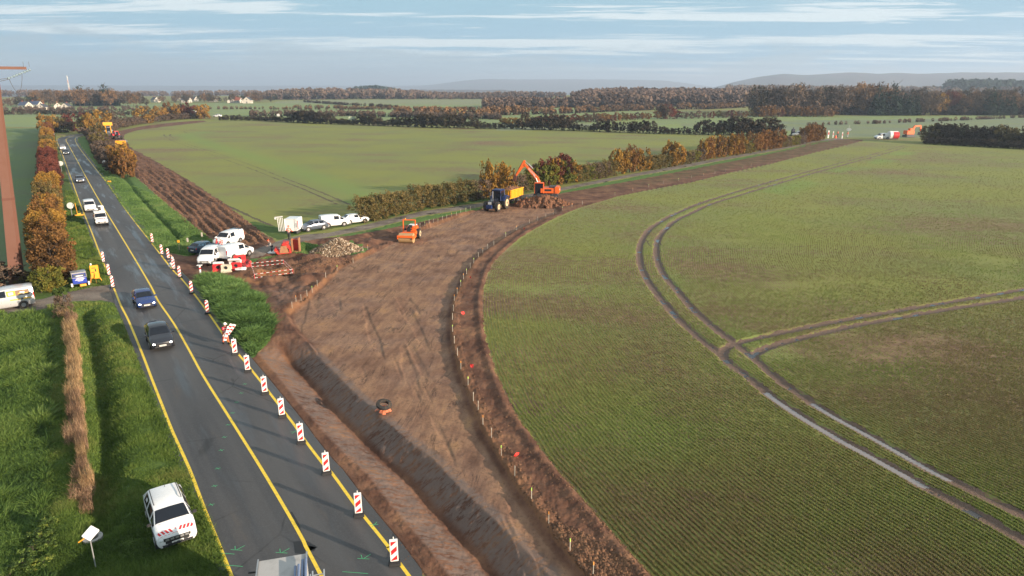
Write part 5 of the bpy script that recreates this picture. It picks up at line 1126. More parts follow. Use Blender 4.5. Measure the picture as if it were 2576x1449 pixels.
def person(label, loc, rz, top=m_hv, legs=m_tro, helmet=m_whitem, lean=0.0, armL=(.25, .15, -.45), armR=(.25, -.15, -.45), stride=.12, s=1.0, group=None):
    """1.78 m figure facing +x; armL/armR = where each hand is, from its shoulder"""
    t = T('person', label, 'person', loc, rz, group); t.scale = (s, s, s)
    pel = Vector((0, 0, .95)); ch = pel+Vector((.48*math.sin(lean), 0, .42*math.cos(lean))); nk = ch+Vector((.10*math.sin(lean), 0, .12)); hd_ = nk+Vector((.03+.1*math.sin(lean), 0, .17))
    V = [pel, ch-Vector((0, 0, .14)), ch, nk, hd_-Vector((0, 0, .06)), hd_+Vector((0, 0, .05))]; E = [(0, 1), (1, 2), (2, 3), (3, 4), (4, 5)]; Rd = [(.15, .12), (.14, .11), (.16, .11), .055, .085, .075]
    jV, jE, jR = [pel+Vector((0, 0, -.02)), ch-Vector((0, 0, .14)), ch, nk-Vector((0, 0, .03))], [(0, 1), (1, 2), (2, 3)], [(.175, .14), (.17, .14), (.185, .135), .085]
    for sd2, arm_ in ((1, armL), (-1, armR)):
        sh_ = ch+Vector((0, .19*sd2, .06)); hn = sh_+Vector(arm_); mid = (sh_+hn)/2; d = (hn-sh_).length; bend = math.sqrt(max(0, .30**2-(d/2)**2)); el = mid+Vector((-.5, 0, -.85)).normalized()*bend
        b0 = len(V); V += [sh_, el, hn]; E += [(2, b0), (b0, b0+1), (b0+1, b0+2)]; Rd += [.06, .045, .03]
        j0 = len(jV); jV += [sh_, el, el.lerp(hn, .75)]; jE += [(2, j0), (j0, j0+1), (j0+1, j0+2)]; jR += [.075, .062, .052]
        dr = (hn-el).normalized(); sdv = dr.cross(Vector((0, 0, 1))).normalized() if abs(dr.z) < .95 else Vector((0, 1, 0)); pm = hn+dr*.07
        V.append(pm); E.append((b0+2, b0+3)); Rd.append((.036, .018))
        for f in range(4):
            k0 = len(V); o1 = pm+sdv*(f-1.5)*.022+dr*.03; o2 = o1+dr*(.028+.006*(1.5-abs(f-1.5)))+Vector((0, 0, -.018)); V += [o1, o2]; E += [(b0+3, k0), (k0, k0+1)]; Rd += [.010, .009]
        k0 = len(V); o1 = hn+dr*.03+sdv*.035*sd2; V += [o1, o1+dr*.035+sdv*.015*sd2]; E += [(b0+2, k0), (k0, k0+1)]; Rd += [.011, .010]
    lV, lE, lR = [pel], [], [(.16, .13)]
    for sd2 in (1, -1):
        hp = pel+Vector((0, .10*sd2, -.05)); kn = Vector((stride*.6*sd2+.04, .11*sd2, .50)); an = Vector((stride*sd2, .12*sd2, .09)); to = an+Vector((.16, 0, -.05))
        b0 = len(V); V += [hp, kn, an, to]; E += [(0, b0), (b0, b0+1), (b0+1, b0+2), (b0+2, b0+3)]; Rd += [.085, .055, .04, .035]
        j0 = len(lV); lV += [hp, kn, an+Vector((0, 0, .04))]; lE += [(0, j0), (j0, j0+1), (j0+1, j0+2)]; lR += [.105, .078, .062]
        MB().box(an+Vector((.06, 0, -.03)), (.28, .11, .11)).bar(an+Vector((0, 0, -.05)), an+Vector((0, 0, .12)), .06).build('boot', m_boot, t, bev=.02)
    b = skin_mesh('body', V, E, Rd, m_skin, t); skin_mesh('trousers', lV, lE, lR, legs, t); j = skin_mesh('jacket', jV, jE, jR, top, t)
    bd_ = MB()
    for z in (-.02, -.22): c = ch+Vector((-.02, 0, z)); bd_.bar(c-Vector((0, 0, .025)), c+Vector((0, 0, .025)), .19, .19, 14)
    o = bd_.build('reflective_band', m_refl, j); o.scale = (.78, 1.03, 1); o.location.x = (ch.x-.02)*.22
    face = MB().box(hd_+Vector((.085, 0, -.02)), (.04, .025, .04)); face.build('nose', m_skin, b, bev=.008)
    for y in (-.035, .035): MB().bar(hd_+Vector((.07, y, .02)), hd_+Vector((.088, y, .02)), .012).build('eye', m_black, b)
    MB().box(hd_+Vector((.08, 0, -.065)), (.015, .05, .012)).build('mouth', m_red, b)
    for y in (-.088, .088): MB().box(hd_+Vector((0, y, .0)), (.04, .02, .06)).build('ear', m_skin, b, bev=.008)
    if helmet:
        g = MB(); n = 14
        for k in range(4):
            a0, a1 = k*R(22.5), (k+1)*R(22.5); z0_, z1_ = .135*math.sin(a0), .135*math.sin(a1); g.bar(hd_+Vector((0, 0, .05+z0_)), hd_+Vector((0, 0, .05+z1_)), .128*math.cos(a0), max(.005, .128*math.cos(a1)), n, cap=False)
        g.box(hd_+Vector((.05, 0, .055)), (.26, .24, .015)); g.build('helmet', helmet, t, sm=True)
    else:
        MB().box(hd_+Vector((-.02, 0, .07)), (.19, .18, .13)).build('hair', m_hair, t, bev=.05)
    return t
X, Y = G(569, 866); person('worker in red and orange hi-vis with white helmet carrying striped boards on the road edge', (X, Y, .036), R(-40), m_hvr, m_hv, m_whitem, .25, (.42, .10, -.12), (.42, -.10, -.05), .2, 1.0)
bo = T('carried_boards', 'bundle of red and white beacon boards carried by the worker on the road edge', 'boards', (X, Y, .036), R(-40))
for k, (a, b_) in enumerate((((.30, -.25, .75), (.62, .32, 1.72)), ((.42, -.28, .45), (.55, .12, 1.55)), ((.36, .05, .85), (.68, .55, 1.62)))):
    a, b_ = Vector(a), Vector(b_); o = MB().beam(a, b_, .24, .05, (1, 0, 0)).build('board', m_whitem, bo, bev=.01)
    for q in (.2, .5, .8): c = a.lerp(b_, q); MB().beam(c-(b_-a)*.07+Vector((.035, 0, 0)), c+(b_-a)*.05+Vector((.035, 0, 0)), .20, .012, (1, 0, 0)).build('red_stripe', m_red, o)
X, Y = G(549, 636); person('worker with white helmet and red vest standing left before the farthest van', (X, Y, .1), R(200), m_hvr, m_tro, m_whitem, 0, s=1.05)
X, Y = G(560, 637); person('shorter worker with pink helmet and red vest standing right before the farthest van', (X, Y, .1), R(160), m_hvr, m_tro, m_whitem, 0, s=.98)
X, Y, Z = at(728, 603); person('worker in orange vest walking in front of the white box body', (X, Y, Z), R(100), m_hv, m_tro, m_hv, .15, (.3, .2, -.3), (.2, -.3, -.4), .18, 1.05)
X, Y, Z = at(685, 634); person('worker in grey with orange cap bending left of the big red bucket', (X, Y, Z), R(210), PM('grey cloth', (.13,.12,.12), .8), m_tro, m_hv, .5, (.35, .1, -.35), (.35, -.1, -.35), .1, .95)
X, Y = G(440, 676); person('person in pale grey jacket standing behind a beacon at the junction', (X, Y, .04), R(200), PM('pale grey cloth', (.45,.46,.48), .8), m_tro, None, .3, (.35, .1, -.35), (.3, -.1, -.4), .1, .95)
X, Y = G(432, 672); g = MB().box((0, 0, .25), (.75, .4, .5), None, .6, .5); o = g.build('white_sack', m_whitem, bev=.1); o.location = (X, Y, .035); tag(o, 'white plastic sack slumped between two beacons at the junction', 'sack')
for i, (x, y, l) in enumerate(((2107, 345, 'left of two distant workers in orange at the far junction'), (2132, 347, 'right of two distant workers in orange, under a white disc sign'))):
    X, Y, Z = at(x, y); person(l, (X, Y, Z), R(180), m_hv, m_tro if i == 0 else m_back, None, .1, s=1.5)
# far junction: vans, posts, small digger
X, Y, Z = at(2010, 343)
gv = make_car('delivery_van', 'pale grey van parked behind the far autumn bushes', BIGV, m_silver, (X, Y, Z), R(165), cat='van', sidewin=((3,4),(4,5)), front_only=True, wheels=(1.35, -1.45)); gv.scale = (1.15,)*3
gg = PM('far scaffold dark', (.03,.035,.05), .6); t = T('machine_post', 'dark upright machine left of the pale grey van', 'machine', (*G(1994, 342), 0)); MB().box((0, 0, 1.6), (1.4, 1.4, 2.4), None, .8, .8).build('housing', gg, t, bev=.1); MB().box((0, 0, .3), (2.6, 1.2, .4)).build('frame', gg, t); MB().bar((0, 0, 2.7), (0, 0, 3.4), .15).build('stack', gg, t)
for i, (x, y, h_) in enumerate(((2083,347,2.9),(2095,346,2.4),(2118,348,2.4),(2102,347,1.0))):
    X, Y, Z = at(x, y); t = T('edge_post', [f'white red post, leftmost at the far junction', 'thin white post, second at the far junction', 'thin white post between the far workers', 'low orange cone beside the far workers'][i], 'post' if i < 3 else 'cone', (X, Y, Z), 0)
    if i < 3: MB().box((0, 0, h_/2), (.5 if i == 0 else .3, .2, h_)).build('post', m_whitem, t); MB().box((0, -.11, h_*.6), (.4 if i == 0 else .2, .02, h_*.3)).build('band', m_redp, t)
    else: MB().bar((0, 0, 0), (0, 0, 1.1), .5, .12, 12).build('cone', m_hv, t)
signpost(2133, 345, 4.6, [('o', 4.3, .01, m_whitem)], 'white disc sign above the far worker'); X, Y, Z = at(2133, 345)
o = [q for q in C.objects if q.name.startswith('road_sign')][-1]; MB().bar((0, -.1, 5.0), (0, .1, 5.0), .9, .9, 18).build('disc', m_whitem, o).scale = (1, 1, .6); o.children[-1].location = (0, 0, 2.0)
X, Y, Z = at(2228, 350); t = make_car('small_van', 'white van at the right far junction beside the red white trailer', VAN, m_white, (X-1.5, Y, Z), R(185), cat='van', sidewin=((3,4),(4,5))); t.scale = (1.25,)*3
X, Y, Z = at(2236, 350); t = T('cable_trailer', 'red and white rounded trailer on the far right road', 'trailer', (X+.8, Y-1, Z), 0); MB().bar((-1.6, 0, 1.6), (1.6, 0, 1.6), 1.5, n=20).build('drum', m_whitem, t); MB().bar((-.4, -.3, 1.6), (1.7, -.3, 1.6), 1.35, n=20).build('red_cover', m_redp, t); MB().box((0, 0, .3), (3.4, 1.6, .4)).build('frame', m_dgrey, t)
X, Y, Z = at(2288, 345); t = T('mini_excavator', 'small orange excavator standing in the far right field', 'excavator', (X, Y, Z), R(8)); t.scale = (1.25,)*3
MB().box((-.3, 0, .4), (3.2, 2.2, .6)).build('tracks', m_dgrey, t, bev=.1); MB().box((-.5, 0, 1.5), (2.6, 1.9, 1.2)).build('house', m_orange, t, bev=.1); MB().box((-.2, -.4, 2.3), (1.2, 1.0, 1.0)).build('cab', m_orange, t, bev=.05)
MB().beam((.6, 0, 1.6), (1.2, 0, 3.4), .4, .5).beam((1.2, 0, 3.4), (3.2, 0, 3.5), .4, .5).build('boom', m_orange, t); MB().beam((3.2, 0, 3.6), (3.6, 0, 1.8), .3, .4).build('arm', m_orange, t); MB().box((3.3, 0, 1.1), (.8, .9, .8), None, .6, 1).build('bucket', m_black, t); MB().beam((-.8, 0, 1.9), (-1.6, 0, .4), .3, .3).build('blade_arm', m_black, t)
X, Y, Z = at(494, 293); t = T('lorry', 'white lorry front among the autumn bushes far left', 'lorry', (X, Y, Z), R(-60)); MB().box((-2, 0, 2.3), (5.5, 2.4, 2.6)).build('box_body', m_white, t, bev=.1); MB().box((1.6, 0, 1.7), (1.9, 2.4, 2.2)).build('cab', m_white, t, bev=.15); MB().box((2.57, 0, 2.0), (.03, 2.1, .8)).build('windscreen', m_glass, t); MB().box((-1, 0, .6), (7, 2.1, .5)).build('chassis', m_dgrey, t)
X, Y, Z = at(547, 294); t = make_car('compact_car', 'white car on the far road right of the white lorry', HATCH, m_white, (X, Y, Z), R(175)); t.scale = (1.3,)*3
# ---------------------------------------------------------------- foliage
def leaf_mat(name, cols, rough=.8, trans=.25):
    m, t, b = gmat(name); oi = t.new('ShaderNodeObjectInfo').outputs['Random']
    f = t.math('ADD', t.attr('tint'), t.math('MULTIPLY', t.math('SUBTRACT', oi, .5), .35)); n = len(cols)
    c = t.ramp(f, [(i/(n-1), c_) for i, c_ in enumerate(cols)]); b.inputs['Roughness'].default_value = rough; b.inputs['Specular IOR Level'].default_value = .2
    t.l.new(c, b.inputs['Base Color']); tr_ = t.new('ShaderNodeBsdfTranslucent'); t.l.new(c, tr_.inputs[0]); mx = t.new('ShaderNodeMixShader'); mx.inputs[0].default_value = trans
    t.l.new(b.outputs[0], mx.inputs[1]); t.l.new(tr_.outputs[0], mx.inputs[2]); t.l.new(mx.outputs[0], t.n['Material Output'].inputs[0]); return m
LM = dict(
 gold=leaf_mat('golden autumn leaves', [(.07,.048,.016), (.23,.13,.028), (.38,.22,.040), (.28,.12,.030)]),
 rust=leaf_mat('rust brown autumn leaves', [(.05,.032,.016), (.16,.085,.032), (.25,.13,.040), (.18,.07,.028)]),
 wine=leaf_mat('wine red autumn leaves', [(.045,.018,.014), (.11,.032,.025), (.18,.055,.038), (.14,.05,.03)]),
 olive=leaf_mat('olive hedge leaves', [(.045,.042,.016), (.11,.092,.030), (.17,.13,.045), (.20,.14,.055)]),
 lime=leaf_mat('yellow green leaves', [(.045,.055,.014), (.12,.14,.025), (.20,.19,.035), (.25,.18,.03)]),
 dark=leaf_mat('dark bare hedge twigs', [(.020,.015,.010), (.042,.033,.022), (.070,.052,.032), (.060,.060,.026)], trans=.1),
 conif=leaf_mat('dark conifer needles', [(.008,.018,.013), (.014,.032,.022), (.022,.045,.028), (.018,.038,.022)], trans=.05),
 bare=leaf_mat('grey brown leafless twigs', [(.055,.042,.033), (.10,.074,.056), (.15,.105,.075), (.18,.115,.07)], trans=.1),
 wood=leaf_mat('distant wood crowns', [(.070,.050,.042), (.13,.090,.072), (.18,.12,.088), (.17,.14,.095)], trans=.1),
 copper=leaf_mat('copper brown crown', [(.06,.040,.026), (.14,.085,.048), (.22,.125,.060), (.27,.155,.065)], trans=.1),
 straw=leaf_mat('straw coloured dry stems', [(.16,.10,.055), (.34,.23,.12), (.50,.36,.19), (.36,.20,.10)], trans=.1))
m_bark = PM('dark bark', (.06,.045,.035), .9, dirt=.2)
GA = rng
def quads_from(P, N, U, sz, asp=.6):
    """leaf quads at P with normal N, in-plane axis U"""
    V = np.cross(N, U); V /= np.linalg.norm(V, axis=1, keepdims=True)+1e-9; U = np.cross(V, N); s = sz[:, None]
    co = np.stack([P-U*s-V*s*asp, P+U*s-V*s*asp, P+U*s+V*s*asp, P-U*s+V*s*asp], 1).reshape(-1, 3); return co, np.arange(len(P)*4).reshape(-1, 4)
def unit(n): v = rng.normal(size=(n, 3)); return v/np.linalg.norm(v, axis=1, keepdims=True)
def crown_mesh(name, kind, w, l, h, n, leaf, z0=0.0, clusters=30, up=0.0):
    """leaf clusters spread through a volume; kind gives the outline"""
    u = rng.random((clusters*4, 3))*2-1
    if kind == 'box': k = np.abs(u).max(1) > .45
    elif kind == 'dome': r = np.sqrt(u[:, 0]**2+u[:, 1]**2+(u[:, 2]*.95)**2); k = (r < 1.0) & (r > .42)
    elif kind == 'cone': r = np.hypot(u[:, 0], u[:, 1]); k = (r < (1-u[:, 2])/2*.95+.03) & (r > (1-u[:, 2])/2*.35)
    elif kind == 'column': r = np.hypot(u[:, 0], u[:, 1]); k = (r < .95*np.sqrt(np.clip(1.02-np.abs(u[:, 2])**3, 0, 1))) & (r > .3)
    c = u[k][:clusters]; m_ = len(c); cs = rng.uniform(.12, .30, m_); ct = rng.random(m_)
    if kind == 'cone': cs = cs*np.clip((1-c[:, 2])/2*1.1+.18, .15, 1)
    w8 = cs**2/np.sum(cs**2); ci = rng.choice(m_, n, p=w8); d = unit(n); rad = rng.random(n)**.4
    P = c[ci]+d*(cs[ci]*rad)[:, None]*np.array([1, 1, 1.0])
    P = P*np.array([w/2, l/2, h/2]); P[:, 2] += h/2+z0; P[:, 2] = np.maximum(P[:, 2], .03)
    N = unit(n)*.9+d*.8+np.array([0, 0, up]); N /= np.linalg.norm(N, axis=1, keepdims=True)
    co, q = quads_from(P, N, unit(n), leaf*rng.uniform(.6, 1.4, n)); me = npmesh(name, co, quads=q, smooth_=False)
    fattr(me, 'tint', np.clip(ct[ci]*.65+rng.random(n)*.35, 0, 1), 'FACE'); return me
def limbs_mesh(name, h, r, n=7, spread=.9, top=.9, lean=0.0):
    mb = MB(); mb.bar((0, 0, -.2), (0, 0, h*top), r, r*.3, 7)
    for k in range(n):
        a = 2.4*k; z = h*(.25+.55*k/n); ln_ = h*.28*spread*(1.1-k/n*.5); mb.bar((0, 0, z), (ln_*math.cos(a), ln_*math.sin(a), z+ln_*1.1), r*.4, r*.1, 5)
    me = bpy.data.meshes.new(name); me.from_pydata(mb.v, [], mb.f); me.update(); return me
PROTO = {}
def proto(key, fn):
    if key not in PROTO: PROTO[key] = fn()
    return PROTO[key]
def plant(name, label, cat, key, crown, trunk, mat_, loc, s, rz=None, group=None):
    """crown/trunk: shared meshes; one Empty, its crown and its trunk"""
    t = T(name, label, cat, loc, random.uniform(0, 6.28) if rz is None else rz, group); t.scale = s if isinstance(s, tuple) else (s, s, s)
    mk = (crown.name, mat_.name)
    if mk not in PROTO: c_ = crown.copy(); c_.materials.clear(); c_.materials.append(mat_); PROTO[mk] = c_
    link('crown', PROTO[mk], None, t)
    if not len(trunk.materials): trunk.materials.append(m_bark)
    link('trunk', trunk, None, t); return t
bushN = [crown_mesh('bush', 'column', 3.6, 4.2, 5.0, 5200, .085, .1, 90) for _ in range(3)]      # near hedge shrubs
bushM = [crown_mesh('bush mid', 'dome', 1, 1, 1, 1500, .030, 0, 45) for _ in range(3)]
colM = [crown_mesh('bush column', 'column', 1, 1, 1, 1700, .030, 0, 55) for _ in range(3)]
boxM = [crown_mesh('trimmed bush', 'box', 1, 1, 1, 2600, .024, 0, 130) for _ in range(3)]
treeF = [crown_mesh('far crown', 'dome', 1, 1, .82, 1500, .022, .16, 60, .3) for _ in range(4)]
conF = [crown_mesh('far conifer', 'cone', .5, .5, 1, 2000, .018, .02, 170) for _ in range(2)]
lowF = [crown_mesh('low bush', 'dome', 1, 1, 1, 260, .07, 0, 22) for _ in range(3)]
trk_n = limbs_mesh('shrub stems', 4.6, .10, 9, 1.1); trk_u = limbs_mesh('unit stems', 1.0, .028, 8, .9, .85); trk_f = limbs_mesh('unit trunk', 1.0, .022, 7, .9, .8)
def along(line, step, jit=.25):
    out = []; acc = 0
    for a, b in zip(line, line[1:]):
        L = math.hypot(b[0]-a[0], b[1]-a[1]); ang = math.atan2(b[1]-a[1], b[0]-a[0])
        while acc < L:
            t = acc/L; out.append((a[0]+(b[0]-a[0])*t, a[1]+(b[1]-a[1])*t, ang)); acc += step*(1+random.uniform(-jit, jit))
        acc -= L
    return out
# woods too far to tell trees apart
def wood(name, label, pts, n, hr, k, depth=60, leafs=70, hk=None, rise=.015):
    P_ = []; T_ = []; S_ = []; line = GP(pts); seg = [math.hypot(b[0]-a[0], b[1]-a[1]) for a, b in zip(line, line[1:])]; tot = sum(seg)
    for i in range(n):
        d = rng.random()*tot; j = 0
        while d > seg[j]: d -= seg[j]; j += 1
        f = d/seg[j]; a, b_ = line[j], line[j+1]; dp = rng.random()*depth; x = a[0]+(b_[0]-a[0])*f; y = a[1]+(b_[1]-a[1])*f; q = 1+dp/math.hypot(x, y); x *= q; y *= q
        px = 1288+F*x/(y*math.cos(PITCH)); h = rng.uniform(*hr)*(hk(px) if hk else 1); z = hgt(x, y)+dp*rise
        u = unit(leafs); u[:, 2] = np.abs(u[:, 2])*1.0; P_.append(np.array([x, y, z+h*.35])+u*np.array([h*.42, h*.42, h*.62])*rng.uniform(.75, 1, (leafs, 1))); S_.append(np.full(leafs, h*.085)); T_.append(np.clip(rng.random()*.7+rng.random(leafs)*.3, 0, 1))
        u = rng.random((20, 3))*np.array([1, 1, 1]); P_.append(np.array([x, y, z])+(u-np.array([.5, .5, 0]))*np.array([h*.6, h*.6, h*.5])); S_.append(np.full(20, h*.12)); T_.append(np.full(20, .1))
    P = np.concatenate(P_); sz = np.concatenate(S_); N = unit(len(P))*.6+np.array([0, -.3, .5]); N /= np.linalg.norm(N, axis=1, keepdims=True)
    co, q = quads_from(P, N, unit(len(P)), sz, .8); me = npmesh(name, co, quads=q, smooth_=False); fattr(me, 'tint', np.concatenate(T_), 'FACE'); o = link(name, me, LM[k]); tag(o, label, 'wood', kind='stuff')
# left roadside hedge, near end to far end
hl = along(GP([(136,731),(128,640),(127,560),(128,480),(124,410),(122,360),(122,338)]), 3.3)
cols = ['lime','lime','rust','gold','rust','gold','gold','rust','gold','olive','gold','rust']
for i, (x, y, a) in enumerate(hl):
    r = math.hypot(x, y); k = (['lime','rust','rust','gold','rust','gold','gold','rust','gold','gold'][i] if i < 10 else ('wine' if 150 < r < 215 else random.choice(['gold','rust','olive','gold'])) if r < 260 else random.choice(['gold','wine','rust']))
    s = (1.0 if i else .8)*random.uniform(.88, 1.08)
    plant('hedge_shrub', f'{dict(lime="yellow green",rust="rust brown",gold="golden",wine="wine red",olive="olive")[k]} shrub of the left roadside hedge, number {i+1} counted from the silver van' if i < 20 else f'{dict(lime="yellow green",rust="rust brown",gold="golden",wine="wine red",olive="olive")[k]} shrub in the far part of the left roadside hedge', 'shrub', 'n', bushN[i % 3], trk_n, LM[k], (x+random.uniform(-.3, .3), y, 0), (s, s, s*random.uniform(.85, 1.12)*(.75 if i == 0 else 1)), group='shrubs of the left roadside hedge' if i < 20 else f'far {k} shrubs of the left roadside hedge')
# other named bushes near the road bend
def blob(px, py, w, h, k, label, proto_=None, cat='bush', group=None, l=None):
    X, Y, Z = at(px, py); me = (proto_ or colM)[int(px+py) % 3]; return plant('autumn_bush' if cat == 'bush' else 'tree', label, cat, 'm', me, trk_u, LM[k], (X, Y, Z-.1), (w, l or w, h), group=group)
for px, py, w, h, k, l in [(120,335,8,8,'gold','golden bush at the far end of the left hedge'),(140,332,8,7,'olive','olive bush behind the far triangular sign'),(160,333,9,5,'dark','dark green bush left of the road bend'),(194,330,11,8,'wine','wine red round bush behind the yellow direction board'),(222,337,7,8,'olive','olive bush right of the road bend'),
    (238,340,6,9.5,'gold','tall golden bush beside the road bend'),(262,330,9,9.5,'gold','broad golden bush left of the raised bucket'),(248,352,6,6,'olive','olive bush on the verge below the tall golden bush'),(256,372,6,5,'olive','olive bush right verge above the ploughed strip'),(265,392,6.5,4.5,'bare','brown leafless bush on the right verge, upper'),(280,412,6.5,4.0,'bare','brown leafless bush on the right verge, lower'),
    (290,402,5,4.2,'gold','golden bush in front of the orange loader bucket'),(300,427,5.5,5.6,'gold','golden bush on the verge beside the ploughed strip'),(316,438,5.0,7.2,'gold','golden bush left of the rust one on the right verge'),(322,446,4.0,6.4,'rust','rust brown bush nearest on the right verge'),(306,438,5,6.5,'rust','brown bush between the two golden ones on the right verge'),
    (296,312,10,6,'bare','brown round bush behind the ploughed soil bend'),(362,310,11,9,'gold','golden bush above the soil bend'),(405,300,9,8,'gold','small golden bush above the field edge'),(425,297,8,10,'rust','rusty slim bush above the field edge'),(452,298,8,9,'gold','golden slim bush right of the rusty slim one'),(470,298,6,10,'wine','dark red slim bush left of the white lorry'),(484,297,12,8,'wine','dark red bush beside the white lorry'),(512,299,9,9,'gold','golden bush right of the white lorry')]:
    blob(px, py, w, h*1.0, k, l)
for i, (x, y, a) in enumerate(along(GP([(222,341),(262,334),(300,322),(357,311),(440,301),(515,297)]), 5.5)): plant('low_bush', 'low brown leafless bush along the far soil band', 'bush', 'l', bushM[i % 3], trk_u, LM['bare'], (x, y, 0), (6.5, 6.5, random.uniform(2.8, 4.5)), group='low brown bushes along the far soil band')
for i, (x, y, a) in enumerate(along(GP([(232,345),(252,375),(270,410),(300,438)]), 4.0)): plant('low_bush', 'low brown leafless bush of the right verge thicket', 'bush', 'l', bushM[i % 3], trk_u, LM['bare'], (x, y, 0), (5, 5, random.uniform(2.2, 3.6)), group='low brown bushes of the right verge thicket')
# hedge along the gravel track
PH = [(918,557),(1060,525),(1225,499),(1350,474),(1470,455),(1560,438),(1690,418),(1800,397),(1900,381),(1990,366),(2070,351)]
hx = np.array([p[0] for p in PH], float); ii = 0
for i, (x, y, a) in enumerate(along(GP(PH), 2.6)):
    px = 1288+F*x/(y*math.cos(PITCH)+CAMH*math.sin(PITCH)); tall = None
    if 1222 < px < 1292: tall, k, lb = 8.6 if px < 1270 else 7.0, 'gold', 'golden bush above the blue tractor'
    elif 1335 < px < 1385: tall, k, lb = 5.4, 'lime', 'yellow green bush right under the excavator boom'
    elif 1385 <= px < 1445: tall, k, lb = 6.4, ('gold' if i % 2 else 'lime'), 'yellow and green bush right of the excavator boom'
    elif 1537 < px < 1617: tall, k, lb = 7.4 if px < 1590 else 6.4, ('gold' if i % 3 else 'rust'), 'orange bush, first big clump right of the excavator'
    elif 1684 < px < 1714: tall, k, lb = 7.6, 'gold', 'single slim orange bush in the track hedge'
    elif 1764 < px < 1865: tall, k, lb = 7.4, ('rust' if i % 2 else 'gold'), 'orange bush of the broad clump past the slim one'
    elif 1890 < px < 1960: tall, k, lb = 7.4, 'rust', 'rust orange bush of the second far clump'
    elif 2015 < px: tall, k, lb = 7.5, 'rust', 'rust orange bush at the far end of the track hedge'
    if tall: plant('autumn_bush', lb+(f', stem {i}' if False else ''), 'bush', 'm', colM[i % 3], trk_u, LM[k], (x, y, hgt(x, y)), (3.4*random.uniform(.9, 1.2), 4.2, tall*.82*random.uniform(.85, 1.06)), group=lb)
    else:
        hh_ = 3.6 if px < 1225 else (3.1 if px < 1340 else (3.3 if px < 1540 else 3.0)); k = random.choice(['olive','olive','bare','lime'] if px > 1225 else ['olive','olive','olive','bare'])
        plant('trimmed_hedge', f'trimmed {dict(olive="olive",bare="brown",lime="yellow green")[k]} hedge bush along the gravel track', 'hedge', 'b', boxM[i % 3], trk_u, LM[k], (x, y, hgt(x, y)), (3.5, 3.0, hh_*random.uniform(.93, 1.05)), a, f'{k} trimmed bushes along the gravel track')
for px, w, h in ((1350,4.5,5.0),(1368,4.5,5.2),(1392,5,5.4),(1410,5,6.0),(1426,4.5,5.8)):
    X, Y, Z = at(px, 474-(px-1350)*.16+2); plant('autumn_bush', 'wine red crown rising behind the excavator boom', 'bush', 'm', colM[px % 3], trk_u, LM['wine'], (X, Y+3, Z), (w, w, h), group='wine red crowns behind the excavator boom')
# dark hedgerow at the far side of the fields
KL = dict(dark='dark twigs', copper='copper leaves', bare='bare twigs', rust='rust leaves', olive='olive leaves', wine='wine red leaves', gold='golden leaves')
def hrow(pts, step, hfun, ks, label, group, protoset, wid=4.0, name='hedge_bush', cat='hedge'):
    for i, (x, y, a) in enumerate(along(GP(pts), step*.72)):
        px = 1288+F*x/(y*math.cos(PITCH)+CAMH*math.sin(PITCH)); h = hfun(px)
        if h <= 0: continue
        k = ks(px) if callable(ks) else random.choice(ks); h *= random.uniform(.85, 1.15); w_ = max(wid, h*1.0)
        plant(name, label+', '+KL[k], cat, 'h', protoset[i % len(protoset)], trk_u, LM[k], (x, y, hgt(x, y)-.05), (w_*1.25, w_, h), group=group+' '+k)
def hd1(px):
    for a, b_, h in ((730,800,6.5),(800,835,5.5),(900,960,5.5),(985,1045,5),(1050,1165,6.2),(1160,1200,5),(1320,1400,6.5),(1400,1450,5.8),(1500,1640,5.0),(1740,1830,5.6),(1830,1960,7.2)):
        if a < px < b_: return h
    return 2.9
hrow([(560,302),(640,303),(770,309),(920,315),(1092,321),(1280,325),(1446,329),(1650,337),(1890,341),(1962,341)], 4.2, hd1, ['dark'], 'dark leafless bush of the long far hedgerow', 'dark bushes of the long far hedgerow', bushM)
hrow([(2338,358),(2400,361),(2500,366),(2640,374)], 2.6, lambda p: 6.3 if p < 2560 else 5.5, ['dark','dark','olive'], 'dark bush of the right hand far hedge', 'dark bushes of the right hand far hedge', colM)
hrow([(2338,362),(2400,365),(2500,371),(2640,378)], 2.6, lambda p: 2.5, ['dark'], 'low dark bush below the right hand far hedge', 'low dark bushes below the right hand hedge', bushM)
hrow([(1265,314),(1330,316),(1420,308),(1480,306)], 5, lambda p: 4.2, lambda p: 'gold' if p < 1300 else random.choice(['rust','wine']), 'rusty bush just beyond the dark hedgerow', 'rusty bushes beyond the dark hedgerow', bushM)
hrow([(1480,308),(1620,300),(1760,298),(1900,294),(2090,292)], 7, lambda p: 8.0 if 1655 < p < 1690 else 4.4, ['rust','bare','olive','wine'], 'brown red bush of the second far hedge line', 'bushes of the second far hedge line', bushM)
wood('hedge_scrub', 'low brown scrub line beyond the dark hedgerow', [(620,292),(760,293),(900,293),(1100,298),(1260,301)], 230, (2.4, 4.2), 'bare', 14, 40)
wood('hedge_scrub', 'copper brown bushes in the middle distance', [(990,293),(1080,294),(1215,293),(1260,290),(1330,289)], 70, (4.5, 7), 'copper', 10, 70)
wood('hedge_scrub', 'brown hedge line before the broad brown wood', [(1340,289),(1450,286),(1530,282),(1640,277),(1780,275),(1870,271)], 150, (3, 6), 'copper', 12, 60)
wood('hedge_scrub', 'faint brown hedge line in the pale fields', [(720,271),(900,274),(1010,275),(1130,277),(1400,279)], 150, (2.2, 3.4), 'copper', 4, 36)
wood('hedge_scrub', 'faint second brown hedge line in the pale fields', [(450,276),(600,275),(840,276),(1180,277)], 150, (2.0, 3.2), 'copper', 4, 36)
wood('hedge_scrub', 'dark slanting hedge right of the village', [(764,257),(830,262),(930,268),(1000,274)], 120, (2.4, 3.6), 'dark', 4, 36)
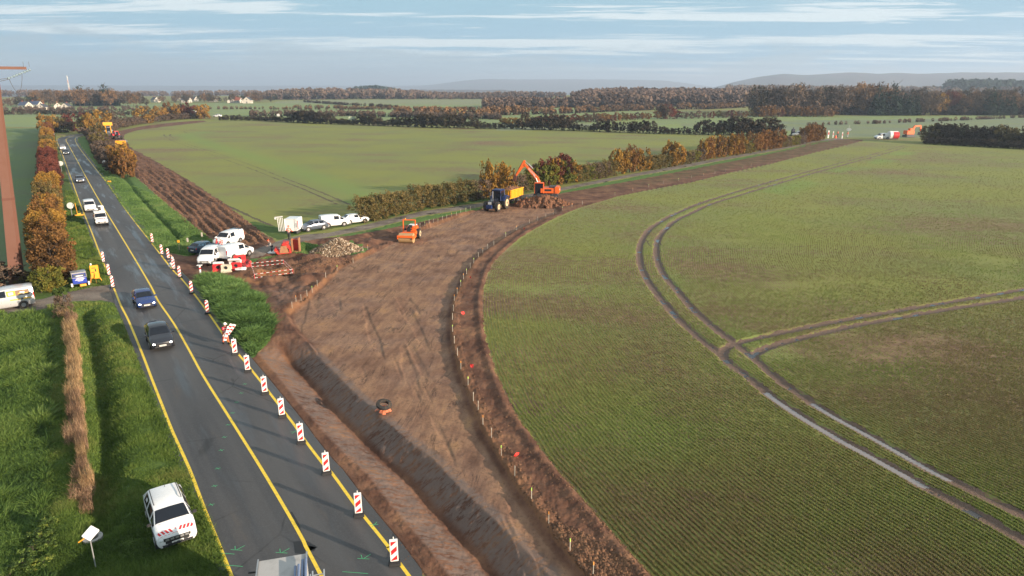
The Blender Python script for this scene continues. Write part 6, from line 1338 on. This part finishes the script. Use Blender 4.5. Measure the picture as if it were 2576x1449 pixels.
hrow([(10,290),(100,288),(250,291),(330,290),(400,288),(470,285)], 4.6, lambda p: 6 if p > 430 else 3.7, lambda p: 'dark' if random.random() < .6 else 'bare', 'dark brown bush between the far field and the white cottages', 'dark brown bushes below the cottages', bushM)
wood('hedge_scrub', 'sparse brown hedge line crossing the far right field', [(2030,316),(2200,312),(2400,304),(2600,296)], 110, (1.5, 2.4), 'bare', 3, 36)
hrow([(1908,294),(1980,293),(2060,294),(2095,293)], 6, lambda p: 7.0, ['rust','copper'], 'rust bush at the foot of the big right wood', 'rust bushes at the foot of the right wood', bushM)
# the right-hand wood: separate trees
WR = [(1905,26,'dark'),(1925,27,'bare'),(1948,26,'bare'),(1970,26,'dark'),(1995,27,'bare'),(2018,26,'bare'),(2042,27,'bare'),(2066,25,'dark'),(2088,26,'bare'),(2112,26,'bare'),(2135,27,'copper'),(2158,29,'copper'),(2180,30,'copper'),(2205,27,'copper'),(2228,24,'copper'),(2262,21,'bare'),(2292,24,'bare'),(2318,22,'bare'),(2342,23,'bare'),(2362,20,'gold'),(2388,21,'wine'),(2410,19,'copper'),(2436,22,'copper'),(2460,20,'bare'),(2500,20,'bare'),(2540,22,'copper'),(2568,20,'bare'),(2600,22,'bare')]
nm_ = dict(dark='dark', bare='grey brown', copper='copper brown', gold='golden', wine='reddish')
for i, (px, hm, k) in enumerate(WR):
    X, Y, Z = at(px, 290+random.uniform(-2, 1)); h = hm*.77*random.uniform(.92, 1.06)
    plant('broadleaf_tree', f'{nm_[k]} tree of the big right wood, {ordn(i) if i < 20 else ordn(i-20)+" after twenty"} from its left end', 'tree', 'f', treeF[i % 4], trk_f, LM[k], (X, Y, Z), (h*.75, h*.75, h), group='trees of the big right wood')
for i in range(46):
    X, Y, Z = at(1905+i*15+random.uniform(-5, 5), 285); h = random.uniform(16, 19); plant('broadleaf_tree', 'brown tree in the back row of the big right wood', 'tree', 'f', treeF[i % 4], trk_f, LM[random.choice(['bare','dark','dark'])], (X, Y+12, Z), (h*.7, h*.7, h), group='back row trees of the big right wood')
for i, (px, yt) in enumerate([(2182,216),(2196,222),(2217,208),(2232,232),(2248,233),(2262,231),(2276,236),(2460,222),(2478,235),(2493,238),(2512,240),(2560,242)]):
    X, Y, Z = at(px, 289); h = (290-yt)*.315; plant('conifer_tree', f'dark conifer of the right wood, {ordn(i)} from the left', 'tree', 'c', conF[i % 2], trk_f, LM['conif'], (X, Y-12, Z), (h*1.0, h*1.0, h), group='conifers of the right wood')
wood('undergrowth', 'dark undergrowth at the foot of the big right wood', [(1895,289),(2200,290),(2620,291)], 300, (4.5, 8), 'dark', 22, 60)
for px, py, w_, h_ in ((1912,290,8,7),(1955,291,14,5),(2010,291,14,5),(2060,291,9,8),(2090,291,10,5)): pass
# the left-hand wood behind the cottages
for i in range(34):
    px = -5+i*11.3+random.uniform(-4, 4); prof = np.interp(px, [0, 40, 75, 90, 160, 230, 300, 350, 375], [10, 12, 13, 21, 22, 23, 22, 19, 9])
    X, Y, Z = at(px, 270+random.uniform(-3, 0)); Y += (i % 3)*14; X *= (1+(i % 3)*14/Y); h = prof*random.uniform(.85, 1.08)*.76; k = random.choice(['copper','bare','copper','bare','dark']); k = 'conif' if 75 < px < 85 else k
    plant('broadleaf_tree', f'{nm_.get(k, "dark green")} tree of the left wood behind the cottages, {ordn(i) if i < 20 else ordn(i-20)+" after twenty"} from the left', 'tree', 'f', treeF[i % 4], trk_f, LM[k], (X, Y, Z), (h*.8, h*.8, h), group='trees of the left wood')
for i, (px, h) in enumerate([(172,30),(180,29),(215,24),(228,27),(238,33),(247,28),(250,24),(262,24)]):
    X, Y, Z = at(px, 268); plant('conifer_tree', f'dark conifer rising from the left wood, {ordn(i)} from the left', 'tree', 'c', conF[i % 2], trk_f, LM['conif'], (X, Y+20, Z), (h*.85, h*.85, h*.78), group='conifers of the left wood')
# the village with its garden trees
for i in range(46):
    px = 385+i*6.0+random.uniform(-3, 3); X, Y, Z = at(px, 259+random.uniform(-2, 1)); h = random.uniform(6, 12); k = random.choice(['copper','bare','dark','conif','wine' if 498 < px < 520 else 'bare'])
    plant('village_tree', f'{nm_.get(k, "dark green")} garden tree of the far village', 'tree', 'f', treeF[i % 4], trk_f, LM[k], (X, Y+random.uniform(0, 60), Z), (h*.8, h*.8, h), group=f'{k} garden trees of the far village')
m_wallw = PM('white rendered wall', (.52,.48,.42), .8, dirt=.05); m_roofd = PM('dark slate roof', (.05,.055,.07), .6); m_roofr = PM('red tile roof', (.30,.09,.05), .7)
def house(px, py, w, d, h, rz, roof, label):
    X, Y, Z = at(px, py); t = T('cottage', label, 'house', (X, Y, Z), rz)
    MB().box((0, 0, h/2), (d, w, h)).prism([(-d/2, h), (d/2, h), (d/2-.01, h+.01), (0, h+w*.0+d*.42), (-d/2+.01, h+.01)], -w/2, w/2).build('wall', m_wallw, t)
    g = MB(); zr = h+d*.42
    for s in (-1, 1): g.add([(s*(d/2+.3), -w/2-.3, h-.1), (s*(d/2+.3), w/2+.3, h-.1), (0, w/2+.3, zr+.12), (0, -w/2-.3, zr+.12)], [(0, 1, 2, 3)])
    rf = g.build('roof', roof, t); MB().box((0, w*.3, zr+.3), (.7, .7, 1.4)).build('chimney', m_roofr, rf)
    for y in (-w*.25, w*.2):
        for s in (-1, 1): MB().box((s*(d/2+.02), y, h*.55), (.05, 1.1, 1.3)).build('window', m_glass, t)
    MB().box((0, -w/2-.02, 1.0), (1.0, .05, 2.0)).build('door', m_dgrey, t); MB().box((0, -w/2-.02, h+.8), (.9, .05, .9)).build('window', m_glass, t)
for i, a in enumerate([(168,276,7,6.5,2.8,.15,m_roofd,'white gabled cottage, nearest to the left wood middle'),(146,273,6,6,2.5,.6,m_roofd,'white gabled cottage, middle one of the three'),(109,277,6.5,6,2.6,.1,m_roofd,'pale cottage under the blue roofs'),(90,269,6,6,2.4,-.4,m_roofd,'small white cottage beside the blue roofs'),(92,271,10,7,3,1.4,PM('blue slate roof', (.05,.07,.13), .5),'low house with blue roof left of the cottages'),(65,273,10,7,3,1.2,PM('blue slate roof', (.05,.07,.13), .5),'low house with blue roof at the far left'),
    (582,259,9,8,3,.3,m_roofd,'white gable house left in the far village'),(600,259,9,8,3,1.3,m_roofr,'house with red roof in the far village'),(624,260,10,9,3.5,.1,m_roofd,'large pale gable house at the right end of the village'),(392,257,9,8,3,.9,m_roofd,'grey house at the left end of the village'),(448,252,9,8,3,.2,m_roofd,'pale house among trees in the left village'),(485,255,12,8,3,1.3,m_roofd,'long roofed house in the middle of the village'),(470,258,10,7,3,1.4,m_roofd,'low shed like house in the village'),(535,256,10,7,3,1.3,m_roofd,'dark roofed house behind the reddish village tree')]): house(*a)
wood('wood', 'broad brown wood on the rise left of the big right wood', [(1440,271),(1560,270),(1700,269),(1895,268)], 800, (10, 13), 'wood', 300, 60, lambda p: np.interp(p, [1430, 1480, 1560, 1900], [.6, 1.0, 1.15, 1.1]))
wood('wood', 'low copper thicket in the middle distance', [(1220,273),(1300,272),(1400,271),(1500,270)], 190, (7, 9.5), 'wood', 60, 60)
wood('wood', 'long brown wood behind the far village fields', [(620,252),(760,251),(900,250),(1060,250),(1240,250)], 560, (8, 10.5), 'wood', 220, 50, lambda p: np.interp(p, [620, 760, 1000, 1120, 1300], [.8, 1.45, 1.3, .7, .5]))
wood('wood', 'dark conifer wood on the skyline', [(885,236),(940,236),(1010,236)], 170, (20, 25), 'conif', 300, 40, lambda p: np.interp(p, [880, 920, 960, 1020], [.9, 1.15, 1.1, .6]))
wood('wood', 'thin line of brown trees beyond the pale field', [(1120,248),(1230,249),(1330,246),(1420,246)], 130, (8, 11), 'wood', 60, 50)
wood('wood', 'brown woods rising behind the right wood', [(1830,246),(2000,245),(2200,244),(2400,245),(2650,246)], 900, (15, 19), 'wood', 900, 40)
wood('wood', 'dark conifer stand at the far right', [(2380,244),(2480,244),(2650,244)], 240, (28, 34), 'conif', 500, 40)
wood('wood', 'dim brown woods behind the left wood', [(-60,246),(100,244),(380,240),(640,240)], 350, (9, 12), 'wood', 500, 40)
wood('wood', 'brown bushy gardens around the white cottages', [(-30,282),(60,282),(180,282),(300,281),(400,280)], 200, (1.6, 3.2), 'bare', 60, 60)
# lattice mast over the left wood
X, Y, Z = at(96, 262); t = T('radio_mast', 'red and white lattice radio mast above the left wood', 'mast', (X, Y+60, Z)); hM = 31
for k in range(7):
    g = MB(); a0, a1 = .8-.6*k/7, .8-.6*(k+1)/7; z0, z1 = hM*k/7, hM*(k+1)/7
    for sx_, sy_ in ((1,1),(1,-1),(-1,1),(-1,-1)): g.bar((a0*sx_, a0*sy_, z0), (a1*sx_, a1*sy_, z1), .16, n=4); g.bar((a0*sx_, a0*sy_, z0), (-a1*sx_, a1*sy_, z1), .10, n=4); g.bar((a0*sx_, a0*sy_, z0), (a1*sx_, -a1*sy_, z1), .10, n=4)
    g.build('mast_section', PM('faded mast red', (.42,.32,.32), .6) if k % 2 else m_back, t)
# dry bramble strip and dead straw on the left verge
twigM = []
for _ in range(3):
    n = 1500; P0_ = np.stack([rng.uniform(-.5, .5, n), rng.uniform(-.8, .8, n), rng.uniform(0, .5, n)], 1); D_ = unit(n)*np.array([.55, .55, .5])+np.array([0, 0, .55]); L_ = rng.uniform(.15, .55, n)[:, None]; P1_ = P0_+D_*L_
    W_ = unit(n)*.011; co = np.stack([P0_-W_, P0_+W_, P1_], 1).reshape(-1, 3); me = npmesh('twigs', co, tris=np.arange(n*3).reshape(-1, 3), smooth_=False); fattr(me, 'tint', rng.random(n), 'FACE'); twigM.append(me)
stm = limbs_mesh('thorn stems', .9, .02, 8, 1.6)
br = along(GP([(170,800),(182,860),(192,930),(196,1000),(202,1080),(208,1160),(212,1230),(216,1290)]), 1.05, .1)
for i, (x, y, a) in enumerate(br):
    px_y = i/len(br); k = 'straw' if (.08 < px_y < .6 or i % 3 == 0) else 'bare'; tw = random.uniform(.4, 1.0)
    x += random.gauss(0, .16); z = hgt(x, y); o = plant('bramble_bush', f'dry {"straw coloured" if k == "straw" else "brown thorny"} bush of the left verge strip, number {i+1} from the lane', 'bush', 't', twigM[i % 3], stm, LM['straw' if k == 'straw' else 'bare2'] if k == 'straw' or 'bare2' in LM else LM.setdefault('bare2', leaf_mat('reddish dry bramble', [(.11,.062,.042), (.22,.13,.085), (.33,.21,.13), (.40,.27,.16)], trans=.1)), (x, y, z), (tw, .95, random.uniform(.75, 1.45)), a+R(90), 'dry bushes of the left verge strip')
X, Y, Z = at(164, 800); t = plant('pollard_shrub', 'dark stemmed shrub with green top beside the gravel lane', 'shrub', 'm', boxM[0], trk_u, LM['bare'], (X, Y, Z), (1.3, 1.3, 1.9)); link('green_top', crown_mesh('green top', 'dome', .95, .95, .35, 700, .05, .95, 25), leaf_mat('fresh green leaves', [(.03,.05,.012), (.07,.11,.025), (.12,.17,.04)]), t)
for i, (px, py, w, h, k) in enumerate([(14,722,4.5,2.2,'bare'),(-30,726,5,2.6,'bare'),(104,737,1.8,2.4,'lime'),(70,718,2.5,1.6,'olive')]):
    X, Y, Z = at(px, py); plant('verge_shrub', ['brown scrub at the foot of the pylon','brown scrub left of the pylon foot','small yellow green shrub with pale stems at the hedge end','low olive shrub right of the pylon foot'][i], 'shrub', 'm', bushM[i % 3], trk_u, LM[k], (X, Y, Z), (w, w, h))
# ---------------------------------------------------------------- grass and weeds as real blades
m_blade = leaf_mat('grass blades', [(.048,.085,.018), (.095,.160,.030), (.155,.23,.048), (.24,.25,.075)], .7, .3)
m_blade2 = leaf_mat('lush grass blades', [(.058,.115,.032), (.115,.205,.055), (.17,.28,.08), (.24,.31,.11)], .7, .3)
m_weed = leaf_mat('broad weed leaves', [(.035,.075,.018), (.080,.145,.032), (.14,.22,.045), (.22,.28,.08)], .6, .25)
def scatter(poly_px, n):
    xs = [p[0] for p in poly_px]; ys = [p[1] for p in poly_px]; x = rng.uniform(min(xs), max(xs), n*3); y = rng.uniform(min(ys), max(ys), n*3); ins = np.zeros(x.shape, bool)
    for a, b_ in zip(poly_px, poly_px[1:]+poly_px[:1]):
        if a[1] == b_[1]: continue
        c = ((a[1] > y) != (b_[1] > y)) & (x < (b_[0]-a[0])*(y-a[1])/(b_[1]-a[1])+a[0]); ins ^= c
    x, y = x[ins][:n], y[ins][:n]; u = (x-1288)/F; v = (724.5-y)/F; t_ = -CAMH/(-math.sin(PITCH)+v*math.cos(PITCH)); return u*t_, (math.cos(PITCH)+v*math.sin(PITCH))*t_
def blades(name, label, poly, n, hr, wd, mt, lean=.5, per=4, patch=1.2, zoff=.0, cat='grass'):
    x, y = scatter(poly, n); z = hgts(x, y)+zoff; r = np.hypot(x, y); x = np.repeat(x, per); y = np.repeat(y, per); z = np.repeat(z, per); m_ = len(x); r = np.repeat(r, per)
    g_ = fbm(x/patch, y/patch, 3, 77)+.5; P0_ = np.stack([x+rng.normal(0, .05, m_), y+rng.normal(0, .05, m_), z], 1); h = rng.uniform(*hr, m_)*(.45+g_*1.1)
    D_ = np.stack([rng.normal(0, lean, m_), rng.normal(0, lean, m_), np.ones(m_)], 1)*h[:, None]; a = rng.uniform(0, math.pi, m_); wv = wd*(1+r/80); W_ = np.stack([np.cos(a)*wv, np.sin(a)*wv, np.zeros(m_)], 1)
    co = np.stack([P0_-W_, P0_+W_, P0_+D_], 1).reshape(-1, 3); me = npmesh(name, co, tris=np.arange(m_*3).reshape(-1, 3), smooth_=False)
    big = fbm(x/5, y/5, 3, 99); fattr(me, 'tint', np.clip(g_*.45+rng.random(m_)*.45+big*.5, 0, 1), 'FACE'); o = link(name, me, mt); tag(o, label, cat, kind='stuff'); return o
blades('grass', 'rough green grass of the near left verge', [(120,770),(190,758),(284,762),(330,870),(395,1010),(470,1185),(540,1350),(590,1480),(100,1480),(120,1100)], 46000, (.06, .20), .016, m_blade, .6)
blades('grass', 'rough green grass of the far left verge', [(165,480),(188,480),(225,590),(282,715),(175,735),(168,600)], 9000, (.08, .20), .022, m_blade, .5)
blades('grass', 'bright grass of the right hand verge', [(240,420),(300,450),(390,490),(540,610),(480,644),(398,630),(300,508)], 16000, (.08, .22), .022, m_blade2, .6)
blades('grass', 'lush clumpy grass on the bank beside the beacons', [(498,712),(512,699),(585,706),(648,742),(686,815),(680,842),(648,882),(636,896),(604,862),(540,776)], 30000, (.14, .46), .045, m_blade2, .85, 4, 1.0)
blades('grass', 'short grass round the red buckets and stones', GRC := [(640,660),(735,620),(800,614),(925,628),(850,640),(740,638),(700,640)], 4000, (.06, .18), .025, m_blade2, .6)
blades('weeds', 'tall dark green weeds at the left edge', [(-350,800),(-10,785),(110,790),(130,860),(128,1000),(120,1150),(110,1300),(125,1480),(-350,1480)], 75000, (.12, .42), .035, m_weed, .9, 4, 1.6, cat='weeds')
for i, (px, py, w, h) in enumerate([(118,1335,.9,.55),(104,1368,1.1,.6),(88,1402,1.2,.6),(62,1436,1.3,.6),(112,1428,.9,.45),(128,1388,.7,.4),(30,1462,1.3,.5)]):
    X, Y, Z = at(px, py); plant('weed_clump', f'leafy yellow green weed clump at the bottom left corner, {ordn(i)} from the top', 'weeds', 'm', bushM[i % 3], trk_u, LM['weed'] if 'weed' in LM else LM.setdefault('weed', leaf_mat('yellow green weed leaves', [(.03,.05,.012), (.08,.13,.03), (.17,.24,.05), (.42,.42,.08)], .6)), (X, Y, Z), (w, w, h))
# seedlings standing in their drill rows over the near part of the right field
x, y = scatter([(1347,577),(1450,530),(1560,497),(1850,436),(2049,388),(2180,358),(2590,372),(3400,400),(3400,1470),(1660,1470),(1444,1230),(1315,1069),(1252,945),(1216,804),(1216,733),(1241,660)], 460000)
dmin = np.full(x.shape, 1e9); nx = np.zeros(x.shape); ny = np.zeros(x.shape)
for a, b_ in zip(FEDGE[::2], FEDGE[2::2]):
    vx, vy = b_[0]-a[0], b_[1]-a[1]; tt_ = np.clip(((x-a[0])*vx+(y-a[1])*vy)/(vx*vx+vy*vy), 0, 1); dx = x-a[0]-tt_*vx; dy = y-a[1]-tt_*vy; d = np.hypot(dx, dy); k = d < dmin
    dmin = np.where(k, d, dmin); nx = np.where(k, dx/np.maximum(d, 1e-6), nx); ny = np.where(k, dy/np.maximum(d, 1e-6), ny)
RS = .26; ph_ = np.hypot(x, y); kp = rng.random(len(x)) < sm(330, 60, ph_)*.9; kp |= ph_ < 60; x, y, dmin, nx, ny = x[kp], y[kp], dmin[kp], nx[kp], ny[kp]; sh_ = (np.round(dmin/RS)*RS-dmin)+rng.normal(0, .03, len(x))+fbm(x/3, y/3, 3, 140)*.10; x = x+nx*sh_; y = y+ny*sh_
rt_ = np.full(x.shape, -1e3)
for l in TRK+TRK2: rt_ = np.maximum(rt_, sdline(l, .42, x, y))
k = (rt_ < 0) & (fbm(x/7, y/7, 4, 123)+fbm(x/25, y/6, 3, 124)*.8 > -.56+rng.normal(0, .2, len(x))); x, y = x[k], y[k]
per = 3; z = hgts(x, y); r = np.repeat(np.hypot(x, y), per); m_ = len(x)*per; g_ = np.repeat(fbm(x/9, y/9, 4, 125), per); x = np.repeat(x, per); y = np.repeat(y, per); z = np.repeat(z, per)
P0_ = np.stack([x+rng.normal(0, .02, m_), y+rng.normal(0, .02, m_), z], 1); h = rng.uniform(.05, .12, m_); D_ = np.stack([rng.normal(0, .4, m_), rng.normal(0, .4, m_), np.ones(m_)], 1)*h[:, None]
a = rng.uniform(0, math.pi, m_); wv = .010*(1+r/45); W_ = np.stack([np.cos(a)*wv, np.sin(a)*wv, np.zeros(m_)], 1); co = np.stack([P0_-W_, P0_+W_, P0_+D_], 1).reshape(-1, 3)
me = npmesh('seedlings', co, tris=np.arange(m_*3).reshape(-1, 3), smooth_=False); fattr(me, 'tint', np.clip(.45+g_*.9+rng.normal(0, .2, m_), 0, 1), 'FACE')
tag(link('seedlings', me, leaf_mat('cereal seedlings', [(.21,.145,.080), (.21,.18,.076), (.215,.215,.070), (.20,.265,.066)], .7, .3)), 'young cereal plants in curved drill rows', 'crop', kind='stuff')
# soil clods on the stripped earth
def clods(name, label, poly, n, sr, mt, z0=0):
    x, y = scatter(poly, n); z = hgts(x, y)+z0; k = rng.uniform(*sr, len(x)); V_ = np.array(tmpl, float); Fq = np.array(tf)
    q = unit(len(x)); jit = 1+rng.uniform(-.35, .35, (len(x), 6, 3)); co = (V_[None]*jit*k[:, None, None]*np.array([1.2, 1.2, .8])); ang = rng.uniform(0, 6.28, len(x)); ca_, sa_ = np.cos(ang)[:, None], np.sin(ang)[:, None]
    X_ = co[..., 0]*ca_-co[..., 1]*sa_+x[:, None]; Y_ = co[..., 0]*sa_+co[..., 1]*ca_+y[:, None]; Z_ = co[..., 2]+z[:, None]
    me = npmesh(name, np.stack([X_, Y_, Z_], -1).reshape(-1, 3), tris=(Fq[None]+np.arange(len(x))[:, None, None]*6).reshape(-1, 3), smooth_=False); o = link(name, me, mt); tag(o, label, 'soil', kind='stuff')
m_clod = earth('broken clods', [(.075,.038,.022), (.15,.075,.040), (.24,.125,.062)], 1.2)
edge = [(1290,586),(1212,637),(1171,690),(1147,741),(1137,784),(1139,865),(1173,972),(1231,1105),(1331,1260),(1427,1387),(1500,1470)]
clods('clods', 'crumbled soil clods along the platform right edge', [(x-2, y) for x, y in edge]+[(x+16+max(0, y-700)*.05, y) for x, y in edge[::-1]], 3800, (.03, .11), m_clod)
e2 = [(1640,1449),(1553,1356),(1444,1230),(1362,1135),(1315,1069),(1252,945),(1222,853),(1213,772),(1225,695)]
clods('clods', 'soil clods along the sown field edge', [(x+2, y) for x, y in e2]+[(x-14-max(0, y-700)*.07, y) for x, y in e2[::-1]], 3000, (.03, .09), m_clod)
clods('clods', 'big clods at the bottom end of the brown strip', [(1380,1310),(1470,1340),(1620,1440),(1640,1480),(1500,1480)], 1300, (.05, .14), m_clod)
clods('clods', 'lumps in the churned compound', [(620,700),(760,700),(900,650),(840,640),(700,655),(640,668)], 2200, (.04, .13), m_clod)
clods('clods', 'lumps thrown over the ploughed strip', [(330,380),(400,415),(560,510),(680,600),(620,625),(480,575),(350,450)], 5200, (.06, .20), m_clod)
clods('clods', 'scattered lumps on the road side slope', [(655,885),(640,905),(760,1095),(915,1290),(1040,1449),(1130,1449),(1000,1280),(840,1080),(720,930)], 2500, (.02, .06), m_clod)
# ---------------------------------------------------------------- the air
hz = MB().box((0, 6000, 57), (26000, 20000, 226)).build('haze', None); m, t, b = gmat('haze air'); t.n.remove(b); pv = t.new('ShaderNodeVolumePrincipled'); pv.inputs['Color'].default_value = (.66,.80,1.0,1); pv.inputs['Density'].default_value = .0002; pv.inputs['Anisotropy'].default_value = .25
t.l.new(pv.outputs[0], t.n['Material Output'].inputs['Volume']); hz.data.materials.append(m); hz.data.materials.pop(index=0) if len(hz.data.materials) > 1 else None; tag(hz, kind='stuff')
